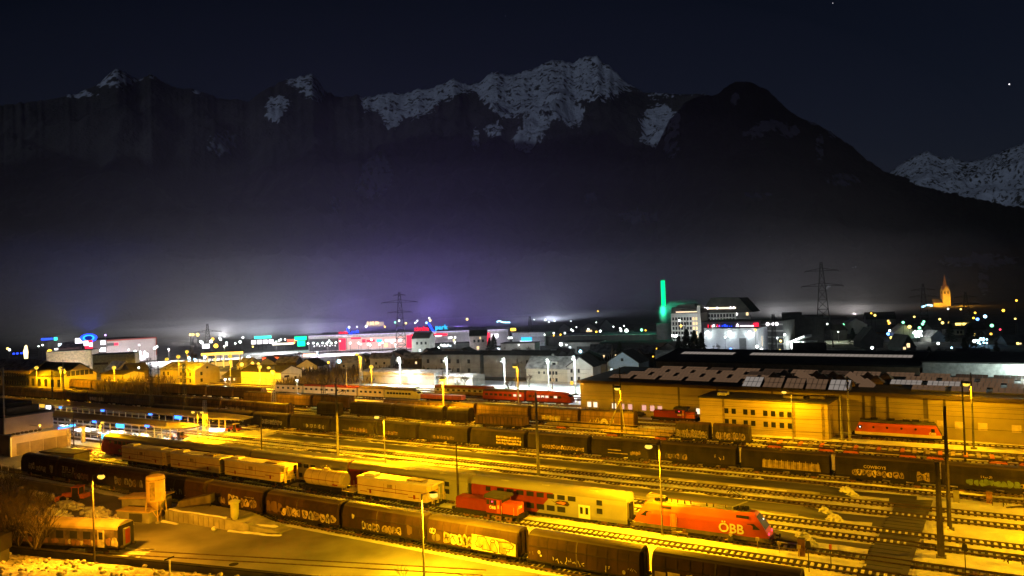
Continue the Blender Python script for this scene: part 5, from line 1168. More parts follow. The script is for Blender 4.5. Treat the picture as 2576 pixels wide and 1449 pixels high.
# ------------------------------------------------------------------ buildings
ORDX = ['first', 'second', 'third', 'fourth', 'fifth', 'sixth', 'seventh', 'eighth', 'ninth', 'tenth', 'eleventh', 'twelfth', 'thirteenth', 'fourteenth', 'fifteenth', 'sixteenth', 'seventeenth', 'eighteenth', 'nineteenth', 'twentieth', 'twenty-first', 'twenty-second']
def on_ground(px, d):
    q = ray(px, 724.5); k = d/math.hypot(q[0], q[1]); return (q[0]*k, q[1]*k)
def house(name, label, cat, loc, L, D, eave, ridge, wall, roof, rz=0., axis='x', wins=(), doors=(), group=None, over=.4, chim=None, wmat=GLASS, frame=None):
    """loc is the front left foot; x runs along the front, y goes back; wins = (face, u, z, w, h, material)"""
    o = thing(name, label, cat, (loc[0], loc[1], 0), rz, group); mb = MB()
    mb.box(0, L, 0, D, 0, eave, wall)
    if ridge > eave:
        if axis == 'x': mb.loft([[(0, 0, eave), (0, D/2, ridge), (0, D, eave)], [(L, 0, eave), (L, D/2, ridge), (L, D, eave)]], wall)
        else: mb.loft([[(0, 0, eave), (L/2, 0, ridge), (L, 0, eave)], [(0, D, eave), (L/2, D, ridge), (L, D, eave)]], wall)
    mb.build('wall', o)
    mb = MB(); t = .25
    if ridge > eave:
        sl = (ridge-eave)/((D if axis == 'x' else L)/2); e = eave-over*sl+.06
        if axis == 'x': mb.loft([[(x, -over, e), (x, D/2, ridge+.06), (x, D+over, e), (x, D+over, e+t), (x, D/2, ridge+t+.1), (x, -over, e+t)] for x in (-over, L+over)], roof)
        else: mb.loft([[(-over, y, e), (L/2, y, ridge+.06), (L+over, y, e), (L+over, y, e+t), (L/2, y, ridge+t+.1), (-over, y, e+t)] for y in (-over, D+over)], roof)
    else: mb.box(-over*.5, L+over*.5, -over*.5, D+over*.5, eave, eave+.3, roof)
    ro = mb.build('roof', o)
    if chim: MB().box(chim[0]-.35, chim[0]+.35, chim[1]-.35, chim[1]+.35, eave, ridge+1.1, GREYR).build('chimney', ro)
    for f, u, z, w, h, m in wins:
        mb = MB()
        if f == 'f': mb.box(u-w/2, u+w/2, -.06, .0, z, z+h, m or wmat)
        elif f == 'r': mb.box(L, L+.06, u-w/2, u+w/2, z, z+h, m or wmat)
        else: mb.box(-.06, 0, u-w/2, u+w/2, z, z+h, m or wmat)
        mb.build('window', o)
    for f, u, w, h, m in doors: (MB().box(u-w/2, u+w/2, -.08, 0, 0, h, m) if f == 'f' else MB().box(L, L+.08, u-w/2, u+w/2, 0, h, m)).build('door', o)
    return o
def rows(f, us, zs, w, h, m=None): return [(f, u, z, w, h, m) for u in us for z in zs]
def bld(label, x0, x1, d0, d1, yt, depth, wall, roof, name='town_house', cat='house', eave_f=None, axis='x', wins=(), ridge=0., group=None, chim=None):
    """front between two picture azimuths at given distances, top of the wall at picture height yt"""
    a = on_ground(x0, d0); b = on_ground(x1, d1); L = math.hypot(b[0]-a[0], b[1]-a[1]); rz = math.atan2(b[1]-a[1], b[0]-a[0])
    z = top_z(a, x0, yt)
    return house(name, label, cat, a, L, depth, z, z+ridge if ridge else z, wall, roof, rz, axis, [(f, u*L if f == 'f' else u*depth, v*z, w, h, m) for f, u, v, w, h, m in wins], group=group, chim=chim), L, z
YELR = M('yellow_render', (.42, .36, .2), .85, var=.1, sc=.5)
# depot side of the yard
house('row_house', 'yellow two-storey depot row house at the far left', 'house', (-372, 157, ), 42, 13, 7.2, 11., YELR, SNROOF, 0, 'x', rows('f', [3+k*2.1 for k in range(18)], (1.2, 4.6), .8, 1.6), group=None)
house('depot_shed', 'big gabled depot shed with arched windows and a glazed gable', 'shed', (-352, 157, ), 48, 13.5, 5.6, 10.2, YELR, ROOFD, 0, 'x', rows('f', [20+k*5 for k in range(6)], (1.2,), 2.2, 3.) + rows('r', [2.2+k*1.8 for k in range(6)], (5.4,), 1.5, 2.) + [('r', 10.8, 1., 1.6, 2., None), ('r', 4., .8, 2.6, 1.8, None), ('r', 7.4, .8, 2.4, 1.8, None)], doors=[('r', 12.6, 1., 2.3, BLACK)])
house('depot_annex', 'low lean-to annex right of the gabled depot shed', 'shed', (-303.5, 172, ), 16, 9, 5., 6., YELR, ROOFD, 0, 'x')
house('gabled_house', 'cream two-storey house with a snowy roof beside the lamp masts', 'house', (-284, 185.8), 23, 11.7, 5.8, 8.4, YELR, SNROOF, 0, 'x', rows('f', (2.5, 5.5, 14, 17, 20), (.9, 3.6), .9, 1.4) + [('r', 3., 1., 1., 1.4, None), ('r', 3., 3.7, 1., 1.4, None), ('r', 5.8, 6.2, .9, .8, None)], chim=(9, 6))
house('dark_hut', 'low dark hut with small lit windows right of the cream house', 'hut', (-257, 196), 17, 8, 2.6, 4.6, GREYB, ROOFD, 0, 'x', [('f', 4, 1., 1., .9, COOL), ('f', 7, 1., .8, .9, WARM), ('f', 12, 1., 1., .9, None)])
house('white_shed', 'white gabled shed end behind the lemon coach', 'shed', (-243, 193.8), 23, 10.5, 5.2, 7.2, WHITER, ROOFD, 0, 'x', [('r', 7.2, .8, 1.2, 2.2, BLACK), ('r', 2.9, 3., 2.4, .8, BLACK)])
house('long_white_shed', 'long low white shed beside the white-lit tracks', 'shed', (-194.5, 211), 35, 10, 4.2, 4.9, GREYR, SNROOF, 0, 'x', [('f', 17, .2, 1.2, 2.2, GREYR)])
house('grey_shed', 'low grey shed with a yellow-lit door right of the long white shed', 'shed', (-158.5, 212), 15, 8, 3.3, 3.9, GREYR, SNROOF, 0, 'x', [('f', 3.2, .2, 2.6, 2.6, M('lit_yellow_door', (.7, .7, .1), .6))])
APR = M('dull_grey_render', (.2, .2, .195), .85, var=.2, sc=.4)
house('apartment_block', 'grey apartment block with dark square windows, left one', 'house', (-186, 238), 27, 11, 8.6, 9.4, APR, ROOFD, R_(6), 'x', rows('f', (3, 9.5, 13, 17, 22), (1.6, 5.2), 1.2, 1.6))
house('apartment_block', 'plain grey apartment block with few windows, right one', 'house', (-157.5, 241), 31, 11, 8.4, 9.6, APR, ROOFD, R_(6), 'x', rows('f', (19, 27), (2., 5.2), 1.1, 1.4))
hs = house('cream_house', 'cream house with a dormer in its snowy roof', 'house', (-129.5, 226), 17, 10, 5.4, 9., CREAM, SNROOF, R_(4), 'x', rows('f', (5., 7.), (3.4,), .6, .9) + rows('f', (9.3, 10.5, 11.7), (3.2, .8), .8, 1.2) + [('f', 10.4, .8, 1., 1.1, WARM)], chim=(8, 6))
MB().box(9.2, 11.6, 1.2, 4, 6., 7.6, WHITER).box(9., 11.8, 1., 4.2, 7.6, 7.9, SNROOF).build('dormer', hs); MB().box(9.8, 11, 1.14, 1.2, 6.4, 7.3, GLASS).build('dormer_window', hs)
house('grey_gabled_house', 'pale grey house with a steep cut gable right of the cream house', 'house', (-113.6, 227), 9.5, 10, 6.2, 9.4, WHITER, ROOFD, R_(4), 'y', rows('f', (1.6, 4.3), (1.2, 4.), .8, 1.4))
house('blue_house', 'pale blue gabled house behind the white-lit masts', 'house', (-102.4, 236), 11.5, 12, 6.8, 10.6, M('pale_blue_render', (.36, .46, .58), .85, var=.1), ROOFD, R_(4), 'y', [('f', 5.6, 7.4, .9, 1., None), ('f', 1.6, 2.6, .7, 2.2, COOL), ('f', 8.6, 5., 1.4, .5, COOL)])
house('grey_wing', 'grey lean-to wing with lit windows left of the blue house', 'house', (-110.8, 235), 8., 9, 6.3, 6.6, GREYR, ROOFD, R_(4), 'x', [('f', 1., 4, .8, 1.4, COOL), ('f', 3.9, 3.6, 1.1, 1.4, COOL), ('f', 1.2, 1., .8, 1.2, None)])
for (x0, x1, d, yt, l, kw) in ((1296, 1338, 285, 914, 'dark brown gabled house behind the yellow-lit mast', dict(axis='y', ridge=4.5)), (1408, 1452, 288, 912, 'dim gabled house behind the blue house', dict(axis='y', ridge=5)), (1580, 1622, 300, 908, 'dim gabled house with warm windows left of the hall roof', dict(axis='y', ridge=4.5, wins=[('f', .2, .3, 1., 1.2, WARM), ('f', .8, .2, 1.2, 1.2, WARM)])),
        (1566, 1618, 268, 931, 'small white gabled house just over the hall roof edge', dict(axis='y', ridge=4)), (1505, 1560, 292, 925, 'low brown house with a lit strip window', dict(wins=[('f', .2, .3, 2.2, .8, COOL), ('f', .5, .3, 1.6, .8, COOL)]))):
    w = WHITER if 'white' in l else (GREYB if 'brown' in l else GREYR); bld(l, x0, x1, d, d+4, yt, 10, w, ROOFD, **kw)
# a few town buildings between
G8 = 'flat-roofed town buildings'
bld('dark brick industrial building behind the conifer', 1503, 1690, 372, 372, 866, 18, M('dull_brick', (.13, .075, .06), .9), ROOFD, 'industrial_building', 'building', wins=rows('f', (.25, .45, .68), (.2,), 9, 5, DKR))
bld('grey shed with a white-lit left end and a flat roof', 1408, 1503, 385, 380, 862, 16, GREYR, ROOFD, 'industrial_building', 'building', wins=[('f', .1, .55, 3, .8, DKR), ('f', .22, .3, 1.2, 2.4, COOL), ('f', .62, .2, 9, 3, DKR)])
bld('very long dark violet-grey roofed hall across the town', 1290, 1690, 470, 450, 848, 30, DKR, SNROOF, 'warehouse', 'building')
bld('grey villa block with a hipped roof before the red mall end', 1032, 1075, 425, 422, 852, 12, GREYR, ROOFD, 'villa_block', 'house', wins=rows('f', (.3, .55, .8), (.62,), 1.2, 1.6) + [('f', .45, .15, 1.2, 1.8, COOL), ('f', .42, -.0, 1.2, 1.4, WARM)], ridge=3)
bld('pale villa block with a hipped roof before the white mall end', 1178, 1221, 420, 420, 846, 12, M('pink_grey_render', (.4, .33, .32), .9), ROOFD, 'villa_block', 'house', wins=rows('f', (.25, .5, .75), (.62,), 1.2, 1.6) + [('f', .6, .8, .9, 1.4, WARM), ('f', .45, .2, 1.4, 1.8, WARM)], ridge=3)
bld('dark flat building between the two villa blocks', 1076, 1176, 440, 440, 868, 14, DKR, ROOFD, 'flat_building', 'building', wins=rows('f', (.35, .42, .52), (.65,), 1.5, 1., COOL))
bld('grey shed with floodlit snow behind bare trees', 1255, 1340, 400, 395, 865, 12, GREYR, ROOFD, 'industrial_building', 'building')
# ---- shopping mall
PINKE = EM('pink_lit_front', (1., .60, .55), .95); REDE = EM('red_lit_panel', (1., .02, .06), 2.2); WHE = EM('white_lit_panel', (1., .95, 1.), 2.6); BLE = EM('blue_neon', (.015, .06, 1.), 3.2); CYE = EM('cyan_neon', (.03, .55, 1.), 1.7); REDN = EM('red_neon', (1., .015, .05), 2.2); PURP = EM('violet_neon', (.45, .1, 1.), 2.)
GREENE = EM('green_sign', (.0, .95, .42), 2.4); TEALE = EM('teal_sign', (.05, .85, .66), 2.2); ORE = EM('amber_light', (1., .5, .04), 5.); YEE = EM('yellow_light', (1., .72, .16), 4.)
mall, ML, mz = bld('long white shopping mall with a pink-lit front and neon roof signs', 772, 1274, 500, 478, 846, 40, M('mall_cladding', (.5, .48, .52), .6, var=.08), SNROOF, 'shopping_mall', 'building')
def mx_(px): return (px-772)/(1274-772)*ML
def panel(par, name, px0, px1, z0, z1, mat, y=-.3, pf=mx_): return MB().box(pf(px0), pf(px1), y, y+.2, z0, z1, mat).build(name, par)
panel(mall, 'fascia', 772, 1274, mz-1.4, mz+.1, M('mall_fascia', (.7, .68, .74), .5), -.5)
panel(mall, 'lit_front', 870, 1024, .8, mz-2., PINKE); panel(mall, 'red_portal', 850, 866, 0.5, mz-2.2, REDE, -.8); panel(mall, 'red_portal', 1020, 1032, .5, mz-1.6, REDE, -.8); panel(mall, 'red_band', 880, 905, mz-3, mz-1.9, REDE, -.6); panel(mall, 'red_band', 1030, 1122, mz-2.4, mz-1.2, REDE, -.7); panel(mall, 'white_band', 1060, 1108, mz-2.9, mz-2.3, WHE, -.8)
panel(mall, 'glass_front', 774, 848, .5, mz-2, M('mall_glass', (.08, .08, .1), .2)); panel(mall, 'red_portal', 1218, 1228, 1, mz-1.6, REDE, -.7)
for a, b, z0, z1, m in ((908, 917, 5., 7.2, REDN), (919, 940, 5.2, 6.8, REDN), (945, 958, 5., 6.8, CYE), (966, 993, 5., 6.6, WHE), (1000, 1008, 4.6, 7., WHE), (964, 971, 1.8, 3.8, YEE), (1232, 1250, mz-4.5, mz-2.6, WHE)): panel(mall, 'shop_sign', a, b, z0, z1, m, -.9)
for k in range(9): panel(mall, 'shop_light', 786+k*6.6, 788+k*6.6, 3.2+.5*(k % 2), 4., WHE, -.7)
MB().box(mx_(774), mx_(1268), -.9, -.7, mz+.02, mz+.22, EM('violet_edge_light', (.75, .62, 1.), 1.6)).build('roof_edge_light', mall)
FONTW = dict(rot=(R_(90), 0, 0))
def roof_sign(px, s, l):
    o = thing('roof_sign', l, 'sign', (0, 0, 0)); o.parent = None
    M4 = mall.matrix_basis; p = Matrix.LocRotScale(Vector((mall.location)), mall.rotation_euler, None) @ Vector((mx_(px), 1.5, mz+.3)); o.location = p; o.rotation_euler = mall.rotation_euler
    text('zimba', 4.2*s, (-6.6*s, 0, 2.1*s), (R_(90), 0, 0), REDN, o, 'red_lettering', .1); text('park', 4.6*s, (6.6*s, 0, 2.6*s), (R_(90), 0, 0), BLE if s < .9 else CYE, o, 'blue_lettering', .1)
    MB().loft([[(a, -.1, b) for a, b in P] for P in ()], BLE) if False else None
    m_ = MB()
    for z0, z1, a0, a1, b0, b1, m in ((4.6, 6.2, -2.2, -.6, -2.8, -1.8, BLE), (2, 4.6, -.8, .8, -2.2, -.6, BLE), (0, 2, .8, 2.4, -.8, .8, BLE)): m_.loft([[(a0*s, -.1, z0*s), (a1*s, -.1, z0*s), (a1*s, .2, z0*s), (a0*s, .2, z0*s)], [(b0*s, -.1, z1*s), (b1*s, -.1, z1*s), (b1*s, .2, z1*s), (b0*s, .2, z1*s)]], m)
    m_.build('swoosh', o)
    m_ = MB()
    for x in (-8, -3, 3, 8): m_.bar((x*s, .4, 0), (x*s, .4, 2.2*s), .15, DSTEEL)
    m_.build('stand', o)
    light((0, -3, 8), (.32, .2, 1.), 55000*s, o, 'SPOT', 1.2, 'added_uplight', (R_(168), 0, 0), 160, .9)  # unseen upward spot added at the sign to tint the haze violet
    return o
roof_sign(1082, 1.0, 'larger neon roof sign with red and blue letters on the mall'); roof_sign(874, .62, 'smaller neon roof sign with red and blue letters at the left end of the mall')
# ---- left retail park
box, BL_, bz = bld('big grey box store with a red roof edge', 264, 389, 493, 505, 857, 40, M('store_cladding', (.42, .36, .36), .7, var=.05), ROOFD, 'box_store', 'building')
def bx_(px): return (px-264)/(125)*BL_
MB().box(0, BL_, -.4, -.1, bz-.5, bz+.35, EM('dull_red_edge', (.6, .12, .1), .5)).build('red_edge', box); MB().box(BL_-.2, BL_+.3, -.4, 0, 3, bz, REDD).build('red_edge', box)
MB().box(bx_(266), bx_(282), -.4, -.1, bz-3.2, bz-1.6, DKR).build('name_plate', box); MB().box(bx_(282), bx_(292), -.45, -.1, bz-3.2, bz-1.6, REDE).build('name_plate', box)
for k in range(17): MB().box(bx_(266+k*6), bx_(270.5+k*6), -.6, -.1, .8, 4.2+.8*math.sin(k*2.1), WHE).build('lit_shopfront', box)
b2, L2, z2 = bld('dark store block with stacked white sign panels', 226, 263, 490, 492, 857, 20, DKR, ROOFD, 'store_block', 'building')
for k in range(3): MB().box(L2*.62, L2*.98, -.5, -.1, z2-2.8-k*4.1, z2-.4-k*4.1, (WHE, WHE, YEE)[k]).build('sign_panel', b2)
b3, L3, z3 = bld('narrow red sign tower with white panels', 210, 229, 486, 486, 857, 6, REDE, ROOFD, 'sign_tower', 'sign')
for k in range(3): MB().box(L3*.55, L3*1.02, -.6, -.1, z3-3.6-k*4.2, z3-1.4-k*4.2, WHE).build('sign_panel', b3)
MB().box(-.6, L3*.45, -.6, -.1, z3-3., z3-.2, WHE).build('sign_panel', b3)
def lollipop(label, px, py, d, draw, cat='sign', pole=.18, name='lit_sign', foot=None):
    p = AT(px, py, d); o = thing(name, label, cat, (p[0], p[1], 0), math.atan2(p[1], p[0])-math.pi/2)
    if pole: MB().bar((0, .2, 0), (0, .2, p[2]), pole, DSTEEL).build('pole', o)
    draw(o, p[2]); return o
def pan(w, h, m, n='sign_panel'): return lambda o, z: MB().box(-w/2, w/2, -.2, .2, z-h/2, z+h/2, m).build(n, o)
def oval(o, z):
    n = 18; R = lambda k, s: (3.0*s*math.cos(6.2832*k/n), 1.75*s*math.sin(6.2832*k/n))
    m_ = MB()
    for k in range(n):
        a, b, c, d = R(k, 1), R(k+1, 1), R(k+1, .68), R(k, .68); m_.poly([(a[0], -.2, z+a[1]), (b[0], -.2, z+b[1]), (c[0], -.2, z+c[1]), (d[0], -.2, z+d[1])], CYE)
        a, b, c, d = R(k, 1.45), R(k+1, 1.45), R(k+1, 1), R(k, 1); m_.poly([(a[0], -.18, z+a[1]), (b[0], -.18, z+b[1]), (c[0], -.18, z+c[1]), (d[0], -.18, z+d[1])], BLE)
    m_.build('neon_ring', o); MB().loft([[(x, y, z+zz) for x, zz in [R(k, 1.4) for k in range(n)]] for y in (-.1, .1)], EM('deep_blue_panel', (.0, .02, .35), 1.)).build('sign_panel', o)
    light((0, -2, z+3), (.05, .1, 1.), 60000, o, 'SPOT', .6, 'added_uplight', (R_(165), 0, 0), 160, .9)  # added upward spot, carries the neon blue into the haze
lollipop('oval blue neon sign on a pole above the red sign tower', 223, 850, 488, oval)
lollipop('small blue neon sign over the dark roofs at the far left', 118, 853, 620, pan(7, 1.4, BLE))
lollipop('dark sign pylon with four pale lit squares at the left', 143, 864, 540, lambda o, z: [MB().box(x-1, x+1, -.2, .2, z+q-1, z+q+1, m).build('sign_panel', o) for x, q, m in ((-.6, 3., TEALE), (1.6, -1., COOL), (-.4, -4., WHE), (2., -6.2, WHE))])
lollipop('white lit sign board left of the red sign tower', 201, 857, 492, pan(4.8, 3., WHE)); lollipop('white lit board low beside the red sign tower', 201, 889, 470, pan(4, 1.6, WHE))
lollipop('white lit letters sign by the big bare tree', 518, 871, 470, pan(4., 2.6, WHE))
lollipop('teal twin sign over the white lit row, left half', 650, 849, 560, pan(5.5, 2., TEALE)); lollipop('teal twin sign over the white lit row, right half', 670, 848, 560, pan(7, 2., TEALE)); lollipop('row of white lit sign panels under the teal signs', 660, 860, 556, lambda o, z: [MB().box(x-1.6, x+1.6, -.2, .2, z-1.4, z+1.4, WHE).build('sign_panel', o) for x in (-6, -2, 2, 6)])
lollipop('big green lit sign block left of the mall', 756, 855, 520, lambda o, z: (MB().box(-4, 4, -.2, .2, z-.2, z+2.4, GREENE).build('sign_panel', o), MB().box(-2.2, 3., -.2, .2, z-4.4, z-.6, GREENE).build('sign_panel', o)))
lollipop('short red lit strip on a shop front left of the green sign', 735, 856, 540, pan(7, 1.6, EM('orange_red_strip', (1., .18, .1), 2.))); lollipop('long warm white shop window left of the green sign', 712, 865, 520, pan(14, 1.3, EM('warm_white_strip', (1., .9, .7), 2.2)))
lollipop('orange and white lit car dealer strip below the mall', 778, 893, 405, pan(6.4, 1.6, EM('coral_strip', (1., .5, .36), 3.)))
lollipop('tall yellow flame-shaped lit sign at the far left', 65, 884, 480, lambda o, z: MB().loft([[(-.8, -.1, z-4), (.9, -.1, z-4), (.9, .1, z-4), (-.8, .1, z-4)], [(-1.2, -.1, z), (1.1, -.1, z), (1.1, .1, z), (-1.2, .1, z)], [(-.3, -.1, z+3.4), (.6, -.1, z+3.4), (.6, .1, z+3.4), (-.3, .1, z+3.4)]], EM('warm_flame', (1., .75, .35), 3.)).build('sign_panel', o))
lollipop('small row of blue lights at the far left', 46, 889, 470, lambda o, z: [MB().box(x-.5, x+.5, -.1, .1, z-.4, z+.4, BLE).build('sign_panel', o) for x in (-2, -.4, 1.4)])
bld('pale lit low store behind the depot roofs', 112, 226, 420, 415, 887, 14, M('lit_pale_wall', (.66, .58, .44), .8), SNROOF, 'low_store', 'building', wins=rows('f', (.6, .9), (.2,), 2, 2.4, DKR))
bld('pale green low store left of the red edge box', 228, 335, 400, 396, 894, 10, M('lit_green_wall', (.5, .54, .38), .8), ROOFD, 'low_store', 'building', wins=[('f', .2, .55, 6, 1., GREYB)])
bld('white gabled store with lit walls behind bare trees', 145, 205, 520, 516, 876, 20, WHITER, SNROOF, 'low_store', 'building', ridge=3)
def canopy_station(label, x0, x1, d, yt, mat, strip_):
    o, L, z = bld(label, x0, x1, d, d-4, yt, 9, STEEL, ROOFD, 'petrol_station', 'petrol station')
    for ch in o.children:
        if ch.name.startswith('wall'): bpy.data.objects.remove(ch); break
    MB().box(0, L, 1, 8, z-1.1, z, GREYR).build('canopy', o); MB().box(-.3, L+.3, .6, 1, z-1.3, z+.1, strip_).build('lit_edge', o)
    for k in range(5): MB().box(L*(k+.5)/5-.25, L*(k+.5)/5+.25, 4, 4.5, 0, z-1.1, WHITEP).build('pillar', o)
    MB().box(L*.1, L*.9, 8.1, 12, 0, 3.2, DKR).build('shop', o); MB().box(L*.15, L*.6, 8.0, 8.1, .3, 2.6, mat).build('lit_window', o)
    light((L/2, -2, z-1.6), strip_.node_tree.nodes['Principled BSDF'].inputs['Emission Color'].default_value[:3], 5200, o, rad=.8)
    return o
canopy_station('petrol station with a long amber-lit canopy edge', 502, 604, 405, 889, EM('amber_shop', (1., .6, .12), 1.), EM('amber_strip', (1., .6, .08), 3.2))
canopy_station('petrol station with a red and orange canopy edge', 655, 720, 385, 900, EM('cool_shop', (.85, .95, .9), 1.6), EM('red_orange_strip', (1., .12, .03), 2.4))
bld('grey office block with cyan lit windows right of the mall', 1284, 1366, 470, 462, 838, 16, M('office_cladding', (.4, .42, .46), .6), SNROOF, 'office_building', 'building', wins=[('f', .38, .35, 4.4, 2.6, CYE), ('f', .53, .35, 4., 2.6, CYE), ('f', .42, .05, 8, 2.8, WHE), ('f', .8, .3, 9, 3.4, M('grey_glass', (.2, .2, .22), .3))])
lollipop('amber lit roof letters right of the grey office block', 1370, 838, 520, pan(6, 2.2, ORE)); lollipop('amber lit sign over the grey office block', 1291, 829, 560, pan(4, 2., ORE))
# ---- castle-like hilltop house far behind
cz, CL, ch_ = bld('pale floodlit manor far behind the mall', 918, 963, 1010, 1010, 811, 20, M('manor_render', (.6, .52, .36), .85), ROOFD, 'manor_house', 'house', wins=rows('f', (.1, .25, .4, .55), (.3,), 2, 5, WARM)); light((CL*.5, -14, 5), (1., .8, .5), 14000, cz, rad=1.)
# ---- factory with the green chimney
FW = M('factory_white_render', (.56, .56, .54), .8, var=.06)
fa, FL, fz = bld('tall white factory block with rows of dark windows', 1685, 1752, 430, 424, 789, 18, FW, ROOFD, 'factory_block', 'building', wins=[('f', (k+.8)/9.2, (r+.45)/6.9, 1.1, 1.7, WARM if (k >= 7 and r > 0) or (k == 7 and r == 0) else None) for k in range(9) for r in range(6)])
MB().prism_y([(-.2, fz), (FL+.2, fz), (FL-.2, fz+2.4), (.4, fz+3.6)], .8, 17, ROOFD).build('mansard', fa); MB().box(FL*.18, FL, .5, .8, fz+.5, fz+1.1, EM('roof_light_strip', (1., .8, .5), 1.8)).build('light_strip', fa); MB().prism_y([(0, fz+2.4), (FL*.9, fz+2.4), (FL*.8, fz+5.2), (FL*.2, fz+5.)], 4, 16, GREYR).build('upper_roof', fa)
ft, TL, tz = bld('slim pale stair tower beside the white factory block', 1751, 1760, 424, 424, 769, 9, FW, ROOFD, 'factory_tower', 'tower')
fb, BL2, fbz = bld('white factory wing with a long lit dormer strip', 1760, 1848, 440, 434, 788, 22, FW, ROOFD, 'factory_wing', 'building', wins=[('f', (k+.8)/11.5, .86-r*.14, 1.2, 1.9, (PURP if (k, r) == (1, 1) else COOL if (k, r) in ((0, 0),) else None)) for k in range(11) for r in range(2)])
MB().prism_y([(-.2, fbz), (BL2+9, fbz), (BL2+2, fbz+8.4), (BL2*.3, fbz+8.8)], 1, 20, ROOFD).build('mansard', fb); MB().box(BL2*.1, BL2*1.0, .6, 1., fbz+2.2, fbz+3.2, EM('dormer_light_strip', (1., .78, .5), 2.)).build('light_strip', fb)
for k, x in enumerate((.12, .2, .48, .86, .95)): MB().ball((BL2*x, .4, fbz+2.8), .7, WHE, 8, 5).build('roof_lamp', fb)
gb, GL, gz = bld('dark gable end of the factory with two small lit windows', 1846, 1886, 436, 440, 800, 18, GREYR, ROOFD, 'factory_gable', 'building', axis='y', ridge=9.5, wins=[('f', .42, 1.3, 1.6, 1.2, WARM), ('f', .78, 1.08, 1.4, 1.8, WARM)])
MB().ball((.5, -.5, gz+2.2), 1., WHE, 8, 5).ball((.3, -.5, gz-2.2), 1., TEALE, 8, 5).build('wall_lamp', gb)
led, LL, lz = bld('low hall with a long coloured light band on its upper front', 1762, 1906, 392, 384, 810, 24, M('hall_violet_grey', (.2, .19, .24), .6), ROOFD, 'light_band_hall', 'building')
def lx(px): return (px-1762)/144*LL
rnd = random.Random(9)
for k in range(46):
    a = 1778+k*2.6
    m = WHE if 1787 < a < 1800 else (REDN if a < 1806 or 1850 < a else (BLE if 1812 < a < 1848 else PURP)) if rnd.random() < .82 else DKR
    if 1860 < a < 1882: continue
    MB().box(lx(a), lx(a+1.5), -.4, -.1, lz-3.2-rnd.random()*.8, lz-(1.2+rnd.random()*1.6), m).build('led_strip', led)
text('Arena', 3.9, (lx(1871), -.5, lz-2.6), (R_(90), 0, 0), WHE, led, 'lettering', .08); MB().box(lx(1893), lx(1905), -.5, -.1, lz-3.6, lz-.8, REDN).build('red_panel', led)
fl, FLL, flz = bld('grey floodlit hall front below the coloured light band', 1767, 1902, 374, 366, 828, 17, M('corrugated_grey', (.34, .34, .37), .6, var=.06), SNROOF, 'floodlit_hall', 'building', wins=[('f', .72, .05, 3.4, 7., DKR), ('f', .5, .3, 1.6, .8, GREYR)])
for u in (.08, .5, .86):
    MB().ball((FLL*u, -.8, flz-1.7), .9, LEDW, 10, 6).build('wall_lamp', fl); light((FLL*u, -2.2, flz-2.4), LEDC, 1500, fl, rad=.5)
light((FLL*.15, -5, 2.2), (.75, .85, 1.), 900, fl, rad=.6); light((FLL*.5, -6, 2.2), (.75, .85, 1.), 900, fl, rad=.6)
of, OL, oz = bld('four-storey grey office building with pale floor bands', 1905, 1966, 388, 384, 809, 18, DKR, ROOFD, 'office_building', 'building')
for k in range(5): MB().box(0, OL, -.3, -.02, oz*(k+.02)/4.6, oz*(k+.25)/4.6, GREYR).build('floor_band', of)
lollipop('round white lit emblem sign on the office front', 1943, 815, 381, lambda o, z: [MB().ball((x, -.3, z), .9, WHE, 8, 5).build('sign_ball', o) for x in (-2.2, .2, 2.)]); lollipop('pale orange upright banner beside the floodlit hall', 1910, 858, 372, pan(3, 5., EM('banner', (1., .8, .6), 1.)))
bld('tall windowless dark silo building right of the factory', 1964, 2014, 430, 430, 790, 24, DKR, ROOFD, 'silo_building', 'building'); bld('lower dark windowless building beside the silo building', 2012, 2068, 440, 440, 797, 24, DKR, ROOFD, 'silo_building', 'building')
lp, LPL, lpz = bld('glowing white canopy building at the right of the factory', 1970, 2022, 395, 390, 860, 12, M('glow_white', (.7, .75, .7), .6), SNROOF, 'canopy_building', 'building', wins=[('f', .3, .2, 3, 2, WHE), ('f', .7, .5, 4, 1.4, WHE), ('f', .85, .1, 3, 2.4, COOL)]); light((LPL*.6, -4, 4), (.9, 1., .92), 6500, lp, rad=.6); MB().prism_y([(LPL*.2, lpz-.5), (LPL*1.02, lpz+2.6), (LPL*1.02, lpz+3.8), (LPL*.2, lpz)], -2, 6, SNROOF).build('slanting_roof', lp)
# chimney
p = on_ground(1668, 448); ch = thing('factory_chimney', 'tall chimney glowing green along its upper half', 'chimney', (p[0], p[1], 0))
z0 = top_z(p, 1668, 769); z1 = top_z(p, 1665, 706); GCH = EM('green_chimney_light', (.0, 1., .30), 1.6)
MB().lathe([(1.7, 0), (1.5, z0)], CONC, 16).build('shaft', ch); MB().lathe([(1.28, z0), (1.2, z1)], GCH, 16).build('lit_shaft', ch); MB().lathe([(1.26, z1), (1.26, z1+.5)], DKR, 16).build('rim', ch)
light((0, -3, z0-3), (.02, 1., .45), 3600, ch, rad=1.5); light((-2.5, -3, (z0+z1)/2), (.02, 1., .45), 8000, ch, rad=2.)
bld('dark block at the foot of the green chimney', 1648, 1686, 440, 440, 815, 10, DKR, ROOFD, 'chimney_block', 'building')
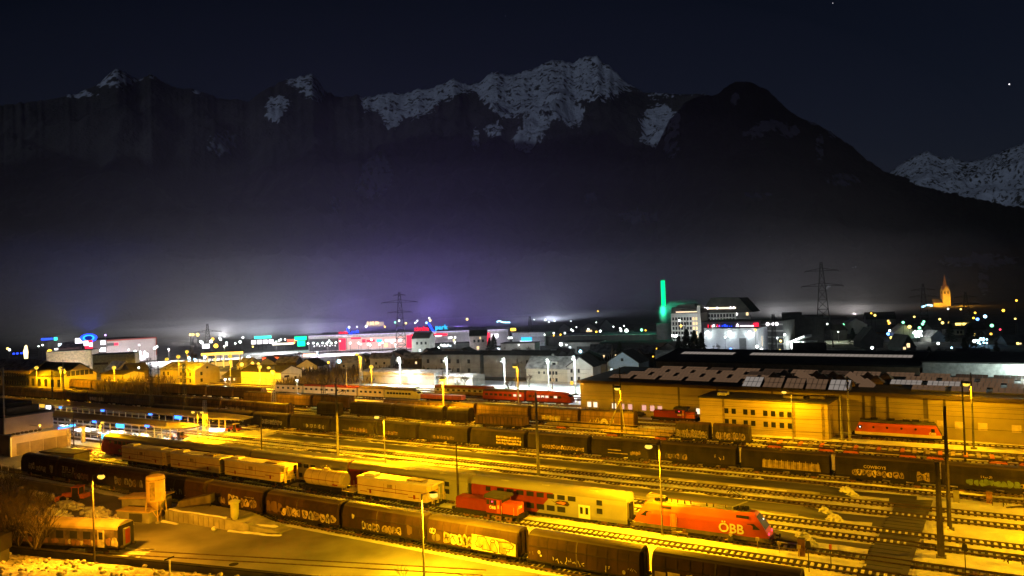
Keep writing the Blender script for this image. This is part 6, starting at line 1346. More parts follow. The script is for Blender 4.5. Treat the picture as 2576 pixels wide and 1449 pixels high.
# ---- church on the right
p = on_ground(2377, 1165); cc = thing('church', 'floodlit church tower with a needle spire far right', 'church', (p[0], p[1], 0), R_(20)); CHW = M('church_render', (.62, .55, .42), .85)
tz0 = top_z(p, 2377, 762); zt = top_z(p, 2377, 728); zs = top_z(p, 2372, 692); w_ = 4.7
MB().box(-w_, w_, -w_, w_, 0, zt-3, CHW).build('tower', cc)
m_ = MB()
for a in range(2):
    if a: m_.loft([[(-w_, -w_, zt-3), (0, -w_, zt+5), (w_, -w_, zt-3)], [(-w_, w_, zt-3), (0, w_, zt+5), (w_, w_, zt-3)]], CHW)
    else: m_.loft([[(-w_, -w_, zt-3), (-w_, 0, zt+5), (-w_, w_, zt-3)], [(w_, -w_, zt-3), (w_, 0, zt+5), (w_, w_, zt-3)]], CHW)
m_.build('gable', cc); MB().lathe([(4.2, zt), (2.2, zt+8), (.3, zs)], M('copper_brown_spire', (.35, .22, .12), .7), 8).build('spire', cc)
for s in (-1, 1): MB().box(s*2-.8, s*2+.8, -w_-.1, -w_, zt-6, zt-2.5, BLACK).build('belfry_window', cc)
MB().box(-w_-.1, -w_, -1, 1, zt-6, zt-2.5, BLACK).build('belfry_window', cc)
MB().box(-17, -w_, -4, 5, 0, 5, CHW).build('nave', cc); MB().prism([(-4.4, 5), (.5, 10), (5.4, 5)], -17.5, -w_, ROOFD).build('nave_roof', cc)
for q in ((-14, -22, 5), (16, -18, 5)): light(q, (1., .42, .02), 36000, cc, rad=1.)
light((-26, -20, 5), (1., .4, .05), 2500, cc, rad=1.)
# ---- long depot hall, annex
HR = math.atan2(-8.1, 95.4); HW = M('hall_panels', (.31, .26, .15), .75, var=.08, sc=.4); PANE = EM('lit_skylight_glass', (.19, .108, .06), .6); PANE2 = EM('dim_skylight_glass', (.12, .07, .042), .3); PANW = EM('bright_skylight_glass', (.55, .47, .41), .45)
ha = thing('depot_hall', 'very long ochre depot hall with checkered skylight roof', 'industrial hall', (-82.4, 172., 0), HR); HL = 122.
MB().box(0, HL, 0, 26, 0, 8.1, HW).build('wall', ha)
MB().loft([[(x, -.5, 8.1), (x, 26.5, 9.2), (x, 26.5, 9.6), (x, -.5, 8.5)] for x in (-.5, HL+.5)], ROOFD).build('roof', ha)
m_ = MB(); m_.box(-.5, HL+.5, -.75, -.5, 7.9, 8.6, ROOFW); m_.build('gutter', ha)
for x in (9.5, 27, 36.5, 49, 67.5, 69.2, 72, 78.6, 82, 98.5, 115): MB().box(x, x+.8 if x in (78.6, 69.2) else x+.45, -.12, 0, 0, 7.9, GREYB).build('wall_pilaster', ha)
rnd = random.Random(3); m_ = MB(); wn = [2.5, 4.3, 9.7, 12, 14.2, 18, 20.2, 22.2, 26.8, 28.8, 32, 36.2, 44.6]
for x in wn: MB().box(x-.55, x+.55, -.06, 0, 1.7, 3., EM('hall_window_warm', (1., .8, .55), 1.5) if x in (2.5, 4.3, 9.7, 32, 36.2) else (bpy.data.materials.get('hall_window_red') or EM('hall_window_red', (1., .5, .4), .9))).build('window', ha)
for x in (81.6, 84.6, 88.4, 93.7, 96.3, 98.9, 102): MB().box(x-.75, x+.75, -.06, 0, 2.2, 3.6, M('pale_blind', (.6, .5, .42), .6) if x == 81.6 else bpy.data.materials['pale_blind']).build('window', ha)
def sky_y(y): return 8.5+1.1*(y+.5)/27
def skylight(x0, x1, y0, y1, lift, mat):
    s = MB(); za, zb = sky_y(y0)+.05, sky_y(y1)+lift; s.loft([[(x0, y0, za-.1), (x0, y0, za+.12), (x0, y1, zb), (x0, y1, za-.1)], [(x1, y0, za-.1), (x1, y0, za+.12), (x1, y1, zb), (x1, y1, za-.1)]], DKR)
    n = max(2, int((x1-x0)/.95)); d = (y1-y0)*.04
    for k in range(n):
        a, b = x0+(x1-x0)*k/n+.06, x0+(x1-x0)*(k+1)/n-.06
        for q0, q1 in ((.04, .48), (.52, .96)):
            P = [(a, y0+(y1-y0)*q0, za+.15+(zb-za-.12)*q0), (b, y0+(y1-y0)*q0, za+.15+(zb-za-.12)*q0), (b, y0+(y1-y0)*q1, za+.15+(zb-za-.12)*q1), (a, y0+(y1-y0)*q1, za+.15+(zb-za-.12)*q1)]
            s.poly(P, mat)
    return s.build('skylight', ha)
for r_, y in enumerate((4.5, 10.5, 16.5, 21.5)):
    x = 6+r_*2.2
    while x < HL-8:
        l_ = 6.
        if not (44 < x < 70 and r_ < 3): skylight(x, x+l_, y, y+3.0, .75, PANW if r_ == 1 and rnd.random() < .35 else (PANE if rnd.random() < .88 else PANE2))
        x += l_+1.0
for k in range(5): skylight(42.5+k*4.6, 46.6+k*4.6, -.2, 3.6, 1.9, PANW if k in (0, 4) else PANE)
for r_ in range(3):
    for k in range(7):
        x = 45+k*3.7+r_*1.2; y = 8+r_*4.6; MB().loft([[(x-1.5, y-1.5, sky_y(y)-.1), (x+1.5, y-1.5, sky_y(y)-.1), (x+1.5, y+1.5, sky_y(y)-.1), (x-1.5, y+1.5, sky_y(y)-.1)], [(x-1.4, y-1.4, sky_y(y)+.35), (x+1.4, y-1.4, sky_y(y)+.35), (x+1.4, y+1.4, sky_y(y)+.35), (x-1.4, y+1.4, sky_y(y)+.35)], [(x-.12, y-.12, sky_y(y)+1.7), (x+.12, y-.12, sky_y(y)+1.7), (x+.12, y+.12, sky_y(y)+1.7), (x-.12, y+.12, sky_y(y)+1.7)]], OCHRE if (k+r_) % 3 else PANE).build('pyramid_skylight', ha)
light((-1.6, -1.6, 7.4), (1., .45, .03), 1300, ha, rad=.3); MB().ball((-1.6, -1.6, 7.9), .5, SODO, 10, 6).build('wall_lamp', ha); MB().bar((-1.6, -1.6, 8.2), (0, 0, 8.2), .08, DSTEEL).build('lamp_arm', ha)
hb = thing('rear_hall', 'taller rear hall with an ochre clerestory wall and dark roof', 'industrial hall', (-71., 198.5, 0), HR)
MB().box(0, 66, 0, 34, 0, 11.2, M('hall_rear_panels', (.34, .25, .16), .8)).build('wall', hb); MB().loft([[(x, -.3, 11.2), (x, 17, 13.2), (x, 34.5, 11.2), (x, 34.5, 11.6), (x, 17, 13.6), (x, -.3, 11.6)] for x in (-.4, 66.4)], ROOFD).build('roof', hb)
for a, b in ((4, 20), (24, 64)):
    m_ = MB(); n = int((b-a)/1.1)
    for k in range(n): m_.poly([(a+k*1.1, 8.5, 12.72), (a+k*1.1+1., 8.5, 12.72), (a+k*1.1+1., 11.5, 13.1), (a+k*1.1, 11.5, 13.1)], PANW)
    m_.build('skylight', hb)
hc = thing('white_hall', 'pale steel hall behind the checkered roof at the right edge', 'industrial hall', (-4.6, 193., 0), HR); MB().box(0, 55, 0, 30, 0, 12.4, M('pale_steel_cladding', (.55, .56, .55), .6)).build('wall', hc); MB().box(-.3, 55.3, -.3, 30.3, 12.4, 12.7, ROOFD).build('roof', hc); light((20, -5, 12.2), (.8, 1., .9), 5000, hc, rad=.8, name='roof_lamp_light'); MB().bar((20, -7, 9), (20, -7, 12.6), .1, DSTEEL).ball((20, -7, 12.7), .2, LEDW, 8, 5).build('roof_lamp', hc)
AX = math.atan2(-2.4, 27.); an = thing('office_block', 'flat-roofed ochre office block with two rows of paired windows', 'office building', (-47., 158.4, 0), AX); AL = 26.6
ANW = M('annex_panels', (.54, .44, .23), .75, var=.06, sc=.4)
MB().box(0, AL, 0, 9, 0, 7.2, ANW).build('wall', an); MB().box(-.25, AL+.25, -.25, 9.2, 7.2, 7.5, ROOFD).build('roof', an); m_ = MB()
for k in range(9): m_.box(0, AL, -.03, 0, .75+k*.75, .79+k*.75, OCHRE)
for x in (5.1, 19.8, 25.4): m_.box(x, x+.5, -.08, 0, 0, 7.2, OCHRE)
m_.build('wall_joint', an)
for x in (6.0, 7.6, 10.1, 11.7, 14.3, 15.9, 17.6, 19.2):
    for z in (1.8, 4.1): w_ = MB().box(x-.45, x+.45, -.06, .0, z, z+1.1, GLASS).build('window', an); MB().box(x-.5, x+.5, -.14, -.06, z-.08, z, ANW).build('sill', w_)
m_ = MB(); m_.box(3, 5, 3, 5, 7.5, 8.1, SNOW).box(17, 21, 4, 6, 7.5, 8., GREYB).box(22, 25, 5, 7, 7.5, 8., GREYB); m_.build('roof_vent', an)
m_ = MB(); m_.box(AL, AL+.05, 2.2, 4.2, 0, 4.8, OCHRE); m_.build('door', an); MB().path([(AL+.4, 1.5, 4.), (AL+.4, 2.4, 6.6), (AL+.4, 3.2, 6.8)], .07, PALEY).build('duct', an)
# low roofs and houses right behind the hall
for k, (x0, x1, d, yt, l, kw) in enumerate(((1645, 1720, 255, 905, 'dim snowy roofed house behind the rear hall, left one', dict(ridge=2.5)), (1740, 1830, 262, 905, 'dim snowy roofed house behind the rear hall, middle one', dict(ridge=2.5)), (1840, 1935, 258, 905, 'dim snowy roofed house behind the rear hall, right one', dict(ridge=2)), (1990, 2070, 262, 893, 'dark gabled house right behind the hall roofs', dict(ridge=3.5)), (2240, 2330, 252, 905, 'dark house with a snowy lean-to behind the white hall', dict(ridge=2)), (2400, 2480, 255, 900, 'dark red-roofed house behind the white hall', dict(ridge=2.)))):
    bld(l, x0, x1, d, d, yt, 12, GREYB if k % 2 else DKR, SNROOF if k < 3 or k == 4 else ROOFD, **kw)
# ---- small houses scattered between the yard and the town
rnd = random.Random(17)
for k, (px, d) in enumerate(sorted(((840, 352), (880, 372), (925, 352), (965, 372), (1010, 346), (1050, 366), (1098, 350), (1140, 372), (1196, 352), (1250, 338), (1290, 352), (1336, 330), (1384, 344), (1440, 326), (1478, 346), (1530, 352), (1600, 346), (1650, 352), (590, 372), (640, 366), (690, 362), (740, 350), (260, 392), (300, 380)))):
    b_ = on_ground(px, d); L_ = rnd.uniform(8, 12); e_ = rnd.uniform(2.6, 4.2)
    house('town_house', 'small %s town house with a %s roof beyond the yard, %s from the left' % (('dim', 'brownish', 'pale')[k % 3], ('snowy', 'dark')[k % 2], (ORDX+['twenty-third', 'twenty-fourth'])[k]), 'house', b_, L_, 8, e_, e_+rnd.uniform(2., 3.4), (GREYR, GREYB, WHITER)[k % 3], SNROOF if k % 2 == 0 else ROOFD, rnd.uniform(-.3, .6), 'xy'[k % 2], [('f', L_*.3, e_*.35, .9, 1.1, WARM if k % 4 == 1 else None), ('f', L_*.7, e_*.35, .9, 1.1, WARM if k % 5 == 0 else None)], group='small houses beyond the yard')
# ---- village houses on the right
V = [(2122, 2178, 520, 818, 'gabled village house with two dark windows left of the floodlit yard lamp', dict(axis='y', ridge=4), WHITER), (2176, 2250, 640, 803, 'wide village house with a low hipped roof and warm right windows', dict(ridge=5, wins=[('f', .75, .5, 1.2, 1.4, WARM), ('f', .8, .15, 1.2, 1.4, WARM)]), GREYR), (2242, 2300, 470, 838, 'white gabled village house beside the blue-white light', dict(axis='y', ridge=4.5), WHITER),
     (2160, 2216, 400, 858, 'big dark gabled house in the middle of the village', dict(axis='y', ridge=6), DKR), (2262, 2296, 380, 872, 'dark village house with two warm windows', dict(axis='y', ridge=5, wins=[('f', .5, .75, 1.4, 2., WARM), ('f', .2, .35, 1.2, 1.2, WARM), ('f', .45, 1.1, 1., 1., WARM)]), DKR), (2336, 2372, 440, 848, 'pale village house with a snowy porch', dict(axis='y', ridge=3), WHITER), (2392, 2420, 500, 832, 'small cream village house with two dark windows', dict(wins=rows('f', (.45, .75), (.35,), 1.2, 1.6)), CREAM),
     (2400, 2450, 620, 817, 'village inn with a long warm lit front', dict(wins=[('f', .5, .2, 13, 1.6, YEE)]), GREYR), (2478, 2520, 470, 846, 'dark village house with a reddish roof and a door lamp', dict(ridge=2.5), GREYB), (2526, 2580, 420, 862, 'dark village house cut by the right picture edge', dict(ridge=3, wins=[('f', .6, .3, 1.6, .8, WARM)]), DKR), (2090, 2126, 460, 832, 'small dark village house beside the big pylon', dict(ridge=3), DKR), (2316, 2340, 520, 828, 'narrow village house with green-lit snow in front', dict(axis='y', ridge=3), GREYR), (2205, 2240, 520, 836, 'dim brownish village house with a flat shed', dict(ridge=0), RUST), (2440, 2474, 560, 826, 'dim village house behind the green lamp', dict(ridge=3), DKR), (2060, 2092, 560, 822, 'dark village barn left of the big pylon', dict(ridge=3), DKR)]
for x0, x1, d, yt, l, kw, wm in V: bld(l, x0, x1, d, d+3, yt, 12, wm, SNROOF if wm in (WHITER, CREAM) else ROOFD, name='village_house', **kw)
for x0, x1, d, yt, l, kw in ((1402, 1430, 640, 826, 'small far gabled house in the mist, left', dict(axis='y', ridge=4)), (1456, 1500, 620, 828, 'far gabled house with warm shop light at its foot', dict(axis='y', ridge=5, wins=[('f', .5, .1, 5, 1.6, WARM)])), (1504, 1540, 640, 824, 'far steep-roofed house in the mist, middle', dict(axis='y', ridge=7)), (1548, 1590, 600, 832, 'far low white house in the mist, right', dict(ridge=2.5)), (1094, 1140, 780, 822, 'pale far building behind the blue roof sign', dict()), (1142, 1172, 800, 823, 'second pale far building right of the blue roof sign', dict())): bld(l, x0, x1, d, d, yt, 12, GREYR, ROOFD, **kw)

# ------------------------------------------------------------------ street lamps of the town
BM = dict(w=LEDW, y=YEE, o=ORE, g=EM('green_lamp', (.25, 1., .5), 4.), b=EM('blue_lamp', (.12, .3, 1.), 6.), r=EM('red_lamp', (1., .04, .08), 5.), c=EM('cyan_lamp', (.4, .8, 1.), 6.), v=EM('violet_lamp', (.7, .4, 1.), 4.))
CN = dict(w='white', y='warm yellow', o='amber', g='green', b='blue', r='red', c='icy blue', v='violet')
ORD = ['first', 'second', 'third', 'fourth', 'fifth', 'sixth', 'seventh', 'eighth', 'ninth', 'tenth', 'eleventh', 'twelfth', 'thirteenth', 'fourteenth', 'fifteenth', 'sixteenth', 'seventeenth', 'eighteenth', 'nineteenth', 'twentieth']
def town_lamps(place, d, pts, sz=1., pole=True):
    pts = sorted(pts); cnt = {}
    for it in pts: cnt[it[2]] = cnt.get(it[2], 0)+1
    seen = {}
    for it in pts:
        px, py, c = it[:3]; s = (it[3] if len(it) > 3 else 1.)*sz; q = AT(px, py, d)
        if q[2] < 1.5: k = (CH-4.)/(CH-q[2]); q = CAM+(q-CAM)*k
        mb = MB(); k = .62*s*d/500
        mb.ball((0, 0, 0), k, BM[c], 8, 5)
        if pole: mb.bar((0, 0, -q[2]), (0, 0, 0), .1, DSTEEL)
        i = seen.get(c, 0); seen[c] = i+1
        l = '%s street lamp %s' % (CN[c], place) if cnt[c] == 1 else '%s %s lamp from the left %s' % (ORD[i], CN[c], place)
        tag(mb.build('street_lamp', loc=tuple(q)), l, 'street lamp', 'town street lamps')
town_lamps('in front of the mall', 470, [(845, 862, 'w'), (855, 858, 'w', .8), (881, 863, 'w'), (902, 863, 'w'), (908, 866, 'w', .7), (926, 866, 'w'), (931, 868, 'w'), (955, 866, 'w'), (962, 862, 'w'), (986, 862, 'w'), (775, 864, 'w'), (788, 863, 'w'), (799, 865, 'w'), (812, 863, 'w'), (822, 864, 'w'), (833, 863, 'w'), (828, 857, 'w', .8)])
town_lamps('behind the mall roof signs', 760, [(878, 823, 'w'), (898, 822, 'w', .6), (921, 821, 'w', 1.2), (936, 813, 'y', 1.3), (950, 812, 'y', 1.2), (968, 822, 'o'), (994, 811, 'g'), (1004, 807, 'w'), (1021, 813, 'y', 1.1), (1045, 812, 'w', .8), (1050, 807, 'w', .7), (1073, 812, 'c'), (1080, 800, 'w', .8), (1082, 806, 'y', 1.3), (1175, 803, 'y', 1.3)])
town_lamps('between the mall and the villa blocks', 430, [(1130, 850, 'w'), (1135, 849, 'w'), (1145, 849, 'w', .8), (1142, 856, 'y'), (1110, 868, 'w', 1.1), (1118, 868, 'w', 1.1), (1127, 868, 'w'), (1102, 876, 'w', 1.6), (1092, 880, 'o', 1.2)])
town_lamps('in the mist left of the factory', 700, [(1437, 829, 'w', .7), (1441, 832, 'w', .8), (1450, 823, 'w', .6), (1480, 828, 'w', .8), (1500, 835, 'o', .9), (1510, 833, 'w'), (1560, 826, 'w', .8), (1562, 832, 'w', .9), (1570, 820, 'w', .6), (1576, 832, 'w', 1.6), (1562, 828, 'w', .7), (1614, 830, 'g', 1.2), (1624, 831, 'o', .7), (1504, 783, 'o', .8), (1372, 805, 'w', .7), (1381, 810, 'w', .6), (1395, 808, 'w', .5), (1344, 804, 'w', .5), (1436, 808, 'w', .5), (1500, 811, 'w', .6), (1543, 822, 'w', .7)])
town_lamps('before the grey office block by the mall', 450, [(1280, 850, 'w', 1.1), (1286, 850, 'w', 1.1), (1312, 867, 'w', 1.8), (1370, 842, 'w', .8), (1393, 838, 'w'), (1393, 844, 'o', .8), (1410, 842, 'o'), (1421, 838, 'w')])
town_lamps('on the floodlit factory parking', 360, [(1824, 848, 'w', 1.), (1692, 844, 'w', 1.2), (1697, 846, 'w', 1.2), (1702, 845, 'w', 1.4), (1964, 858, 'y', 1.2), (1962, 882, 'y', 1.4), (1974, 842, 'w', 1.2), (1900, 830, 'o', 1.2), (1904, 872, 'w', 1.6), (1916, 880, 'w', 1.6), (1838, 879, 'b', 1.6), (2017, 870, 'b', 2.), (2020, 864, 'w', 1.8), (2000, 884, 'c', 1.6), (1713, 820, 'y', 1.4), (1709, 806, 'w')])
town_lamps('around the retail park on the left', 480, [(19, 877, 'y', 1.1), (24, 880, 'w'), (10, 905, 'o', 1.), (125, 885, 'o', 2.2), (107, 868, 'w', .8), (97, 871, 'w', .6), (36, 906, 'w'), (238, 880, 'w'), (245, 882, 'w'), (225, 894, 'w', 1.3), (252, 882, 'w', .8), (350, 868, 'w', .7), (389, 876, 'w', 1.2), (395, 872, 'w', .9), (340, 884, 'w', 1.1), (352, 886, 'w', 1.1), (364, 886, 'w', 1.1), (218, 893, 'y', 1.1), (265, 843, 'v', .9)])
town_lamps('around the amber petrol station', 450, [(479, 842, 'y', 1.2), (486, 842, 'y', 1.1), (497, 842, 'y', 1.6), (535, 853, 'o', 1.4), (553, 851, 'w', 1.1), (555, 854, 'w', 1.), (531, 859, 'w', 1.5), (505, 859, 'w', 1.2), (508, 862, 'w', 1.3), (543, 870, 'o', 2.2), (611, 849, 'w', 1.), (604, 860, 'w', 1.3), (570, 862, 'w', .9), (570, 868, 'w', .8), (476, 900, 'c', 1.5), (490, 905, 'c', 1.5), (625, 899, 'w', 1.8), (515, 898, 'w', 1.4), (540, 905, 'y', 1.2)])
town_lamps('near the teal signs', 540, [(702, 857, 'w'), (706, 854, 'w', .8), (717, 854, 'w', .8), (687, 862, 'w', 1.), (740, 862, 'o', 1.), (636, 872, 'y', .9), (592, 864, 'w', .8)])
town_lamps('beside the dark embankment', 330, [(635, 914, 'o', 1.6), (650, 916, 'o', 1.6), (853, 909, 'c', 2.2), (826, 912, 'o', 1.2), (731, 924, 'w', 1.2), (608, 917, 'o', 1.9), (349, 925, 'w', .9), (798, 886, 'w', .8), (798, 890, 'c', .8), (898, 892, 'w', .7)])
town_lamps('around the dark brick building', 330, [(1480, 900, 'y', 1.3), (1460, 884, 'c', 1.8), (1652, 877, 'o', .8), (1643, 897, 'o', .9), (1587, 909, 'y', 1.6), (1411, 866, 'w', 2.), (1129, 905, 'w', 1.1)])
town_lamps('in the dark village at right', 470, [(2081, 815, 'w', .8), (2122, 816, 'g', .8), (2097, 831, 'y', 2.2), (2201, 793, 'y', 1.1), (2192, 788, 'o', .8), (2234, 808, 'o', .9), (2236, 814, 'o', .8), (2272, 811, 'g', 1.2), (2288, 822, 'y', 1.6), (2300, 797, 'y', .9), (2324, 809, 'g', 1.1), (2321, 815, 'g', 1.3), (2313, 825, 'g', 1.4), (2238, 832, 'w', 1.1), (2234, 840, 'b', 1.5), (2243, 850, 'y', 1.4), (2323, 843, 'b', 1.2), (2364, 803, 'y', 1.), (2371, 812, 'y', 1.3), (2388, 812, 'y', 1.1), (2385, 777, 'w', .7), (2417, 778, 'y', .8), (2453, 787, 'o', .9), (2449, 800, 'o', .9), (2459, 803, 'b', 1.4), (2478, 796, 'c', 1.5)])
town_lamps('at the far right of the village', 450, [(2495, 819, 'g', 1.5), (2516, 829, 'r', .8), (2524, 781, 'o', 1.2), (2557, 756, 'o', .9), (2450, 842, 'y', 1.3), (2451, 858, 'w', 1.3), (2360, 864, 'w', 1.), (2194, 875, 'w', 1.1), (2493, 840, 'o', 1.), (2554, 802, 'y', .8), (2058, 867, 'b', 1.3), (2069, 874, 'b', 1.4), (2560, 864, 'y', .9), (2394, 875, 'c', .7)])
def cluster(label, px, py, d, n, m, w=2.2, power=0, col=(1, 1, 1)):
    q = AT(px, py, d); o = thing('light_cluster', label, 'light chain', tuple(q)); rnd = random.Random(int(px)); mb = MB()
    for k in range(n): mb.ball((rnd.uniform(-w, w)*VR[0], rnd.uniform(-w, w)*VR[1], rnd.uniform(-w, w)*.6), .45, m, 6, 4)
    mb.build('bulbs', o); MB().bar((0, .3, -q[2]), (0, .3, 1), .12, DSTEEL).build('pole', o)
    if power: light((0, -2, 1.5), col, power, o, rad=.6)
cluster('bunch of brilliant white lights in the middle of the village', 2307, 840, 440, 22, LEDW, 2.6, 3000, (1, 1, .9)); cluster('bunch of icy blue lights at the right of the village', 2470, 858, 420, 14, BM['c'], 2.4, 1500, (.3, .6, 1.)); cluster('faint violet-blue light bunch below the white one', 2322, 872, 420, 5, BM['b'], 1.6)
def chain(label, pts, d, m, r=.4):
    P = [tuple(AT(x, y, d)) for x, y in pts]; c = Vector(P[0]); o = MB().path([tuple(Vector(p_)-c) for p_ in P], r, m, 5).build('light_chain', loc=tuple(c)); tag(o, label, 'light chain')
chain('white-blue chain of lights on the far slope at right', [(2318, 772), (2327, 770), (2334, 767), (2346, 769)], 900, BM['c'], .9); chain('white-blue chain of lights in the mist behind the mall end', [(1250, 810), (1256, 807), (1266, 811), (1283, 811)], 900, BM['c'], .8)
# lamps that light the snowy streets, each at one of the lit places above
for (px, d, z, pw, c, l) in ((320, 470, 9, 26000, (1, .97, .95), 'tall white parking lamp before the red edged box store'), (235, 455, 8, 9000, (.8, .88, 1.), 'bluish parking lamp before the sign tower'), (160, 405, 7, 9000, (1, .82, .6), 'warm parking lamp before the pale lit store'), (420, 470, 8, 42000, (1, .9, .9), 'white parking lamp right of the box store'), (560, 470, 8, 22000, (1, .85, .6), 'warm white lamp behind the amber station'), (690, 500, 8, 36000, (.95, 1., .95), 'white lamp before the teal signs'), (820, 455, 8, 30000, (.9, .85, 1.), 'white lamp before the glass mall front'), (930, 440, 9, 55000, (1, .8, .9), 'pinkish lamp before the pink mall front'), (990, 415, 7, 24000, (.9, 1., .9), 'white lamp over the bright snow below the mall'), (1140, 415, 7, 8000, (.95, 1., 1.), 'white lamp between the villa blocks'), (1245, 440, 8, 20000, (.8, .85, 1.), 'white lamp by the white mall end'), (1300, 385, 6, 4200, (1, .98, .9), 'lamp lighting the snow behind the bare trees'), (1950, 360, 8, 9000, (.9, 1., 1.), 'white lamp over the snow before the office building'), (1420, 372, 6, 2500, (.9, 1., 1.), 'white wall lamp of the grey shed'), (2104, 440, 6, 2400, (.95, 1., .6), 'pale lamp over a lit patch of snow by the big pylon'), (1722, 400, 3, 30000, (.95, 1., .95), 'floodlight at the foot of the white factory block'), (1810, 412, 3, 12000, (.95, 1., .95), 'floodlight at the foot of the white factory wing'), (2310, 470, 6, 1600, (.2, 1., .4), 'green lamp over the snow in the village'), (740, 240, 7, 2600, (.9, 1., .95), 'white lamp at the white gabled shed'), (560, 270, 6, 1800, (.95, 1., .9), 'white lamp behind the dark hut')):
    b = on_ground(px, d); o = thing('parking_lamp', l, 'street lamp', (b[0], b[1], 0)); MB().bar((0, 0, 0), (0, 0, z), .12, STEEL, .08, 6).build('pole', o); MB().ball((0, 0, z+.35), .55, DSTEEL, 8, 4, (1, 1, .35)).build('lamp_head', o); MB().ball((0, 0, z+.05), .42, LEDW, 8, 5, (1, 1, .6)).build('bulb', o); light((0, 0, z-.5), c, pw, o, rad=.4)
for px, d, pts_, l in ((320, 462, 34, 'snowy parking'), (930, 455, 60, 'snowy parking'), (1000, 415, 26, 'snowy parking'), (1950, 362, 22, 'snowy parking'), (1130, 418, 24, 'snowy parking'), (160, 412, 26, 'snowy parking'), (690, 505, 40, 'snowy parking'), (420, 470, 30, 'snowy parking'), (820, 455, 36, 'snowy parking'), (1245, 440, 20, 'snowy parking'), (575, 470, 26, 'snowy parking'), (470, 440, 34, 'snowy parking'), (1300, 388, 16, 'snowy parking'), (2100, 440, 14, 'snowy parking')):
    b = on_ground(px, d); a = math.atan2(b[1], b[0]); ca, sa = math.cos(a), math.sin(a); n = [(pts_, 18), (-pts_, 18), (-pts_*.9, -14), (pts_*.9, -14)]
    sheet('snowy_parking', [(b[0]-sa*u+ca*v, b[1]+ca*u+sa*v) for u, v in n[::-1]][::1], .03+random.random()*.02, SNOWD)
# cars in the mall park
CARM = [M('car_silver', (.4, .4, .42), .3, .4), M('car_dark', (.05, .05, .06), .3, .3), M('car_white', (.7, .7, .7), .3), M('car_red', (.35, .04, .03), .3)]
def car(label, loc, rz, m):
    o = thing('parked_car', label, 'car', (loc[0], loc[1], 0), rz, 'parked cars'); MB().prism_y([(-2.1, .35), (2.1, .35), (2.15, .8), (1.2, .92), (-2.1, .95)], -.85, .85, m).build('body', o); MB().prism_y([(-1.9, .95), (1.1, .92), (.5, 1.42), (-1.4, 1.45)], -.72, .72, GLASS).build('cabin', o)
    for x in (-1.3, 1.3):
        for y in (-.88, .7): MB().disc_x(x, y, .32, .32, .18, BLACK, 10).build('wheel', o)
b = on_ground(1364, 262); car('white van-like car parked left of the blue house', b, .3, CARM[2])
for k, (px, d, l) in enumerate(((1180, 232, 'dark car parked before the cream house, left one'), (1196, 230, 'dark car parked before the cream house, right one'), (905, 432, 'silver car on the mall parking, left one'), (940, 436, 'dark car on the mall parking, middle one'), (975, 430, 'red car on the mall parking, right one'), (330, 458, 'silver car before the box store, left one'), (352, 460, 'dark car before the box store, right one'), (590, 322, 'silver car on the road below the embankment'), (1955, 356, 'dark car before the office building'))): car(l, on_ground(px, d), .4*k, CARM[k % 4])

# ------------------------------------------------------------------ pylons
PYD = M('dark_pylon_steel', (.06, .06, .06), .7, .3)
for px, d, yt, w0, l, arms in ((1004, 456, 735, 7.2, 'big power pylon with wide arms in front of the mall', ((.83, 11, 1.6), (.66, 7.5, 1.2), (.95, 3.5, .8))), (519, 560, 815, 5., 'small far pylon with a wide arm behind the amber station', ((.72, 9, 1.5),)), (1330, 470, 796, 4.2, 'narrow pointed pylon before the grey office block', ()), (2068, 410, 660, 8.4, 'tallest dark pylon at the right of the factory', ((.9, 8, 1.4), (.72, 10, 1.6))), (2322, 640, 714, 6.5, 'dark far pylon left of the church', ((.85, 8, 1.4), (.68, 10, 1.6))), (2428, 620, 735, 6., 'dark far pylon right of the church', ((.85, 7, 1.2), (.65, 8, 1.4))), (1942, 345, 790, 2.6, 'slim twin-legged mast before the office building', ())):
    b = on_ground(px, d); h_ = top_z(b, px, yt); lattice('power_pylon', l, 'pylon', b, h_, w0, .9, PYD, tuple((h_*f, a, dd) for f, a, dd in arms), 9, .15 if d < 380 else .2, 'power pylons', math.atan2(b[1], b[0])-math.pi/2)
b = on_ground(1720, 345); o = thing('tower_crane', 'thin pale mast with a slanting jib before the conifers', 'mast', (b[0], b[1], 0)); z_ = top_z(b, 1720, 822); MB().bar((0, 0, 0), (0, 0, z_), .3, STEEL, .2, 6).build('pole', o); MB().bar((0, 0, z_), (VR[0]*-6, VR[1]*-6, z_+.8), .15, DSTEEL).bar((0, 0, z_), (VR[0]*1.5, VR[1]*1.5, z_+4.), .15, DSTEEL).build('jib', o)

# ------------------------------------------------------------------ trees of the town
LEAF = M('conifer_needles', (.028, .04, .022), .9, var=.4, sc=1.5); LEAF2 = M('dark_evergreen', (.035, .05, .028), .9, var=.4, sc=1.2)
def conifer(label, loc, h, r, sd, mat=LEAF):
    o = thing('conifer', label, 'conifer', loc, 0, 'dark conifers'); rnd = random.Random(sd); MB().bar((0, 0, 0), (0, 0, h*.95), h*.02, TWIG, .03, 6).build('trunk', o); mb = MB()
    for k in range(520):
        t = rnd.random()**.8; z = h*(.08+.92*t); rr = r*(1-t)*rnd.uniform(.45, 1.08)+.1; a = rnd.random()*6.283; s = rnd.uniform(.35, .8)*h/14+.25
        p0 = Vector((rr*math.cos(a), rr*math.sin(a), z)); d1 = Vector((math.cos(a)*s, math.sin(a)*s, -s*.5)); d2 = Vector((-math.sin(a)*s*.6, math.cos(a)*s*.6, rnd.uniform(-.2, .3)*s))
        mb.poly([p0-d1*.6, p0+d2, p0+d1, p0-d2], mat)
    mb.build('crown', o); return o
c0 = conifer('dark conifer beside the floodlit hall, leftmost of the dark group', (*on_ground(1702, 338), 0), 11, 3.2, 1)
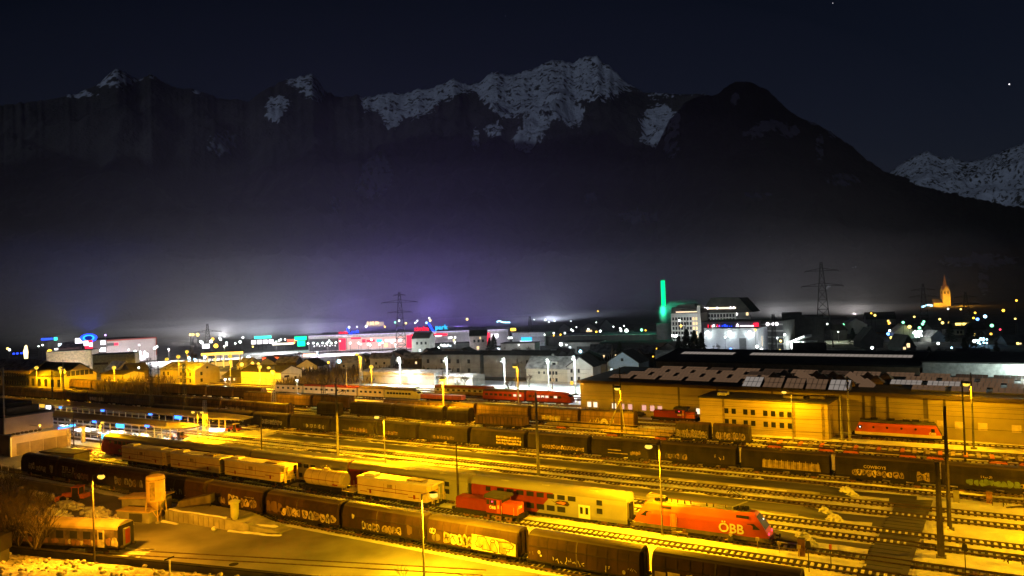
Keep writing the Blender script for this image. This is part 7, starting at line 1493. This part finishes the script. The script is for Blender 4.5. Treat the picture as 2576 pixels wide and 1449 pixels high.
for px, d, h, l in ((1722, 336, 14, 'dark conifer beside the floodlit hall, second of the dark group'), (1742, 334, 13.5, 'dark conifer beside the floodlit hall, third of the dark group'), (1758, 333, 12.5, 'dark conifer beside the floodlit hall, rightmost of the dark group'), (1553, 305, 11, 'slim conifer before the dark brick building'), (1237, 405, 11, 'conifer with lights behind it right of the pale villa block'), (1226, 410, 9, 'smaller conifer right of the pale villa block'), (2330, 300, 8, 'dark conifer behind the white hall, left one'), (2420, 320, 10, 'dark conifer behind the white hall, middle one'), (2500, 310, 9, 'dark conifer behind the white hall, right one'), (2140, 420, 9, 'dark conifer left of the big dark village house'), (2385, 430, 11, 'dark conifer in the middle of the village'), (2436, 400, 12, 'tall dark conifer at the right of the village')):
    b = on_ground(px, d); again(c0, (b[0], b[1], 0), random.random()*6, l, (h/11,)*3)
t0 = bare_tree('bare_tree', 'big bare round-crowned tree left of the amber petrol station', 'bare tree', (*on_ground(481, 405), 0), 13.5, 7, .58, .3, 6, group='bare trees of the town', thin=.64)
for px, d, h, l in ((118, 400, 9.5, 'bare tree in front of the pale lit store, left one'), (132, 398, 9., 'bare tree in front of the pale lit store, right one'), (313, 440, 10, 'bare tree in front of the box store, left one'), (366, 440, 9, 'bare tree in front of the box store, right one'), (745, 415, 8.5, 'bare tree below the green sign'), (1797, 355, 8.5, 'bare tree in front of the floodlit hall'), (1295, 380, 8, 'bare tree before the grey shed, left one'), (1325, 378, 8, 'bare tree before the grey shed, right one'), (1268, 400, 7, 'bare tree beside the conifer with lights'), (1650, 320, 11, 'bare tree behind the rear hall roof, tall one'), (1630, 318, 8, 'bare tree behind the rear hall roof, small one'), (1430, 262, 6., 'bare bush right of the blue house'), (2150, 300, 7, 'bare tree behind the hall roofs, left'), (2280, 330, 8, 'bare tree behind the hall roofs, right'), (2360, 330, 8, 'bare tree below the pale village house'), (2470, 340, 8, 'bare tree at the far right of the hall roofs'), (585, 335, 7, 'bare tree on the road before the amber station'), (660, 330, 7, 'bare tree right of the amber station'), (1142, 236, 6.5, 'bare tree before the plain apartment block'), (1272, 236, 6., 'bare tree right of the grey cut-gable house'), (1322, 246, 7., 'bare tree left of the blue house'), (1040, 232, 6., 'bare tree before the windowed apartment block'), (1160, 250, 7., 'bare tree left of the cream dormer house')):
    b = on_ground(px, d); again(t0, (b[0], b[1], 0), random.random()*6, l, (h/13.5,)*3)
# dark scrub on the embankment between yard and town: uncountable
mb = MB(); rnd = random.Random(21)
for k in range(2600):
    px = rnd.choice((rnd.uniform(235, 430), rnd.uniform(690, 1130), rnd.uniform(690, 930), rnd.uniform(1340, 1700), rnd.uniform(2000, 2600))); d = rnd.uniform(280, 330) if px < 1200 else rnd.uniform(275, 345); b = on_ground(px, d); h_ = rnd.uniform(2., 5.2)*(1.2 if px < 500 else .9)
    if 300 > d and 1180 < px < 1640: continue
    for q in range(3): a = rnd.random()*6.3; s = rnd.uniform(.3, .9); mb.poly([(b[0]+rnd.uniform(-1, 1), b[1]+rnd.uniform(-1, 1), 0), (b[0]+s*math.cos(a)+.12, b[1]+s*math.sin(a), h_*.6), (b[0]+2*s*math.cos(a), b[1]+2*s*math.sin(a), h_)], TWIG)
tag(mb.build('scrub'), 'dark leafless scrub between the yard and the town', 'scrub', kind='stuff')
# ------------------------------------------------------------------ mountains
ROCK, t, b = _nt('mountain_forest_rock_snow')
at = t.nodes.new('ShaderNodeAttribute'); at.attribute_name = 'snow_cover'
geo = t.nodes.new('ShaderNodeNewGeometry')
def nse(sc, det=6, ro=.6):
    n = t.nodes.new('ShaderNodeTexNoise'); n.inputs['Scale'].default_value = sc; n.inputs['Detail'].default_value = det; n.inputs['Roughness'].default_value = ro; t.links.new(geo.outputs['Position'], n.inputs['Vector']); return n
n1 = nse(.016, 9, .7); n2 = nse(.004)
sxyz = t.nodes.new('ShaderNodeSeparateXYZ'); t.links.new(geo.outputs['True Normal'], sxyz.inputs[0])
mpg = t.nodes.new('ShaderNodeMapping'); mpg.inputs['Scale'].default_value = (1, 1, .13); t.links.new(geo.outputs['Position'], mpg.inputs['Vector'])
ng = t.nodes.new('ShaderNodeTexNoise'); ng.inputs['Scale'].default_value = .05; ng.inputs['Detail'].default_value = 5; t.links.new(mpg.outputs['Vector'], ng.inputs['Vector'])
def madd(src, mul, addv=None, addsrc=None):
    m_ = t.nodes.new('ShaderNodeMath'); m_.operation = 'MULTIPLY_ADD'; t.links.new(src, m_.inputs[0]); m_.inputs[1].default_value = mul
    if addsrc is not None: t.links.new(addsrc, m_.inputs[2])
    else: m_.inputs[2].default_value = addv
    return m_.outputs[0]
stp_o = madd(ng.outputs['Fac'], 2.9, addsrc=madd(n1.outputs['Fac'], 2.0, -2.42))
ad = t.nodes.new('ShaderNodeMath'); ad.operation = 'ADD'; t.links.new(at.outputs['Fac'], ad.inputs[0]); t.links.new(stp_o, ad.inputs[1])
rp = t.nodes.new('ShaderNodeValToRGB'); rp.color_ramp.elements[0].position = .86; rp.color_ramp.elements[1].position = 1.06
sb2 = t.nodes.new('ShaderNodeMath'); sb2.operation = 'MULTIPLY'; sb2.inputs[1].default_value = 1.; t.links.new(ad.outputs[0], sb2.inputs[0])
rp.color_ramp.elements[0].position = .0; rp.color_ramp.elements[1].position = .3; t.links.new(sb2.outputs[0], rp.inputs['Fac'])
r2 = t.nodes.new('ShaderNodeValToRGB'); r2.color_ramp.elements[0].color = (.018, .02, .015, 1); r2.color_ramp.elements[1].color = (.055, .052, .046, 1); r2.color_ramp.elements[0].position = .42; r2.color_ramp.elements[1].position = .66; t.links.new(n2.outputs['Fac'], r2.inputs['Fac'])
mx2 = t.nodes.new('ShaderNodeMix'); mx2.data_type = 'RGBA'; t.links.new(rp.outputs['Color'], mx2.inputs['Factor']); t.links.new(r2.outputs['Color'], mx2.inputs[6]); mx2.inputs[7].default_value = (.58, .62, .72, 1)
t.links.new(mx2.outputs[2], b.inputs['Base Color']); b.inputs['Roughness'].default_value = .9
n3 = nse(.02, 8, .65); bp = t.nodes.new('ShaderNodeBump'); bp.inputs['Strength'].default_value = .9; bp.inputs['Distance'].default_value = 22; t.links.new(n3.outputs['Fac'], bp.inputs['Height']); t.links.new(bp.outputs['Normal'], b.inputs['Normal'])
def itp(P, x): return float(np.interp(x, [p[0] for p in P], [p[1] for p in P]))
def blob(px, py, cx, cy, rx, ry): return max(0., 1-((px-cx)/rx)**2-((py-cy)/ry)**2)
def mountain(name, sky, dist, foot, x0, x1, snow, ncol, nrow, gam=1.5, rough=60, back=.45, sd=0):
    mb = MB(); V = []; SN = []
    tot = nrow+10
    for i in range(ncol+1):
        px = x0+(x1-x0)*i/ncol; q = ray(px, 724.5); hd = math.hypot(q[0], q[1]); ux, uy = q[0]/hd, q[1]/hd
        ys = itp(sky, px); d1 = itp(dist, px); d0 = itp(foot, px)
        yj = ys + 5*noise.fractal(Vector((px*.02, sd, 1)), .8, 2.1, 5)+3.5*noise.fractal(Vector((px*.09, sd, 4)), .6, 2.2, 4)
        q2 = ray(px, yj); zr = CH+q2[2]/math.hypot(q2[0], q2[1])*d1
        for j in range(tot+1):
            if j <= nrow:
                u = j/nrow; d = d0+(d1-d0)*u; g = (.45*u+.55*u**(gam+1))
                if u > .8: g = g
                env = min(1, u*4)*(1-u**6)
                x, y = ux*d, uy*d
                rm = noise.ridged_multi_fractal(Vector((x*.0016, y*.0016, sd)), .9, 2.1, 6, 1., 2.)-1.1
                n = noise.fractal(Vector((x*.006, y*.006, sd+3)), .7, 2.2, 5); n += .8*(noise.ridged_multi_fractal(Vector((x*.004, y*.004, sd+7)), .8, 2.2, 5, 1., 2.)-1.2)
                if name == 'mountain' and sd == 0: n *= .3 if px < 760 else min(1., .3+.7*(px-760)/140)
                z = zr*g + env*(rough*1.7*rm+rough*.45*n)
                z = max(z, -2) if u < .05 else max(z, 2.)
                lim = CH+(zr-CH)/d1*d-6*(1-u)*1.5                       # stay below the skyline
                if u < 1 and z > lim: z = lim-55*(1-u)**.5*abs(n)-25*(1-u)**.5
            else:
                k = (j-nrow)/10; d = d1+900*k; x, y = ux*d, uy*d; z = zr*(1-(1-back)*k)
            V.append((x, y, z)); SN.append(j)
    mb.v = V; i0 = mb.mi(ROCK)
    for i in range(ncol):
        for j in range(tot): a = i*(tot+1)+j; mb.f.append((a, a+tot+1, a+tot+2, a+1)); mb.m.append(i0)
    o = mb.build(name, smooth=True); tag(o, kind='structure')
    vals = []
    A = np.array(V)-CAM; w = A @ VF; PX = 1288+CF*(A @ VR)/w; PY = 724.5-CF*(A @ VU)/w
    for k in range(len(V)): vals.append(snow(PX[k], PY[k], V[k][2]))
    at_ = o.data.attributes.new('snow_cover', 'FLOAT', 'POINT'); at_.data.foreach_set('value', vals); return o
SKY = [(-700, 330), (-200, 300), (0, 268), (150, 250), (210, 235), (258, 214), (280, 190), (306, 174), (330, 186), (348, 196), (370, 199), (392, 184), (412, 199), (440, 215), (470, 226), (500, 226), (560, 245), (640, 255), (680, 228), (710, 212), (735, 203), (770, 193), (800, 186), (815, 198), (835, 230), (870, 246), (900, 242), (912, 236), (925, 246), (950, 243), (975, 236), (1010, 233), (1045, 232), (1065, 226), (1085, 226), (1105, 220), (1140, 207), (1160, 196), (1180, 205), (1195, 214), (1222, 210), (1236, 196), (1255, 181), (1270, 178), (1285, 186), (1305, 190), (1325, 178), (1345, 176), (1370, 170), (1385, 158), (1412, 151), (1440, 155), (1462, 156), (1480, 142), (1500, 140), (1525, 141), (1535, 156), (1552, 162), (1572, 180), (1592, 205), (1620, 222), (1640, 232), (1690, 231), (1720, 236), (1800, 236), (1900, 300), (2200, 420), (2700, 560)]
SNL = [(-300, 190), (250, 212), (300, 222), (345, 205), (375, 190), (392, 203), (420, 180), (700, 190), (735, 215), (770, 238), (812, 255), (822, 190), (895, 200), (912, 272), (950, 278), (975, 300), (1000, 292), (1050, 290), (1080, 280), (1100, 262), (1125, 246), (1160, 232), (1190, 226), (1215, 250), (1240, 272), (1270, 290), (1310, 292), (1335, 320), (1350, 340), (1372, 338), (1390, 300), (1420, 288), (1450, 262), (1480, 246), (1510, 248), (1545, 240), (1575, 226), (1592, 214), (1640, 238), (1690, 238), (1720, 226), (2700, 300)]
def snow_main(px, py, z):
    s = .34-(py-itp(SNL, px))/110.
    s = min(.36, s)
    if py > itp(SNL, px)-6: s -= (py-itp(SNL, px)+6)/30.
    s = max(-.95, s-(.12 if px < 860 else 0))  # snow thinned on the left so that ridge fades into the night
    for cx, cy, rx, ry, k in ((1320, 350, 26, 30, .55), (1340, 318, 22, 40, .55), (1440, 290, 26, 26, .5), (948, 440, 34, 44, .45), (925, 470, 26, 24, .4), (688, 292, 20, 16, .5), (700, 262, 30, 20, .3), (1660, 320, 46, 52, .42), (1655, 352, 22, 18, .55), (985, 300, 22, 24, .5), (1196, 350, 10, 26, .3), (1595, 546, 38, 14, .5), (1638, 546, 24, 11, .45), (1487, 497, 16, 14, .4), (500, 228, 14, 8, .35), (200, 238, 40, 10, .2), (1240, 326, 22, 16, .25), (845, 512, 12, 20, .2), (560, 360, 40, 30, .12)):
        bb = blob(px, py, cx, cy, rx*1.35, ry*1.35)
        if bb > 0: s = max(s, -.6+(k+.58)*min(1, bb*1.7))
    return s
mountain('mountain', SKY, [(-700, 3300), (600, 3500), (1500, 3700), (1800, 3300), (2700, 3000)], [(-700, 1330), (900, 1340), (1500, 1360), (2000, 1360), (2700, 1400)], -420, 2300, snow_main, 560, 120, 1.2, 70)
DOME = [(1640, 420), (1700, 300), (1740, 258), (1780, 240), (1815, 238), (1835, 222), (1860, 208), (1888, 202), (1915, 205), (1942, 218), (1962, 236), (1985, 262), (2015, 284), (2040, 296), (2070, 310), (2100, 326), (2130, 345), (2160, 366), (2190, 396), (2225, 424), (2260, 446), (2310, 462), (2380, 480), (2460, 498), (2540, 515), (2620, 530), (2900, 570), (3100, 600)]
def snow_dome(px, py, z):
    s = -.95
    for cx, cy, rx, ry, k in ((1945, 316, 50, 12, .42), (1895, 336, 30, 12, .35), (1985, 330, 24, 16, .35), (2048, 300, 16, 14, .45), (2100, 330, 14, 16, .35), (2062, 372, 10, 30, .35), (2120, 452, 40, 14, .2), (1905, 490, 30, 8, .2), (1850, 250, 16, 12, .28), (1960, 718, 70, 22, .4), (1905, 706, 24, 12, .35), (2170, 682, 28, 18, .38), (2460, 655, 90, 16, .26), (2475, 700, 14, 40, .24), (2075, 700, 16, 30, .1), (1690, 330, 20, 60, .2)):
        bb = blob(px, py, cx, cy, rx*1.3, ry*1.4)
        if bb > 0: s = max(s, -.6+(k+.58)*min(1, bb*1.7))
    return s
mountain('mountain', DOME, [(1640, 2250), (1900, 2300), (2250, 2350), (3100, 2200)], [(1640, 1420), (2400, 1420), (3100, 1450)], 1660, 3000, snow_dome, 300, 110, 1.0, 45, .3, 5)
FARR = [(2100, 520), (2200, 470), (2255, 428), (2290, 402), (2320, 390), (2348, 376), (2365, 388), (2385, 398), (2410, 392), (2430, 404), (2470, 404), (2500, 392), (2540, 378), (2576, 364), (2650, 340), (2900, 310)]
mountain('mountain', FARR, [(2100, 6200), (2900, 6000)], [(2100, 4200), (2900, 4200)], 2180, 2860, lambda px, py, z: .36 - .2*(noise.noise(Vector((px*.02, py*.02, 3))) > .22), 150, 60, 1.0, 70, .4, 9)
# unseen slope added behind the camera, shaped to block low moonlight from the valley
mb = MB(); rows_ = []
_d = lambda px, d: (lambda g: (-md.y*g[0]+md.x*g[1])/math.hypot(md.x, md.y))(on_ground(px, d))
LAT0, LAT1 = _d(1000, 3600), _d(420, 3450)
az0 = math.atan2(-VF[1], -VF[0])
for i in range(41):
    a = az0+R_(-100+200*i/40); ca, sa = math.cos(a), math.sin(a); f = .6+.4*math.cos((a-MOON_AZ)*.6); f *= 1+.05*noise.noise(Vector((i*.6, 0, 0))); lat = -md.y*ca*1900+md.x*sa*1900; f *= 1+.42*min(1, max(0, (lat-LAT0)/(LAT1-LAT0)))  # ridge raised to one side to shade the left mountains
    rows_.append([(ca*d, sa*d, z*f) for d, z in ((260, -3), (500, 120), (1100, 560), (1900, 1180), (2150, 1200), (2900, 700), (4200, -3))])
for a, b_ in zip(rows_, rows_[1:]):
    for k in range(6): mb.poly([a[k], b_[k], b_[k+1], a[k+1]], DIRT)
tag(mb.build('added_hillside'), kind='structure')
# ------------------------------------------------------------------ valley haze and mist
hz = bpy.data.materials.new('haze'); hz.use_nodes = True; n_ = hz.node_tree; n_.nodes.clear()
out = n_.nodes.new('ShaderNodeOutputMaterial'); pv = n_.nodes.new('ShaderNodeVolumePrincipled'); pv.inputs['Color'].default_value = (.9, .92, 1., 1); pv.inputs['Density'].default_value = HAZE_DENSITY; pv.inputs['Anisotropy'].default_value = .0
n_.links.new(pv.outputs['Volume'], out.inputs['Volume'])
a = math.atan2(VF[1], VF[0])
o = MB().box(-60, 1310, -1500, 1500, -1, 75, hz).build('haze', rz=a); tag(o, kind='stuff')
def mist(name, parts, dens, col=(.9, .92, 1.)):
    m = bpy.data.materials.new(name); m.use_nodes = True; n_ = m.node_tree; n_.nodes.clear(); ou = n_.nodes.new('ShaderNodeOutputMaterial'); v = n_.nodes.new('ShaderNodeVolumePrincipled'); v.inputs['Color'].default_value = (*col, 1); v.inputs['Density'].default_value = dens; n_.links.new(v.outputs['Volume'], ou.inputs['Volume'])
    for k, (px, py, d, rx, ry, rz_) in enumerate(parts):
        q = AT(px, py, d); mb = MB(); mb.ball((0, 0, 0), 1, m, 32, 16, (rx, ry, rz_), .12 if name == 'valley_fog' else .35, k+3)
        tag(mb.build(name, loc=tuple(q), rz=math.atan2(q[1], q[0])-math.pi/2, smooth=True), kind='stuff')
for k_, (rz_, dn) in enumerate(((26, .5e-4), (52, .5e-4), (90, .45e-4), (135, .4e-4), (190, .35e-4), (300, .5e-4), (430, .48e-4))):
    mist('valley_fog', [(1050 + 60*(k_ % 2), 775, 690, 520+20*k_, 250, rz_)], dn)
mist('mist', [(420, 826, 700, 60, 40, 9), (520, 834, 690, 70, 40, 8), (640, 828, 720, 75, 40, 10), (760, 836, 680, 70, 40, 7), (330, 842, 720, 70, 40, 5), (720, 818, 760, 60, 40, 8), (1480, 800, 800, 110, 50, 8), (1590, 800, 760, 80, 40, 9), (1380, 806, 820, 90, 50, 5), (1950, 776, 760, 90, 40, 9), (2080, 780, 740, 110, 40, 8), (2240, 784, 760, 100, 40, 6)], .0018)
mist('steam', [(1674, 792, 446, 4, 4, 6), (1684, 780, 445, 6, 4, 4.5), (1700, 774, 444, 8, 5, 4), (1724, 770, 443, 9, 5, 3.5), (1672, 806, 447, 3.5, 4, 5)], .03)
# unseen uplights added behind the town so that the haze glows
for px, d, z, pw, c, l in ((480, 560, 4, 40000, (1, .9, .8), 'added haze uplight behind the amber station'), (650, 620, 4, 50000, (.9, .95, 1.), 'added haze uplight behind the teal signs'), (800, 640, 5, 16000, (.40, .24, 1.), 'added violet haze uplight behind the mall, first from the left'), (870, 600, 5, 22000, (.40, .24, 1.), 'added violet haze uplight behind the mall, second from the left'), (940, 640, 5, 26000, (.40, .24, 1.), 'added violet haze uplight behind the mall, third from the left'), (1010, 600, 5, 26000, (.40, .24, 1.), 'added violet haze uplight behind the mall, fourth from the left'), (1080, 640, 5, 26000, (.40, .24, 1.), 'added violet haze uplight behind the mall, fifth from the left'), (1150, 600, 5, 22000, (.40, .24, 1.), 'added violet haze uplight behind the mall, sixth from the left'), (1220, 650, 5, 18000, (.40, .24, 1.), 'added violet haze uplight behind the mall, seventh from the left'), (1290, 640, 4, 26000, (.55, .5, 1.), 'added haze uplight behind the white mall end'), (780, 640, 4, 36000, (.9, .92, 1.), 'added haze uplight behind the glass mall front'), (1380, 760, 4, 40000, (.8, .85, 1.), 'added haze uplight in the mist behind the amber letters'), (1950, 700, 4, 26000, (1, .95, .9), 'added haze uplight behind the factory gable'), (2150, 700, 4, 22000, (1, .9, .8), 'added haze uplight behind the village'), (560, 700, 4, 11000, (1, .95, .9), 'added haze uplight in the mist right of the far pylon'), (150, 640, 4, 14000, (1, .95, .9), 'added haze uplight behind the pale low store')):
    b_ = on_ground(px, d); o = thing('added_haze_mast', l, 'added light', (b_[0], b_[1], 0)); MB().bar((0, 0, 0), (0, 0, z), .15, DSTEEL).build('pole', o); MB().lathe([(.5, z), (.7, z+.5)], DSTEEL, 8).build('lamp_head', o)
    light((0, 0, z+.9), c, pw, o, 'SPOT', 1.5, 'added light', (R_(180), 0, 0), 177, .08)
# two stars
for px, py, s in ((2539, 212, 3.6), (2095, 8, 1.6), (1272, 40, 1.)):
    q = AT(px, py, 9000); tag(MB().ball((0, 0, 0), 1.8*s, WHE, 8, 5).build('star', loc=tuple(q)), kind='structure')
